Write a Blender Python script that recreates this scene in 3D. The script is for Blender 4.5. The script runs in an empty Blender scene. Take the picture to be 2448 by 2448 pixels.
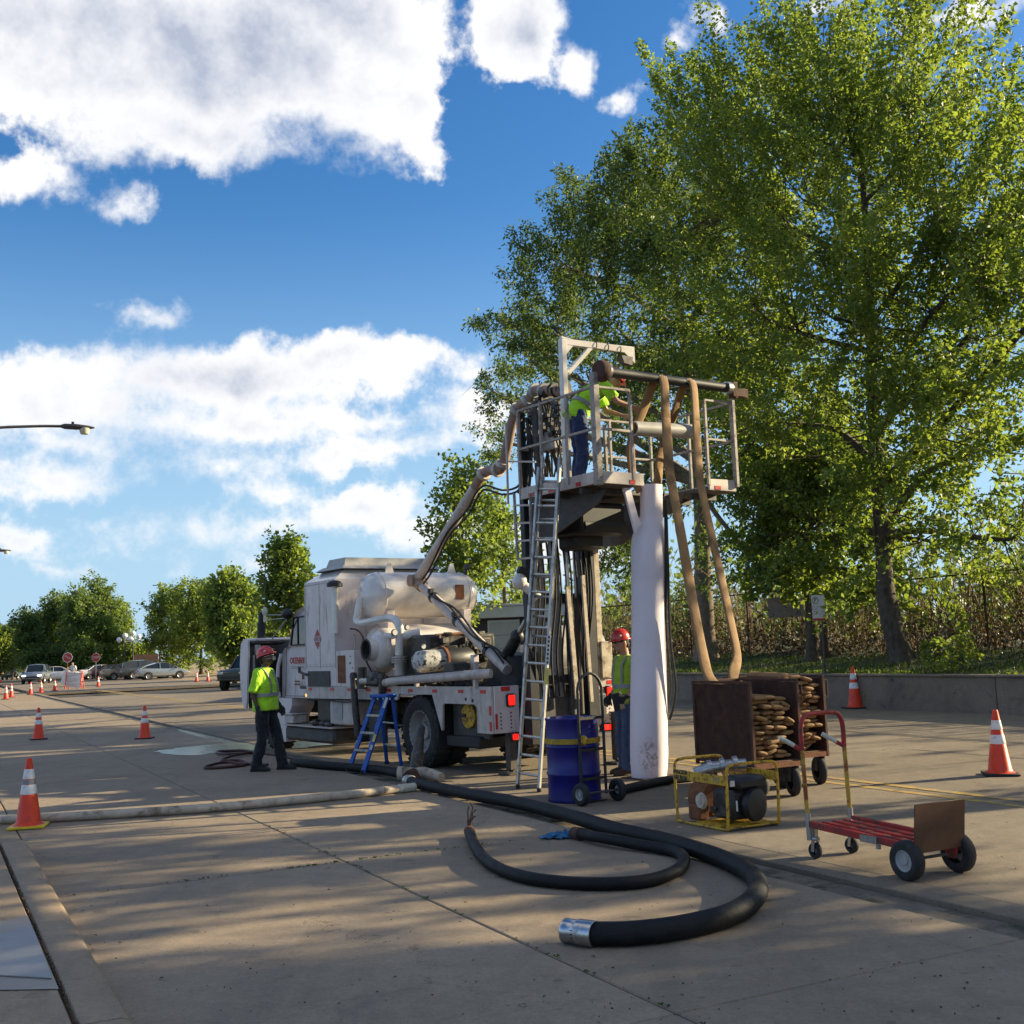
import bpy, bmesh, math, random
import numpy as np
from mathutils import Vector, Matrix

sc = bpy.context.scene
COL = sc.collection
V = Vector
R = math.radians
random.seed(7)
rng = np.random.default_rng(7)

# ------------------------------------------------------------------ camera
CAM_H, FPX, PITCH, ROLL = 1.68, 2750.0, R(6.66), R(2.2)
_F = V((0, math.cos(PITCH), math.sin(PITCH)))
_U0 = V((0, -math.sin(PITCH), math.cos(PITCH)))
_RT = V((1, 0, 0)) * math.cos(ROLL) - _U0 * math.sin(ROLL)
_UP = _U0 * math.cos(ROLL) + V((1, 0, 0)) * math.sin(ROLL)
cam_data = bpy.data.cameras.new('camera')
cam = bpy.data.objects.new('camera', cam_data)
COL.objects.link(cam)
cam_data.sensor_width = 36.0
cam_data.lens = 36.0 * FPX / 2448.0
cam_data.clip_end = 6000
cam_data.clip_start = 0.05
_m = Matrix.Identity(4)
for i in range(3):
    _m[i][0] = _RT[i]; _m[i][1] = _UP[i]; _m[i][2] = -_F[i]
_m[2][3] = CAM_H
cam.matrix_world = _m
sc.camera = cam


def ray(u, v):
    return _F * FPX + _RT * (u - 1224.0) + _UP * (1224.0 - v)


def G(u, v, z=0.0):
    """where the sight line of a measured photo point meets the level z"""
    d = ray(u, v)
    k = (z - CAM_H) / d.z
    return V((d.x * k, d.y * k, z))


def D(u, v, y):
    """the point of a measured sight line at distance y along the view"""
    d = ray(u, v)
    k = y / d.y
    return V((d.x * k, y, CAM_H + d.z * k))


# the street runs away to the left at TH; t = metres across it, s = metres along it
TH = R(27.1)
NT = V((math.cos(TH), math.sin(TH), 0))
NS = V((-math.sin(TH), math.cos(TH), 0))


def RD(t, s, z=0.0):
    return NT * t + NS * s + V((0, 0, z))


# ------------------------------------------------------------------ sun and sky
SUN_AZ = R(73)          # clockwise from +Y
SUN_EL = R(18.5)
sun_dir = V((math.sin(SUN_AZ) * math.cos(SUN_EL), math.cos(SUN_AZ) * math.cos(SUN_EL), math.sin(SUN_EL)))
sd = bpy.data.lights.new('sun', 'SUN')
sd.energy = 5.0
sd.angle = R(0.55)
sd.color = (1.0, 0.85, 0.55)
so = bpy.data.objects.new('sun', sd)
COL.objects.link(so)
so.rotation_euler = (-sun_dir).to_track_quat('-Z', 'Y').to_euler()
so.location = (30, 20, 30)

sc.render.engine = 'CYCLES'
sc.cycles.use_denoising = True
sc.cycles.max_bounces = 6
sc.cycles.transparent_max_bounces = 12
sc.cycles.caustics_reflective = False
sc.cycles.caustics_refractive = False
sc.cycles.sample_clamp_indirect = 6
sc.view_settings.view_transform = 'Standard'
sc.view_settings.look = 'None'
sc.view_settings.gamma = 1.0
sc.view_settings.exposure = 1.2
sc.view_settings.use_curve_mapping = False

world = bpy.data.worlds.new('World')
sc.world = world
world.use_nodes = True


class NT_:
    """small node-tree writer"""
    def __init__(s, tree):
        s.t = tree; s.n = tree.nodes; s.l = tree.links

    def new(s, typ, **kw):
        n = s.n.new(typ)
        for k, v in kw.items():
            setattr(n, k, v)
        return n

    def put(s, sock, val):
        if isinstance(val, bpy.types.NodeSocket):
            s.l.new(val, sock)
        else:
            sock.default_value = val

    def math(s, op, a, b=None, c=None, clamp=False):
        n = s.new('ShaderNodeMath', operation=op, use_clamp=clamp)
        for i, x in enumerate((a, b, c)):
            if x is not None:
                s.put(n.inputs[i], x)
        return n.outputs[0]

    def vmath(s, op, a, b=None):
        n = s.new('ShaderNodeVectorMath', operation=op)
        s.put(n.inputs[0], a)
        if b is not None:
            s.put(n.inputs[1] if op != 'SCALE' else n.inputs['Scale'], b)
        return n.outputs['Value'] if op in ('LENGTH', 'DOT_PRODUCT') else n.outputs[0]

    def noise(s, vec, scale, detail=4, rough=0.55, dist=0.0, col=False):
        n = s.new('ShaderNodeTexNoise')
        n.inputs['Scale'].default_value = scale
        n.inputs['Detail'].default_value = detail
        n.inputs['Roughness'].default_value = rough
        n.inputs['Distortion'].default_value = dist
        if vec is not None:
            s.l.new(vec, n.inputs['Vector'])
        return n.outputs['Color' if col else 'Fac']

    def ramp(s, fac, lo, hi, a=0.0, b=1.0, smooth=True):
        n = s.new('ShaderNodeMapRange', interpolation_type='SMOOTHSTEP' if smooth else 'LINEAR')
        s.put(n.inputs[0], fac)
        for i, x in enumerate((lo, hi, a, b)):
            s.put(n.inputs[1 + i], x)
        return n.outputs[0]

    def mix(s, fac, a, b, blend='MIX'):
        n = s.new('ShaderNodeMix', data_type='RGBA', blend_type=blend)
        s.put(n.inputs[0], fac)
        for sock, x in ((n.inputs[6], a), (n.inputs[7], b)):
            s.put(sock, tuple(x) + (1.0,) if isinstance(x, (tuple, list)) and len(x) == 3 else x)
        return n.outputs[2]


def build_sky():
    T = NT_(world.node_tree)
    T.n.clear()
    out = T.new('ShaderNodeOutputWorld')
    bg = T.new('ShaderNodeBackground')
    T.l.new(bg.outputs[0], out.inputs[0])
    sky = T.new('ShaderNodeTexSky', sky_type='NISHITA')
    sky.sun_disc = False
    sky.sun_elevation = SUN_EL
    sky.sun_rotation = SUN_AZ
    sky.air_density = 1.0
    sky.dust_density = 0.5
    sky.ozone_density = 2.6
    hs = T.new('ShaderNodeHueSaturation')
    hs.inputs['Hue'].default_value = 0.506
    hs.inputs['Saturation'].default_value = 1.32
    hs.inputs['Value'].default_value = 1.6
    T.l.new(sky.outputs[0], hs.inputs['Color'])
    tc = T.new('ShaderNodeTexCoord')
    d = T.vmath('NORMALIZE', tc.outputs['Generated'])
    sep = T.new('ShaderNodeSeparateXYZ')
    T.l.new(d, sep.inputs[0])
    x, y, z = sep.outputs
    az = T.math('ARCTAN2', x, y)
    el = T.math('ARCSINE', z)
    com = T.new('ShaderNodeCombineXYZ')
    T.l.new(az, com.inputs[0]); T.l.new(el, com.inputs[1])
    ae = com.outputs[0]
    # billow the outline of the clouds
    w1 = T.vmath('SUBTRACT', T.noise(d, 4.5, 2, 0.55, 0.0, True), (0.5, 0.5, 0.5))
    w2 = T.vmath('SUBTRACT', T.noise(d, 17.0, 4, 0.62, 0.0, True), (0.5, 0.5, 0.5))
    p = T.vmath('ADD', ae, T.vmath('MULTIPLY', w1, (0.085, 0.055, 0)))
    p = T.vmath('ADD', p, T.vmath('MULTIPLY', w2, (0.070, 0.050, 0)))
    blobs = [  # photo u, v of the centre, half sizes
        (260, 100, 560, 190), (700, 90, 430, 190), (880, 250, 190, 130), (980, 360, 80, 60), (420, 300, 330, 95),
        (1240, 70, 120, 120), (1380, 170, 80, 55), (70, 410, 130, 55), (285, 480, 60, 28),
        (1515, 230, 45, 40), (1617, 97, 30, 26), (1670, 20, 40, 34), (1730, 40, 30, 40),
        (480, 895, 480, 98), (820, 850, 300, 66), (100, 950, 340, 92), (560, 1015, 520, 62), (880, 1095, 300, 46), (200, 1068, 270, 30),
        (1130, 1000, 110, 70), (330, 720, 70, 34), (1105, 890, 40, 20), (480, 1130, 120, 40),
        (130, 1135, 160, 45), (500, 1270, 270, 38), (860, 1230, 170, 60), (630, 1185, 90, 34), (20, 1290, 80, 45),
        (60, 1175, 70, 22), (1030, 1290, 140, 60), (600, 1350, 90, 40), (1330, 1330, 200, 60), (250, 1240, 40, 14),
        (2300, 10, 160, 30), (2000, 5, 60, 20), (150, 1340, 60, 20), (400, 1355, 50, 18),
    ]
    best = None
    for (u, v, a, b) in blobs:
        dr = ray(u, v).normalized()
        ca, ce = math.atan2(dr.x, dr.y), math.asin(dr.z)
        q = T.vmath('MULTIPLY', T.vmath('SUBTRACT', p, (ca, ce, 0)), (FPX / a, FPX / b, 0))
        ln = T.vmath('LENGTH', q)
        # metric outline distance in radians, so that large clouds keep crisp edges
        f = T.math('MULTIPLY', T.math('SUBTRACT', ln, 1.0), min(a, b) / FPX)
        best = f if best is None else T.math('SMOOTH_MIN', best, f, 0.018)
    # beyond the measured clouds the same kind of broken cumulus goes on
    zz = T.math('ADD', T.math('ABSOLUTE', z), 0.12)
    c2 = T.new('ShaderNodeCombineXYZ')
    T.l.new(T.math('DIVIDE', x, zz), c2.inputs[0]); T.l.new(T.math('DIVIDE', y, zz), c2.inputs[1])
    field = T.noise(c2.outputs[0], 1.3, 7, 0.58)
    far = T.math('SUBTRACT', 0.60, field)
    side = T.math('SUBTRACT', T.math('ABSOLUTE', az), 0.50)
    far = T.math('ADD', far, T.math('MULTIPLY', T.ramp(side, 0.0, 0.25), -0.06))
    frame = T.math('MAXIMUM', T.ramp(side, -0.02, 0.10), T.ramp(el, 0.62, 0.72))
    far = T.math('ADD', far, T.math('MULTIPLY', T.math('SUBTRACT', 1.0, frame), 0.5))
    dist = T.math('MINIMUM', best, far)
    fine = T.math('SUBTRACT', T.noise(d, 38.0, 5, 0.65), 0.5)
    dist = T.math('ADD', dist, T.math('MULTIPLY', fine, 0.034))
    wisp = T.ramp(T.noise(d, 6.0, 2, 0.5), 0.35, 0.7, -0.006, -0.024)
    alpha = T.ramp(dist, 0.004, wisp)
    # thick middles are grey underneath, rims and tops are white
    thick = T.ramp(dist, -0.004, -0.050)
    lump = T.noise(d, 11.0, 5, 0.6)
    under = T.noise(d, 4.0, 2, 0.5)
    lump2 = T.noise(T.vmath('ADD', d, (0.020, -0.004, 0.012)), 11.0, 5, 0.6)
    emb = T.math('MULTIPLY', T.math('SUBTRACT', lump2, lump), 3.2)
    grey = T.math('MULTIPLY', thick, T.math('ADD', emb, T.ramp(T.math('ADD', T.math('MULTIPLY', lump, 0.5), T.math('MULTIPLY', under, 1.2)), 0.66, 1.10)), clamp=True)
    ccol = T.mix(grey, (9.2, 9.2, 9.3), (4.2, 4.7, 5.9))
    ccol = T.mix(T.ramp(el, 0.0, 0.16), T.mix(0.35, ccol, (4.4, 6.2, 8.0)), ccol)
    skyc = T.mix(T.ramp(el, 0.40, 0.0), hs.outputs[0], T.mix(0.88, hs.outputs[0], (3.9, 6.0, 8.2)))
    col = T.mix(alpha, skyc, ccol)
    T.l.new(col, bg.inputs['Color'])
    bg.inputs['Strength'].default_value = 0.05


build_sky()
world.cycles.sampling_method = 'MANUAL'
world.cycles.sample_map_resolution = 256

# ------------------------------------------------------------------ mesh helpers
ORIG = {}
MATS = {}


class MB:
    def __init__(s):
        s.v = []; s.f = []; s.mi = []

    def add(s, verts, faces, mi=0):
        o = len(s.v)
        s.v += [tuple(p) for p in verts]
        s.f += [tuple(i + o for i in f) for f in faces]
        s.mi += [mi] * len(faces)
        return s

    def box(s, c, size, rot=None, mi=0, ch=0.0):
        """box about c; ch chamfers every edge"""
        hx, hy, hz = size[0] / 2, size[1] / 2, size[2] / 2
        c = V(c)
        ch = min(ch, hx * 0.9, hy * 0.9, hz * 0.9)
        if ch <= 0:
            vs = [V((x, y, z)) for x in (-hx, hx) for y in (-hy, hy) for z in (-hz, hz)]
            fs = [(0, 1, 3, 2), (4, 6, 7, 5), (0, 4, 5, 1), (2, 3, 7, 6), (0, 2, 6, 4), (1, 5, 7, 3)]
        else:
            vs = []; fs = []
            idx = {}
            for a in (-1, 1):
                for b in (-1, 1):
                    for e in (-1, 1):
                        for k in range(3):
                            q = [a * (hx - ch), b * (hy - ch), e * (hz - ch)]
                            q[k] = (a, b, e)[k] * (hx, hy, hz)[k]
                            idx[(a, b, e, k)] = len(vs)
                            vs.append(V(q))
            I = idx
            for k in range(3):
                i, j = [q for q in range(3) if q != k]
                for sg in (-1, 1):
                    quad = []
                    for (p, q) in ((-1, -1), (1, -1), (1, 1), (-1, 1)):
                        t = [0, 0, 0]; t[k] = sg; t[i] = p; t[j] = q
                        quad.append(I[(t[0], t[1], t[2], k)])
                    fs.append(tuple(quad if (sg > 0) == (k != 1) else quad[::-1]))
                for p in (-1, 1):
                    for q in (-1, 1):
                        e = []
                        for (w, kk) in ((-1, i), (-1, j), (1, j), (1, i)):
                            t = [0, 0, 0]; t[k] = w; t[i] = p; t[j] = q
                            e.append(I[(t[0], t[1], t[2], kk)])
                        fs.append(tuple(e))
            for a in (-1, 1):
                for b in (-1, 1):
                    for e in (-1, 1):
                        fs.append(tuple(I[(a, b, e, k)] for k in range(3)))
        if rot is not None:
            vs = [rot @ p for p in vs]
        return s.add([p + c for p in vs], fs, mi)

    def bar(s, p0, p1, w, h, mi=0, ch=0.0, up=V((0, 0, 1))):
        """rectangular bar from p0 to p1; w across, h along up"""
        p0, p1 = V(p0), V(p1)
        y = (p1 - p0)
        L = y.length
        y.normalize()
        if abs(y.dot(up)) > 0.98:
            up = V((0, 1, 0)) if abs(y.y) < 0.9 else V((1, 0, 0))
        x = y.cross(up).normalized()
        z = x.cross(y)
        m = Matrix((x, y, z)).transposed()
        return s.box((p0 + p1) / 2, (w, L, h), m, mi, ch)

    def cyl(s, p0, p1, r0, r1=None, n=12, caps=True, mi=0):
        return s.tube([p0, p1], [r0, r0 if r1 is None else r1], n, caps, mi)

    def tube(s, pts, r, n=10, caps=True, mi=0, flat=None):
        """swept round tube; flat=(a,b) scales the section"""
        pts = [V(p) for p in pts]
        k = len(pts)
        if not isinstance(r, (list, tuple)):
            r = [r] * k
        verts = []
        ref = None
        for i, p in enumerate(pts):
            t = (pts[min(i + 1, k - 1)] - pts[max(i - 1, 0)])
            if t.length < 1e-9:
                t = V((0, 0, 1))
            t.normalize()
            if ref is None:
                a = V((0, 0, 1)) if abs(t.z) < 0.9 else V((1, 0, 0))
                x = t.cross(a).normalized()
            else:
                x = ref - t * ref.dot(t)
                x = x.normalized() if x.length > 1e-6 else t.orthogonal().normalized()
            ref = x
            y = t.cross(x)
            fa, fb = flat or (1, 1)
            for j in range(n):
                an = 2 * math.pi * j / n
                verts.append(p + x * (math.cos(an) * r[i] * fa) + y * (math.sin(an) * r[i] * fb))
        faces = []
        for i in range(k - 1):
            for j in range(n):
                a, b = i * n + j, i * n + (j + 1) % n
                faces.append((a, b, b + n, a + n))
        if caps:
            faces.append(tuple(range(n))[::-1])
            faces.append(tuple(range((k - 1) * n, k * n)))
        return s.add(verts, faces, mi)

    def lathe(s, prof, c=(0, 0, 0), axis=(0, 0, 1), n=20, mi=0, caps=False):
        """profile of (radius, height) turned about axis through c"""
        c = V(c)
        z = V(axis).normalized()
        x = z.orthogonal().normalized()
        y = z.cross(x)
        verts = []; faces = []
        for (r, h) in prof:
            for j in range(n):
                a = 2 * math.pi * j / n
                verts.append(c + z * h + (x * math.cos(a) + y * math.sin(a)) * max(r, 1e-4))
        for i in range(len(prof) - 1):
            for j in range(n):
                a, b = i * n + j, i * n + (j + 1) % n
                faces.append((a, b, b + n, a + n))
        if caps:
            faces.append(tuple(range(n))[::-1])
            faces.append(tuple(range((len(prof) - 1) * n, len(prof) * n)))
        return s.add(verts, faces, mi)

    def ball(s, c, r, n=14, m=9, mi=0, rot=None):
        rx, ry, rz = r if isinstance(r, (tuple, list)) else (r, r, r)
        c = V(c)
        verts = []; faces = []
        for i in range(m + 1):
            th = math.pi * i / m
            for j in range(n):
                ph = 2 * math.pi * j / n
                p = V((rx * math.sin(th) * math.cos(ph), ry * math.sin(th) * math.sin(ph), rz * math.cos(th)))
                verts.append(c + (rot @ p if rot is not None else p))
        for i in range(m):
            for j in range(n):
                a, b = i * n + j, i * n + (j + 1) % n
                faces.append((a, a + n, b + n, b))
        return s.add(verts, faces, mi)

    def prism(s, poly, ax, ay, az, c, th, mi=0):
        """polygon poly in the plane (ax, ay) through c, extruded th along az"""
        ax, ay, az, c = V(ax), V(ay), V(az), V(c)
        n = len(poly)
        lo = [c + ax * p[0] + ay * p[1] for p in poly]
        hi = [p + az * th for p in lo]
        fs = [tuple(range(n))[::-1], tuple(range(n, 2 * n))]
        fs += [(i, (i + 1) % n, n + (i + 1) % n, n + i) for i in range(n)]
        return s.add(lo + hi, fs, mi)

    def ribbon(s, pts, widths, normals, th, mi=0):
        """flat strap: pts centre line, widths vectors across, normals give thickness side"""
        verts = []; faces = []
        for p, w, nm in zip(pts, widths, normals):
            p, w, nm = V(p), V(w), V(nm)
            for j in range(12):
                an = 2 * math.pi * j / 12
                cx, cy = math.cos(an), math.sin(an)
                verts.append(p + w * (0.5 * math.copysign(abs(cx) ** 0.7, cx)) + nm * (th * cy))
        for i in range(len(pts) - 1):
            for j in range(12):
                a, b = i * 12 + j, i * 12 + (j + 1) % 12
                faces.append((a, b, b + 12, a + 12))
        faces.append(tuple(range(12))[::-1])
        faces.append(tuple(range(len(pts) * 12 - 12, len(pts) * 12)))
        return s.add(verts, faces, mi)

    def xf(s, m):
        s.v = [tuple(m @ V(p)) for p in s.v]
        return s

    def build(s, name, mats, parent=None, smooth=40, origin=None, link=True):
        me = bpy.data.meshes.new(name)
        off = V((0, 0, 0))
        if parent is not None:
            off = ORIG.get(parent.name, V((0, 0, 0)))
        elif origin is not None:
            off = V(origin)
        vs = s.v if off.length == 0 else [(p[0] - off.x, p[1] - off.y, p[2] - off.z) for p in s.v]
        me.from_pydata(vs, [], s.f)
        if not isinstance(mats, (list, tuple)):
            mats = [mats]
        for m in mats:
            me.materials.append(MATS[m] if isinstance(m, str) else m)
        if len(mats) > 1:
            me.polygons.foreach_set('material_index', s.mi)
        if len(s.f) < 6000:
            bm = bmesh.new()
            bm.from_mesh(me)
            bmesh.ops.recalc_face_normals(bm, faces=bm.faces)
            bm.to_mesh(me)
            bm.free()
        if smooth:
            me.polygons.foreach_set('use_smooth', [True] * len(s.f))
            me.set_sharp_from_angle(angle=R(smooth))
        me.update()
        o = bpy.data.objects.new(name, me)
        COL.objects.link(o)
        if parent is not None:
            o.parent = parent
        elif origin is not None:
            o.location = off
        ORIG[o.name] = off
        return o


def spline(pts, per=8):
    """Catmull-Rom through the points"""
    pts = [V(p) for p in pts]
    out = []
    n = len(pts)
    for i in range(n - 1):
        p0, p1, p2, p3 = pts[max(i - 1, 0)], pts[i], pts[i + 1], pts[min(i + 2, n - 1)]
        for k in range(per):
            t = k / per
            out.append(0.5 * ((2 * p1) + (p2 - p0) * t + (2 * p0 - 5 * p1 + 4 * p2 - p3) * t * t + (-p0 + 3 * p1 - 3 * p2 + p3) * t ** 3))
    out.append(pts[-1])
    return out


def thing(name, label, cat, loc=(0, 0, 0), rotz=0.0, group=None, world=True, pitch=0.0):
    """an Empty at the base of a thing that parents its parts; world=True: its parts are given in world coordinates"""
    o = bpy.data.objects.new(name, None)
    o.empty_display_size = 0.1
    COL.objects.link(o)
    o.location = loc
    o.rotation_mode = 'XYZ'
    o.rotation_euler = (pitch, 0, rotz)
    o['label'] = label
    o['category'] = cat
    if group:
        o['group'] = group
    ORIG[o.name] = V(loc) if world else V((0, 0, 0))
    return o


def tag(o, label, cat, group=None):
    o['label'] = label
    o['category'] = cat
    if group:
        o['group'] = group
    return o


def struct(o, label=None):
    o['kind'] = 'structure'
    if label:
        o['label'] = label
    return o


def stuff(o, label=None, cat=None):
    o['kind'] = 'stuff'
    if label:
        o['label'] = label
        o['category'] = cat
    return o


def copy_tree(o, parent=None, loc=None, rotz=None, scale=None):
    c = o.copy()
    COL.objects.link(c)
    if parent is not None:
        c.parent = parent
    if loc is not None:
        c.location = loc
    if rotz is not None:
        c.rotation_euler = (c.rotation_euler.x, c.rotation_euler.y, rotz)
    if scale is not None:
        c.scale = scale
    ORIG[c.name] = V((0, 0, 0))
    for ch in o.children:
        copy_tree(ch, c)
    return c


# ------------------------------------------------------------------ materials
def mat(name, col, rough=0.6, metal=0.0, var=0.18, scale=6.0, bump=0.0, bscale=None, dirt=None, damt=0.5, dscale=3.0,
        dedge=(0.5, 0.66), emit=None, spec=0.5, coat=0.0, world=False, trans=0.0, streak=False):
    m = bpy.data.materials.new(name)
    m.use_nodes = True
    T = NT_(m.node_tree)
    T.n.clear()
    out = T.new('ShaderNodeOutputMaterial')
    b = T.new('ShaderNodeBsdfPrincipled')
    T.l.new(b.outputs[0], out.inputs[0])
    if world:
        co = T.new('ShaderNodeNewGeometry').outputs['Position']
    else:
        co = T.new('ShaderNodeTexCoord').outputs['Object']
    n1 = T.noise(co, scale, 6, 0.6)
    k = T.ramp(n1, 0.28, 0.72, 1 - var, 1 + var, False)
    hue = T.noise(co, scale * 0.31, 2, 0.5)
    c2 = tuple(min(1, x * (1 + var * 0.5)) for x in (col[0], col[1] * 0.985, col[2] * 0.94))
    c = T.mix(hue, col, c2)
    mm = T.new('ShaderNodeCombineXYZ')
    for i in range(3):
        T.l.new(k, mm.inputs[i])
    c = T.mix(1.0, c, mm.outputs[0], 'MULTIPLY')
    if dirt is not None:
        dco = co
        if streak:
            mp = T.new('ShaderNodeMapping')
            mp.inputs['Scale'].default_value = (1.0, 1.0, 0.22)
            T.l.new(co, mp.inputs[0])
            dco = mp.outputs[0]
        dn = T.noise(dco, dscale, 8, 0.68, 0.4)
        dm = T.ramp(dn, dedge[0], dedge[1], 0.0, damt)
        c = T.mix(dm, c, dirt)
        T.l.new(T.math('ADD', T.math('MULTIPLY', dm, 0.25), rough, clamp=True), b.inputs['Roughness'])
    else:
        T.l.new(T.ramp(n1, 0.3, 0.7, max(0.02, rough - 0.06), min(1, rough + 0.06), False), b.inputs['Roughness'])
    T.l.new(c, b.inputs['Base Color'])
    b.inputs['Metallic'].default_value = metal
    b.inputs['Specular IOR Level'].default_value = spec
    b.inputs['Coat Weight'].default_value = coat
    if trans:
        b.inputs['Transmission Weight'].default_value = trans
    if emit:
        b.inputs['Emission Color'].default_value = tuple(emit[:3]) + (1,)
        b.inputs['Emission Strength'].default_value = emit[3]
    if bump:
        bn = T.new('ShaderNodeBump')
        bn.inputs['Strength'].default_value = bump
        bn.inputs['Distance'].default_value = 0.02
        T.l.new(T.noise(co, bscale or scale * 6, 5, 0.6), bn.inputs['Height'])
        T.l.new(bn.outputs[0], b.inputs['Normal'])
    MATS[name] = m
    return m


def concrete(name, col, stain=(0.12, 0.10, 0.08), stain_amt=0.45, rough=0.88):
    """pale street concrete: mottling, aggregate, stains, fine cracks, each slab its own tone"""
    m = bpy.data.materials.new(name)
    m.use_nodes = True
    T = NT_(m.node_tree)
    T.n.clear()
    out = T.new('ShaderNodeOutputMaterial')
    b = T.new('ShaderNodeBsdfPrincipled')
    T.l.new(b.outputs[0], out.inputs[0])
    co = T.new('ShaderNodeNewGeometry').outputs['Position']
    oi = T.new('ShaderNodeObjectInfo')
    tone = T.ramp(oi.outputs['Random'], 0, 1, 0.92, 1.06, False)
    n1 = T.noise(co, 0.55, 6, 0.62)
    n2 = T.noise(co, 6.0, 5, 0.6)
    n3 = T.noise(co, 130.0, 3, 0.7)
    k = T.math('MULTIPLY', tone, T.ramp(n1, 0.25, 0.75, 0.80, 1.16, False))
    k = T.math('MULTIPLY', k, T.ramp(n2, 0.25, 0.75, 0.84, 1.15, False))
    k = T.math('MULTIPLY', k, T.ramp(T.noise(co, 32.0, 3, 0.65), 0.28, 0.72, 0.88, 1.12, False))
    k = T.math('MULTIPLY', k, T.ramp(n3, 0.25, 0.75, 0.74, 1.24, False))
    cc = T.new('ShaderNodeCombineXYZ')
    for i in range(3):
        T.l.new(k, cc.inputs[i])
    c = T.mix(n1, col, (col[0] * 0.93, col[1] * 0.96, col[2] * 1.05))
    c = T.mix(1.0, c, cc.outputs[0], 'MULTIPLY')
    s1 = T.ramp(T.noise(co, 1.7, 7, 0.66, 0.8), 0.53, 0.75, 0.0, stain_amt)
    c = T.mix(s1, c, stain)
    s2 = T.ramp(T.noise(co, 9.0, 3, 0.6, 0.3), 0.70, 0.76, 0.0, stain_amt * 0.9)
    c = T.mix(s2, c, tuple(x * 0.7 for x in stain))
    # tyre polish along the lane and drips across it
    mp = T.new('ShaderNodeMapping')
    mp.inputs['Rotation'].default_value = (0, 0, -TH)
    mp.inputs['Scale'].default_value = (1.6, 0.07, 1)
    T.l.new(co, mp.inputs[0])
    s3 = T.ramp(T.noise(mp.outputs[0], 1.3, 4, 0.6), 0.50, 0.74, 0.0, stain_amt * 0.55)
    c = T.mix(s3, c, tuple(x * 1.1 for x in stain))
    s4 = T.ramp(T.noise(co, 3.6, 3, 0.5, 0.3), 0.665, 0.71, 0.0, stain_amt * 0.8)
    c = T.mix(s4, c, tuple(x * 0.55 for x in stain))
    vo = T.new('ShaderNodeTexVoronoi', feature='DISTANCE_TO_EDGE')
    vo.inputs['Scale'].default_value = 0.16
    wv = T.vmath('ADD', co, T.vmath('MULTIPLY', T.vmath('SUBTRACT', T.noise(co, 1.1, 6, 0.65, 0, True), (0.5, 0.5, 0.5)), (1.6, 1.6, 0)))
    T.l.new(wv, vo.inputs['Vector'])
    ck = T.math('MULTIPLY', T.ramp(vo.outputs['Distance'], 0.0009, 0.0002), T.ramp(n1, 0.45, 0.6))
    c = T.mix(T.math('MULTIPLY', ck, 0.75), c, (0.03, 0.027, 0.022))
    T.l.new(c, b.inputs['Base Color'])
    T.l.new(T.ramp(n2, 0.3, 0.7, rough - 0.08, min(1, rough + 0.08), False), b.inputs['Roughness'])
    b.inputs['Specular IOR Level'].default_value = 0.3
    bn = T.new('ShaderNodeBump')
    bn.inputs['Strength'].default_value = 0.6
    bn.inputs['Distance'].default_value = 0.008
    T.l.new(T.math('ADD', n3, T.math('MULTIPLY', ck, -2.0)), bn.inputs['Height'])
    T.l.new(bn.outputs[0], b.inputs['Normal'])
    MATS[name] = m
    return m


def leaf_mat(name, c_dark, c_light, transl=0.45):
    m = bpy.data.materials.new(name)
    m.use_nodes = True
    T = NT_(m.node_tree)
    T.n.clear()
    out = T.new('ShaderNodeOutputMaterial')
    g = T.new('ShaderNodeNewGeometry')
    r = g.outputs['Random Per Island']
    big = T.noise(g.outputs['Position'], 0.45, 2, 0.5)
    f = T.math('ADD', T.math('MULTIPLY', r, 0.6), T.math('MULTIPLY', T.ramp(big, 0.3, 0.7), 0.4), clamp=True)
    c = T.mix(f, c_dark, c_light)
    b = T.new('ShaderNodeBsdfPrincipled')
    b.inputs['Roughness'].default_value = 0.5
    b.inputs['Specular IOR Level'].default_value = 0.35
    T.l.new(c, b.inputs['Base Color'])
    tr = T.new('ShaderNodeBsdfTranslucent')
    T.l.new(T.mix(1.0, c, (1.45, 1.35, 0.5), 'MULTIPLY'), tr.inputs['Color'])
    mx = T.new('ShaderNodeMixShader')
    mx.inputs[0].default_value = transl
    T.l.new(b.outputs[0], mx.inputs[1]); T.l.new(tr.outputs[0], mx.inputs[2])
    T.l.new(mx.outputs[0], out.inputs[0])
    MATS[name] = m
    return m


concrete('concrete_lane', (0.325, 0.246, 0.164))
concrete('concrete_road', (0.238, 0.186, 0.127), stain_amt=0.5)
concrete('concrete_walk', (0.345, 0.25, 0.158), stain_amt=0.3)
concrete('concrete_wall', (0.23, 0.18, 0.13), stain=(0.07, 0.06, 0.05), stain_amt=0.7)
concrete('concrete_far', (0.345, 0.25, 0.150), stain_amt=0.35)
mat('soil', (0.035, 0.03, 0.022), 0.95, var=0.5, scale=9, world=True)
mat('gutter', (0.15, 0.12, 0.085), 0.7, var=0.35, scale=5, bump=0.3, dirt=(0.03, 0.035, 0.014), damt=0.9, dscale=2.2, dedge=(0.46, 0.6), world=True)
mat('moss_bank', (0.045, 0.06, 0.018), 0.95, var=0.5, scale=2.5, bump=0.6, bscale=30, dirt=(0.05, 0.038, 0.022), damt=0.85, dscale=0.9, world=True)
mat('yellow_line', (0.42, 0.265, 0.05), 0.75, var=0.3, scale=10, dirt=(0.235, 0.18, 0.12), damt=0.95, dscale=6, dedge=(0.44, 0.60), world=True)
mat('cone_orange', (0.78, 0.050, 0.006), 0.42, var=0.10, dirt=(0.25, 0.05, 0.02), damt=0.5, dscale=9)
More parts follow.
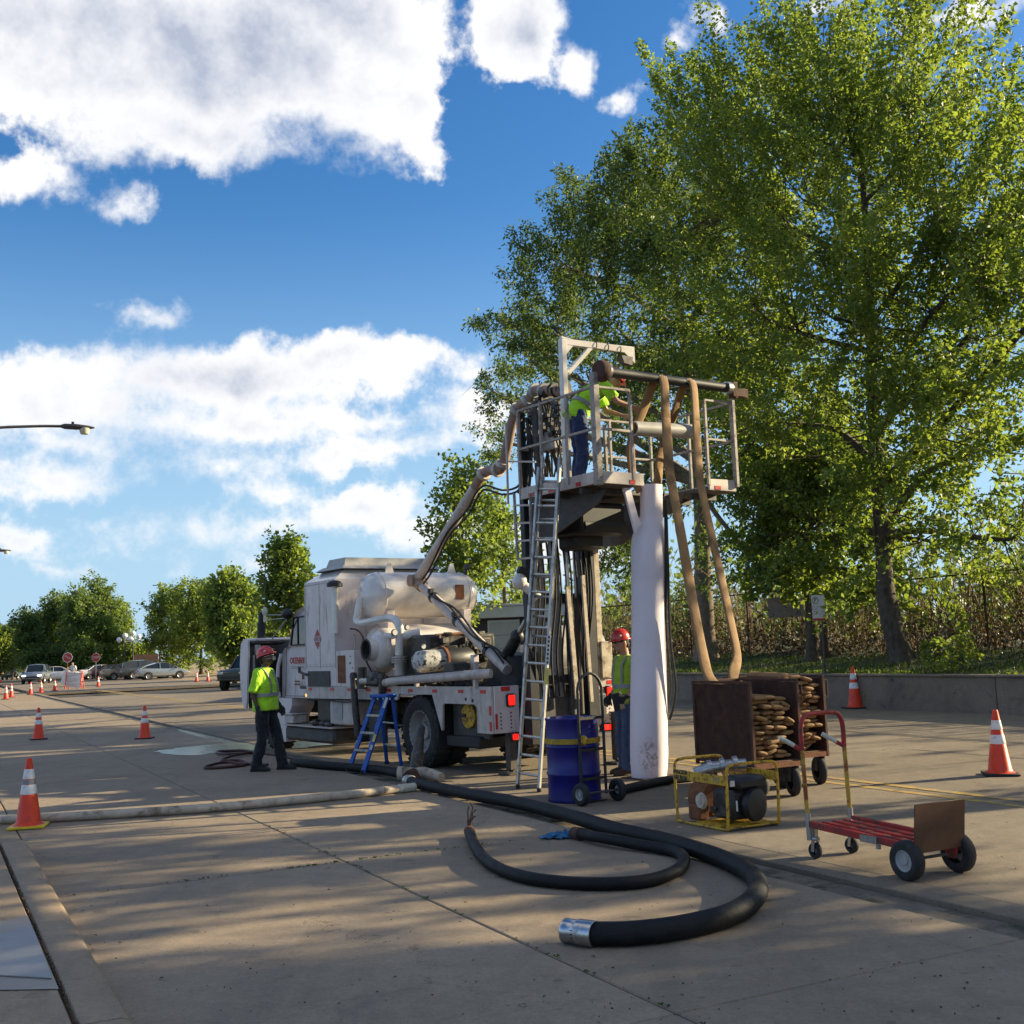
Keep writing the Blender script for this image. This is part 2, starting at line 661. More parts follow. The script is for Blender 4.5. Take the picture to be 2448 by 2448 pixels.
mat('cone_white', (0.82, 0.80, 0.78), 0.35, var=0.08, dirt=(0.35, 0.30, 0.27), damt=0.6, dscale=8)
mat('rubber', (0.018, 0.017, 0.018), 0.75, var=0.3, scale=12, bump=0.15)
mat('tyre', (0.024, 0.022, 0.022), 0.82, var=0.35, scale=10, bump=0.3, dirt=(0.09, 0.075, 0.06), damt=0.5, dscale=6)
mat('truck_white', (0.64, 0.56, 0.545), 0.42, var=0.12, scale=3, dirt=(0.24, 0.16, 0.11), damt=0.8, dscale=4.5, dedge=(0.54, 0.72), streak=True)
mat('truck_grimy', (0.50, 0.43, 0.39), 0.55, var=0.2, scale=6, dirt=(0.20, 0.14, 0.10), damt=0.75, dscale=9, dedge=(0.5, 0.74), streak=True)
mat('pipe_tan', (0.30, 0.20, 0.15), 0.7, var=0.3, scale=8, dirt=(0.12, 0.08, 0.06), damt=0.7, dscale=8)
mat('tank_white', (0.68, 0.63, 0.59), 0.20, var=0.10, scale=2.5, dirt=(0.42, 0.33, 0.24), damt=0.45, dscale=2.2, streak=True, coat=0.5)
mat('rail_grime_shade', (0.33, 0.285, 0.25), 0.6, var=0.25, scale=9, dirt=(0.12, 0.085, 0.065), damt=0.8, dscale=9, dedge=(0.46, 0.66))  # grimy rail paint, its base also darkened for the shade on the platform
mat('pale_grey', (0.36, 0.345, 0.33), 0.5, var=0.15, dirt=(0.2, 0.17, 0.14), damt=0.6)
mat('black_steel', (0.012, 0.012, 0.014), 0.5, var=0.35, scale=7, dirt=(0.035, 0.028, 0.024), damt=0.55, dscale=6)
mat('dark_steel', (0.055, 0.05, 0.047), 0.6, var=0.4, scale=8, dirt=(0.14, 0.09, 0.06), damt=0.6, dscale=6)
mat('greasy', (0.03, 0.027, 0.025), 0.45, var=0.5, scale=14, dirt=(0.16, 0.12, 0.09), damt=0.6, dscale=12)
mat('rust', (0.17, 0.065, 0.03), 0.85, var=0.4, scale=9, bump=0.3, dirt=(0.30, 0.13, 0.05), damt=0.7, dscale=10)
mat('dark_rust', (0.070, 0.031, 0.020), 0.85, var=0.45, scale=8, bump=0.3, dirt=(0.15, 0.062, 0.034), damt=0.7, dscale=7)
mat('galvanised', (0.42, 0.41, 0.40), 0.38, 0.85, var=0.2, scale=10, dirt=(0.22, 0.17, 0.13), damt=0.6, dscale=8)
mat('aluminium', (0.50, 0.48, 0.46), 0.42, 0.75, var=0.18, scale=8, dirt=(0.20, 0.16, 0.13), damt=0.7, dscale=7)
mat('chrome', (0.50, 0.50, 0.51), 0.30, 1.0, var=0.2, scale=14, dirt=(0.20, 0.17, 0.15), damt=0.6, dscale=12)
mat('red_paint', (0.33, 0.018, 0.016), 0.5, var=0.3, scale=9, dirt=(0.11, 0.045, 0.032), damt=0.85, dscale=14, dedge=(0.48, 0.58))
mat('red_tape', (0.55, 0.03, 0.025), 0.35, var=0.15, scale=20)
mat('yellow_paint', (0.56, 0.32, 0.015), 0.5, var=0.25, scale=9, dirt=(0.13, 0.06, 0.025), damt=0.9, dscale=18, dedge=(0.5, 0.6))
mat('blue_drum', (0.005, 0.006, 0.14), 0.42, var=0.25, scale=5, dirt=(0.015, 0.015, 0.06), damt=0.5)
mat('blue_ladder', (0.006, 0.075, 0.36), 0.42, var=0.15, scale=8, dirt=(0.02, 0.03, 0.08), damt=0.5, dscale=9)
mat('blue_rag', (0.045, 0.16, 0.30), 0.95, var=0.3, scale=25, bump=0.6, bscale=60)
mat('hose_black', (0.005, 0.005, 0.0065), 0.6, var=0.3, scale=6, bump=0.25, bscale=40, dirt=(0.022, 0.019, 0.018), damt=0.6, dscale=5, spec=0.3)
mat('hose_white', (0.48, 0.40, 0.31), 0.8, var=0.25, scale=9, bump=0.2, dirt=(0.16, 0.11, 0.07), damt=0.8, dscale=5)
mat('hose_tan', (0.27, 0.150, 0.060), 0.8, var=0.25, scale=5, bump=0.2, bscale=60, dirt=(0.13, 0.075, 0.035), damt=0.75, dscale=3)
mat('tube_felt', (0.80, 0.70, 0.74), 0.85, var=0.05, scale=4, bump=0.15, bscale=20)
mat('glass_dark', (0.02, 0.025, 0.025), 0.08, var=0.1, spec=0.8)
mat('lamp_red', (0.6, 0.01, 0.01), 0.3, emit=(1.0, 0.012, 0.006, 0.75))
mat('lamp_amber', (0.9, 0.35, 0.02), 0.3, emit=(1.0, 0.4, 0.05, 1.2))
mat('head_lamp', (0.9, 0.9, 0.85), 0.2, emit=(1.0, 0.96, 0.85, 2.2))
mat('lens_clear', (0.55, 0.52, 0.42), 0.25, var=0.2, scale=30)
mat('skin_tan', (0.42, 0.22, 0.14), 0.55, var=0.1, scale=20)
mat('skin_brown', (0.09, 0.045, 0.028), 0.5, var=0.15, scale=20)
mat('helmet_red', (0.55, 0.025, 0.02), 0.28, var=0.06, coat=0.4, dirt=(0.3, 0.05, 0.04), damt=0.4, dscale=14)
mat('denim', (0.035, 0.055, 0.12), 0.9, var=0.3, scale=12, bump=0.4, bscale=30)
mat('dark_trousers', (0.012, 0.013, 0.019), 0.9, var=0.3, scale=10, bump=0.4, bscale=22)
mat('boot', (0.05, 0.028, 0.015), 0.75, var=0.3, scale=20)
mat('boot_dark', (0.012, 0.011, 0.011), 0.7, var=0.3, scale=20)
mat('hair_dark', (0.012, 0.01, 0.009), 0.8, var=0.3, scale=40)
mat('glove', (0.02, 0.02, 0.022), 0.8, var=0.3, scale=25)
mat('bark', (0.085, 0.066, 0.05), 0.95, var=0.4, scale=7, bump=0.9, bscale=22, dirt=(0.03, 0.024, 0.018), damt=0.7, dscale=6, streak=True)
mat('bark_pale', (0.17, 0.13, 0.095), 0.95, var=0.35, scale=9, bump=0.7, bscale=26, dirt=(0.06, 0.05, 0.035), damt=0.6, dscale=6)
mat('cane', (0.22, 0.16, 0.095), 0.9, var=0.4, scale=3, world=True)
mat('litter', (0.05, 0.034, 0.022), 0.95, var=0.5, scale=4, world=True)
mat('white_sign', (0.62, 0.60, 0.56), 0.5, var=0.06, dirt=(0.35, 0.33, 0.3), damt=0.4, dscale=6)
mat('print_black', (0.02, 0.02, 0.02), 0.6, var=0.0)
mat('print_red', (0.36, 0.03, 0.028), 0.5, var=0.1)
mat('print_grey', (0.25, 0.24, 0.24), 0.6, var=0.05)
mat('wood_ply', (0.085, 0.040, 0.022), 0.75, var=0.35, scale=6, dirt=(0.035, 0.018, 0.01), damt=0.7, dscale=4)
mat('building_dark', (0.055, 0.047, 0.042), 0.85, var=0.2, scale=6)
mat('building_white', (0.62, 0.60, 0.58), 0.6, var=0.06)
mat('door_pale', (0.46, 0.43, 0.38), 0.6, var=0.08)
mat('wet', (0.16, 0.15, 0.14), 0.06, var=0.2, scale=4, world=True)
mat('wood_fence', (0.30, 0.16, 0.08), 0.85, var=0.3, scale=5)
leaf_mat('leaf_maple', (0.105, 0.172, 0.046), (0.255, 0.325, 0.098), 0.58)
leaf_mat('leaf_dark', (0.060, 0.110, 0.044), (0.155, 0.215, 0.082), 0.48)
leaf_mat('leaf_far', (0.12, 0.185, 0.060), (0.27, 0.35, 0.110), 0.55)
leaf_mat('leaf_far_dark', (0.085, 0.14, 0.058), (0.19, 0.265, 0.095), 0.5)
leaf_mat('grass', (0.040, 0.075, 0.012), (0.10, 0.14, 0.028), 0.35)
leaf_mat('dry_leaf', (0.05, 0.034, 0.018), (0.13, 0.088, 0.045), 0.25)

# ------------------------------------------------------------------ the ground, street and pavements
mb = MB()
mb.add([(-900, -120, -0.17), (900, -120, -0.17), (900, 1500, -0.17), (-900, 1500, -0.17)], [(0, 1, 2, 3)])
struct(mb.build('ground', 'soil', smooth=0))


def sheet(name, quads, m, z, th=0.12, parent=None):
    """a thick flat sheet from (t, s) corner lists"""
    b = MB()
    for q in quads:
        n = len(q)
        top = [RD(t, s, z) for (t, s) in q]
        bot = [RD(t, s, z - th) for (t, s) in q]
        fs = [tuple(range(n)), tuple(range(n, 2 * n))[::-1]] + [(i, n + i, n + (i + 1) % n, (i + 1) % n) for i in range(n)]
        b.add(top + bot, fs)
    return b.build(name, m, parent, smooth=0)


SLAB = {}


def slab(parent, name, t0, t1, s0, s1, z, m, gap=0.012, th=0.14):
    """one poured slab with arrised edges; alike slabs share their mesh"""
    key = (name, round(t1 - t0, 3), round(s1 - s0, 3), m)
    if key not in SLAB:
        b = MB()
        b.box((0, 0, -th / 2), (t1 - t0 - gap, s1 - s0 - gap, th), None, 0, 0.007)
        o = b.build(name, m, smooth=30)
        SLAB[key] = o.data
    else:
        o = bpy.data.objects.new(name, SLAB[key])
        COL.objects.link(o)
    o.location = RD((t0 + t1) / 2, (s0 + s1) / 2, z + random.uniform(-0.002, 0.002))
    o.rotation_euler = (0, 0, TH)
    o.parent = parent
    return o


lane = struct(bpy.data.objects.new('parking_lane', None)); COL.objects.link(lane)
S0, SL = -9.4, 4.65
for k in range(-1, 15):
    s0 = S0 + SL * k
    for (t0, t1) in ((0.87, 3.07), (3.07, 5.34)):
        slab(lane, 'slab', t0, t1, s0, s0 + SL, 0.0, 'concrete_lane')
road = struct(bpy.data.objects.new('road', None)); COL.objects.link(road)
for k in range(-2, 11):
    s0 = -6.0 + 6.1 * k
    for (t0, t1) in ((5.93, 9.26), (9.26, 12.5), (12.5, 15.7), (15.7, 18.60)):
        slab(road, 'slab', t0, t1, s0, s0 + 6.1, 0.012, 'concrete_road')
gut = struct(bpy.data.objects.new('gutter', None)); COL.objects.link(gut)
for k in range(-3, 18):
    s0 = -4.75 + 4.65 * k * 0.999
    slab(gut, 'gutter_pan', 5.34, 5.64, s0, s0 + 4.64, -0.022, 'gutter')
    slab(gut, 'header_strip', 5.64, 5.93, s0, s0 + 4.64, 0.016, 'concrete_road')
lot = struct(bpy.data.objects.new('side_lot', None)); COL.objects.link(lot)
for k in range(5, 15):
    s0 = S0 + SL * k
    for (t0, t1) in ((-3.7, -1.4), (-1.4, 0.87)):
        if not (k == 5 and False):
            slab(lot, 'slab', t0, t1, s0, s0 + SL, 0.0, 'concrete_far')
fe = S0 + SL * 15
for (t0, t1) in ((-3.7, -1.4), (-1.4, 0.87)):
    slab(lot, 'slab', t0, t1, 12.18, 13.85, 0.0, 'concrete_far')
struct(sheet('far_pavement', [[(-140, fe), (5.34, fe), (5.34, 420), (-140, 420)], [(-140, 12.18), (-3.72, 12.18), (-3.72, fe - .01), (-140, fe - .01)]], 'concrete_far', 0.0))
struct(sheet('far_road', [[(5.93, 73.2), (18.6, 73.2), (18.6, 420), (5.93, 420)]], 'concrete_road', 0.012))
struct(sheet('far_verge', [[(18.62, 73.2), (140, 73.2), (140, 420), (18.62, 420)]], 'concrete_far', 0.004))

# painted centre line: two worn stripes
for i, t in enumerate((9.10, 9.40)):
    b = MB()
    for k in range(40):
        s0 = -6 + k * 6.1 / 2
        q = [RD(t, s0 + .01, 0.0165), RD(t + 0.13, s0 + .01, 0.0165), RD(t + 0.13, s0 + 3.04, 0.0165), RD(t, s0 + 3.04, 0.0165)]
        b.add(q, [(0, 1, 2, 3)])
    struct(b.build('centre_line', 'yellow_line', smooth=0))

# sidewalk and kerb, ending in a rounded corner towards the side lot
walk = struct(bpy.data.objects.new('sidewalk', None)); COL.objects.link(walk)
for k in range(-4, 4):
    s0 = 11.75 - 1.55 * (k + 4) - 1.55
    for (t0, t1) in ((-1.85, -0.62), (-0.62, 0.615)):
        slab(walk, 'slab', t0, t1, s0, s0 + 1.55, 0.10, 'concrete_walk', 0.01, 0.2)
for k in range(0, 3):
    s0 = -0.65 - 1.55 * (k + 1)
    slab(walk, 'slab', -1.85, 0.615, s0, s0 + 1.55, 0.10, 'concrete_walk', 0.01, 0.2)
struct(sheet('verge', [[(-60, -20), (-1.87, -20), (-1.87, 11.7), (-60, 11.7)]], 'concrete_walk', 0.09, 0.2))
kerb = struct(bpy.data.objects.new('kerb', None)); COL.objects.link(kerb)


def kerb_piece(pin, pout, seed):
    """a kerb length between an inner and an outer outline, with a rolled outer edge"""
    b = MB()
    n = len(pin)
    rows = []
    for (a, c) in zip(pin, pout):
        a, c = V((a[0], a[1], 0)), V((c[0], c[1], 0))
        dr = (c - a).normalized()
        pr = [(a, -0.15), (a, 0.092), (a + dr * 0.008, 0.1), (c - dr * 0.045, 0.1), (c - dr * 0.015, 0.088), (c - dr * 0.004, 0.06), (c + dr * 0.012, -0.15)]
        rows.append([RD(p.x, p.y, z) for (p, z) in pr])
    m = len(rows[0])
    vs = [p for r in rows for p in r]
    fs = [(i * m + j, i * m + j + 1, (i + 1) * m + j + 1, (i + 1) * m + j) for i in range(n - 1) for j in range(m - 1)]
    fs += [tuple(range(m))[::-1], tuple(range((n - 1) * m, n * m))]
    b.add(vs, fs)
    return b.build('kerb_stone', 'concrete_walk', kerb, smooth=50)


for k in range(6):
    a = 11.6 - 3.0 * (k + 1) + 0.006
    e = 11.6 - 3.0 * k - 0.006
    kerb_piece([(0.64, a), (0.64, e)], [(0.86, a), (0.86, e)], k)
arc_i = [(0.64 - 0.45 + 0.45 * math.cos(x), 11.61 + 0.15 * math.sin(x)) for x in [R(q) for q in range(0, 91, 15)]]
arc_o = [(0.86 - 0.75 + 0.75 * math.cos(x), 11.61 + 0.55 * math.sin(x)) for x in [R(q) for q in range(0, 91, 15)]]
kerb_piece(arc_i, arc_o, 9)
kerb_piece([(0.18, 11.76), (-6, 11.76)], [(0.10, 12.16), (-6, 12.16)], 10)
# dirt packed into the seam between kerb and walk
b = MB()
for i in range(420):
    s = random.uniform(-1, 11.5)
    b.box(RD(0.628 + random.uniform(-.006, .006), s, 0.092 + random.uniform(0, .006)), (random.uniform(.005, .012), random.uniform(.01, .04), 0.008), Matrix.Rotation(TH + random.uniform(-.3, .3), 3, 'Z'), 0, 0.004)
stuff(b.build('seam_dirt', 'litter'), 'dark dirt and weeds packed in the seam beside the kerb', 'dirt')
# pale replaced patch in the walk, with its damp rim
pp = [(0.60, 6.46), (0.608, 7.78), (0.35, 7.62), (-0.6, 7.50), (-0.6, 6.62), (0.3, 6.75)]
mat('patch_pale', (0.33, 0.32, 0.31), 0.75, var=0.12, scale=5, bump=0.1, world=True, dirt=(0.34, 0.33, 0.33), damt=0.6, dscale=3)
mat('maroon_paint', (0.14, 0.03, 0.05), 0.7, var=0.3, scale=20, world=True)
mat('damp', (0.17, 0.13, 0.105), 0.42, var=0.2, scale=5, world=True)
rim = sheet('damp_rim', [[(0.612, 6.25), (0.61, 8.15), (0.3, 7.95), (-0.7, 7.7), (-0.7, 6.45), (0.2, 6.5)]], 'damp', 0.1045, 0.002)
o = sheet('concrete_patch', [pp], 'patch_pale', 0.110, 0.004)
tag(o, 'pale grey smooth patch set in the tan sidewalk by the kerb', 'pavement patch')
tag(rim, 'dark damp rim of wet concrete around the pale sidewalk patch', 'damp stain')
sheet('paint_stroke', [[(-0.6, 6.98), (0.33, 7.02), (0.33, 7.06), (-0.6, 7.02)]], 'maroon_paint', 0.1135, 0.002, o)

# water lying on the street ahead of the truck and in the gutter
mat('puddle', (0.14, 0.135, 0.13), 0.17, var=0.15, spec=0.9, world=True)


def puddle(name, label, pts, z):
    b = MB()
    b.add([RD(t, s, z) for t, s in pts], [tuple(range(len(pts)))])
    return tag(b.build(name, 'puddle', smooth=0), label, 'puddle')


def blob_px(pts, z):
    out = []
    for (u, v) in pts:
        g = G(u, v, z)
        out.append((g.dot(NT), g.dot(NS)))
    return out


def wob(pts, per=5, amp=0.05):
    P_ = spline([V((p[0], p[1], 0)) for p in pts + [pts[0]]], per)[:-1]
    return [(p.x + random.uniform(-amp, amp), p.y + random.uniform(-amp, amp)) for p in P_]


puddle('puddle', 'thin sheet of pale water on the street left of the standing worker',
       wob(blob_px([(365, 1797), (440, 1786), (560, 1776), (610, 1780), (612, 1792), (520, 1800), (440, 1806)], 0.004), 5, 0.08), 0.005)
puddle('puddle', 'pale strip of water under the truck behind the step ladder',
       wob(blob_px([(690, 1775), (760, 1768), (850, 1762), (905, 1763), (850, 1773), (760, 1783), (700, 1788)], 0.02), 5, 0.06), 0.0185)
puddle('puddle', 'long wet streak in the gutter left of the worker', wob([(5.36, 21.5), (5.62, 21.5), (5.62, 27.6), (5.50, 29.0), (5.38, 27.2)], 4, 0.012), -0.0165)

# weeds and crumbs along joints
b = MB()
for i in range(150):
    f = random.random()
    if f < 0.6:
        t, s = random.gauss(3.0, 0.9), S0 + SL * 4 + random.uniform(-.02, .02)
        t = min(max(t, 1.0), 4.9)
    else:
        t, s = 3.07 + random.uniform(-.01, .01), random.uniform(3, 12)
    h = random.uniform(0.005, 0.017)
    p = RD(t, s, 0)
    for j in range(4):
        a = random.uniform(0, 6.28)
        q = V((math.cos(a), math.sin(a), 0))
        b.add([p, p + q * h * .4 + V((0, 0, h)), p + q * h * 1.3 + V((0, 0, h * .7))], [(0, 1, 2)])
stuff(b.build('joint_weeds', 'grass', smooth=0), 'tiny weeds growing in the slab joints', 'weeds')
b = MB()
for i in range(260):
    if random.random() < .6:
        p = G(random.uniform(60, 2440), random.uniform(1900, 2440), 0)
    else:
        p = G(random.uniform(1300, 2440), random.uniform(1800, 2440), 0)
    t = p.dot(NT)
    if t < 0.9:
        continue
    z = 0.014 if t > 5.93 else 0.002
    r = random.uniform(0.002, 0.0055)
    b.box((p.x, p.y, z + r * .4), (r * random.uniform(1, 3.2), r * 1.3, r), Matrix.Rotation(random.uniform(0, 3), 3, 'Z'), 0, r * .3)
stuff(b.build('street_grit', 'litter'), 'small crumbs of grit and leaf scattered over the street', 'grit')

# dead leaves blown over the lanes
b = MB()
for i in range(170):
    p = G(random.uniform(60, 2440), 1830 + 600 * random.random() ** 1.3, 0)
    t = p.dot(NT)
    if t < 0.95:
        continue
    if random.random() < .5:
        t2 = random.choice((0.95, 5.5, 5.45, 5.6, 3.07)) + random.gauss(0, .06)
        p = RD(t2, p.dot(NS), 0)
        t = t2
    z = 0.016 if t > 5.93 else 0.004
    a = random.uniform(0, 6.28); L = random.uniform(.014, .034)
    d1 = V((math.cos(a), math.sin(a), 0)); d2 = V((-d1.y, d1.x, 0))
    p = V((p.x, p.y, z))
    b.add([p, p + d1 * L * .5 + d2 * L * .3 + V((0, 0, L * .25)), p + d1 * L + V((0, 0, L * .1)), p + d1 * L * .5 - d2 * L * .3 + V((0, 0, L * .2))], [(0, 1, 2, 3)])
stuff(b.build('dead_leaves', 'dry_leaf', smooth=0), 'small dead leaves blown over the lanes and along the gutter', 'dead leaves')

# ------------------------------------------------------------------ retaining wall and the bank behind it
wl = thing('retaining_wall', 'long low dark concrete retaining wall along the far side of the street', 'wall', RD(18.62, 10, 0))
for k in range(-3, 11):
    a = -2.0 + 6.0 * k
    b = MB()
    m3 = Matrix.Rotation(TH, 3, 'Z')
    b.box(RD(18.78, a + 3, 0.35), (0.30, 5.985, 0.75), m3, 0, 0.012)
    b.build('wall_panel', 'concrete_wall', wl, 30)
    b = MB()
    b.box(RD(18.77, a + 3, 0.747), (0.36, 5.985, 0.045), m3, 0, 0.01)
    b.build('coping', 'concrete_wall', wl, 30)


def bank_z(t, s):
    k = min(1, max(0, (t - 18.9) / 4.2))
    return 0.70 + 0.42 * k + max(0, t - 23.1) * 0.035 + 0.05 * math.sin(s * 0.7) * k + 0.04 * math.sin(s * 1.9 + t)


b = MB()
ts_ = [18.9, 19.4, 20, 20.8, 21.7, 22.5, 23.3, 24.5, 26, 28, 31, 36, 50, 140]
ss_ = [-60, -20] + [x * 1.5 - 8 for x in range(0, 56)]
vs = [RD(t, s, bank_z(t, s)) for s in ss_ for t in ts_]
n = len(ts_)
b.add(vs, [(i * n + j, i * n + j + 1, (i + 1) * n + j + 1, (i + 1) * n + j) for i in range(len(ss_) - 1) for j in range(n - 1)])
struct(b.build('grass_bank', 'moss_bank', smooth=80))

# ------------------------------------------------------------------ vegetation
def leaf_mesh(name, P, Nn, T, L, W, m, parent=None, origin=None, fold=0.25):
    """one mesh of many separate leaves: P base points, T tip directions, Nn face normals (numpy n x 3), L lengths, W widths"""
    n = len(P)
    T = T / (np.linalg.norm(T, axis=1, keepdims=True) + 1e-9)
    S = np.cross(T, Nn)
    S /= (np.linalg.norm(S, axis=1, keepdims=True) + 1e-9)
    U = np.cross(S, T)
    L = L[:, None]; W = W[:, None]
    v = np.empty((n, 4, 3))
    v[:, 0] = P
    v[:, 1] = P + T * L * 0.45 + S * W * 0.5 + U * W * fold
    v[:, 2] = P + T * L
    v[:, 3] = P + T * L * 0.45 - S * W * 0.5 + U * W * fold
    off = V((0, 0, 0))
    if parent is not None:
        off = ORIG.get(parent.name, off)
    elif origin is not None:
        off = V(origin)
    v = v.reshape(-1, 3) - np.array(off)
    me = bpy.data.meshes.new(name)
    me.vertices.add(4 * n)
    me.vertices.foreach_set('co', v.astype(np.float32).ravel())
    me.loops.add(4 * n)
    me.loops.foreach_set('vertex_index', np.arange(4 * n, dtype=np.int32))
    me.polygons.add(n)
    me.polygons.foreach_set('loop_start', np.arange(0, 4 * n, 4, dtype=np.int32))
    me.polygons.foreach_set('loop_total', np.full(n, 4, dtype=np.int32))
    me.materials.append(MATS[m])
    me.update(calc_edges=True)
    o = bpy.data.objects.new(name, me)
    COL.objects.link(o)
    if parent is not None:
        o.parent = parent
    elif origin is not None:
        o.location = off
    ORIG[o.name] = off
    return o


def unit(n, g):
    v = g.normal(size=(n, 3))
    return v / np.linalg.norm(v, axis=1, keepdims=True)


def make_tree(name, label, trunk, radii, lobes, shoots, per, leaf, width, lm, bm_, seed, up=0.7, slen=(0.7, 1.5),
              scat=0.16, group=None, droop=0.0, limb_r=0.09, twig_every=2, fill=2.2, hollow=0.0, cat='tree', bare=0):
    """trunk: world points; lobes: (centre, half sizes) of crown masses; leaves sit along upward shoots in those masses"""
    g = np.random.default_rng(seed)
    rn = random.Random(seed)
    base = V(trunk[0])
    root = thing(name, label, cat, base, group=group)
    b = MB()
    tp = spline(trunk, 5)
    rr = [radii[0] + (radii[1] - radii[0]) * (i / (len(tp) - 1)) ** 0.8 for i in range(len(tp))]
    rr[0] *= 1.35; rr[1] *= 1.12
    b.tube(tp, rr, 9)
    limbs = []
    vol = np.array([l[1][0] * l[1][1] * l[1][2] for l in lobes]) ** 0.8
    cen = V((0, 0, 0))
    for l in lobes:
        cen += V(l[0]) / len(lobes)
    for (c, h) in lobes:
        c = V(c)
        # start each limb on the trunk below its mass
        st = max(range(len(tp)), key=lambda i: -abs(tp[i].z - (c.z - 0.55 * (c - tp[i]).length)))
        st = max(st, int(len(tp) * 0.45))
        p0 = tp[st]
        mid = (p0 + c) / 2 + V((rn.uniform(-.4, .4), rn.uniform(-.4, .4), rn.uniform(-.1, .5)))
        path = spline([p0, mid, c, c + (c - mid) * 0.22 + V((0, 0, .3))], 5)
        r0 = min(rr[st] * 0.75, limb_r * (1 + 0.08 * (c - p0).length))
        b.tube(path, [r0 * (1 - 0.86 * i / (len(path) - 1)) for i in range(len(path))], 6)
        limbs += path[2:]
    k = g.choice(len(lobes), size=shoots, p=vol / vol.sum())
    C = np.array([lobes[i][0] for i in k], float)
    Hh = np.array([lobes[i][1] for i in k], float)
    q = unit(shoots, g) * (g.random((shoots, 1)) * (1 - hollow) + hollow) ** (1 / fill)
    Pn = C + q * Hh
    outw = Pn - np.array(cen)
    outw /= np.linalg.norm(outw, axis=1, keepdims=True) + 1e-9
    loc = q / (np.linalg.norm(q, axis=1, keepdims=True) + 1e-9)
    Dn = outw * 0.5 + loc * 0.5 + np.array([0, 0, up]) + unit(shoots, g) * 0.45
    Dn /= np.linalg.norm(Dn, axis=1, keepdims=True)
    Ln = g.uniform(slen[0], slen[1], shoots)
    la = np.array([tuple(p) for p in limbs])
    for i in range(0, shoots, twig_every):
        d2 = ((la - Pn[i]) ** 2).sum(1) + np.maximum(0, la[:, 2] - Pn[i, 2]) ** 2
        j = int(d2.argmin())
        a = V(la[j]); e = V(Pn[i] + Dn[i] * Ln[i])
        p1 = V(Pn[i])
        if (a - p1).length > 6:
            continue
        r0 = 0.011 + 0.007 * (a - p1).length
        b.tube([a, (a + p1) / 2 + V((rn.uniform(-.15, .15), rn.uniform(-.15, .15), rn.uniform(-.2, .1))), p1, e], [r0, r0 * .75, r0 * .5, r0 * .15], 4, False)
    for i in range(bare):   # bare dead twigs low in the crown
        a = V(la[rn.randrange(len(la))])
        d = V((rn.gauss(0, 1), rn.gauss(0, 1), rn.gauss(-.1, .6))).normalized()
        pts = [a]
        for s in range(5):
            d = (d + V((rn.gauss(0, .35), rn.gauss(0, .35), rn.gauss(0, .35)))).normalized()
            pts.append(pts[-1] + d * rn.uniform(.2, .45))
        b.tube(pts, [.02, .016, .013, .010, .007, .004], 4, False)
    b.build('trunk', bm_, root, 60)
    n = shoots * per
    ii = np.repeat(np.arange(shoots), per)
    f = g.random(n) ** 0.8
    sc_ = scat * (1.15 - 0.65 * f) * (0.6 + 0.4 * Ln[ii] / slen[1])
    P = Pn[ii] + Dn[ii] * (f * Ln[ii])[:, None] + g.normal(size=(n, 3)) * sc_[:, None]
    Td = Dn[ii] * 0.35 + unit(n, g) * 0.9 + np.array([0, 0, -droop])
    Nn = np.array([0, 0, 1.0]) * 0.7 + unit(n, g) * 0.8
    L = leaf * g.uniform(0.6, 1.25, n)
    cr = leaf_mesh('crown', P, Nn, Td, L, L * width, lm, root)
    cr['kind'] = 'stuff'
    return root


# ---- the two big trees over the retaining wall; t = 21 is their line
def at_t(u, v, t):
    """point of a sight line on the vertical plane t = const"""
    d = ray(u, v)
    k = (t - 0.0) / d.dot(NT)
    return V((d.x * k, d.y * k, CAM_H + d.z * k))


def lobe(u, v, t, a, b, dep):
    """crown mass measured at photo point u, v on plane t with half sizes a, b in photo pixels and depth dep"""
    c = at_t(u, v, t)
    k = c.y / FPX
    return (tuple(c), (a * k, dep, b * k))


def pz(p):
    t, s = p.dot(NT), p.dot(NS)
    return V((p.x, p.y, bank_z(t, s) - 0.05))


TM = 20.8
b0 = pz(at_t(2160, 1590, TM))
make_tree('maple_tree', 'large bright green maple tree filling the right side, leaning trunk behind the wall', 
          [b0, b0 + V((-.25, .1, 1.6)), at_t(2112, 1320, TM), at_t(2090, 1050, TM), at_t(2080, 700, TM), at_t(2060, 380, TM)], (0.30, 0.07),
          [lobe(1730, 330, TM, 150, 110, 2.0), lobe(1880, 260, TM, 170, 150, 2.2), lobe(2050, 260, TM, 170, 190, 2.4), lobe(2210, 300, TM, 150, 180, 2.2),
           lobe(1780, 500, TM - 1, 190, 150, 2.5), lobe(2000, 520, TM, 220, 200, 2.8), lobe(2230, 540, TM, 210, 190, 2.6), lobe(2400, 560, TM, 150, 190, 2.4),
           lobe(1830, 760, TM - 1, 200, 160, 2.6), lobe(2060, 800, TM - .5, 230, 180, 2.9), lobe(2300, 820, TM, 210, 190, 2.6), lobe(2470, 760, TM, 120, 160, 2),
           lobe(1860, 1010, TM - 1, 170, 140, 2.2), lobe(2080, 1060, TM - .5, 220, 160, 2.6), lobe(2320, 1080, TM, 200, 170, 2.5),
           lobe(1960, 1250, TM, 180, 120, 1.9), lobe(2200, 1280, TM, 190, 120, 2.0), lobe(2400, 1290, TM, 140, 110, 1.8), lobe(1600, 215, TM - 1, 70, 30, .7),
           lobe(2160, 80, TM, 70, 80, 1.1), lobe(1985, 120, TM, 55, 60, .9), lobe(1840, 150, TM, 55, 60, .9)],
          860, 165, 0.135, 0.66, 'leaf_maple', 'bark', 11, up=0.80, slen=(1.3, 3.0), scat=0.17, twig_every=1, droop=.25, fill=2.8)
TD = 21.5
b1 = pz(at_t(1690, 1600, TD))
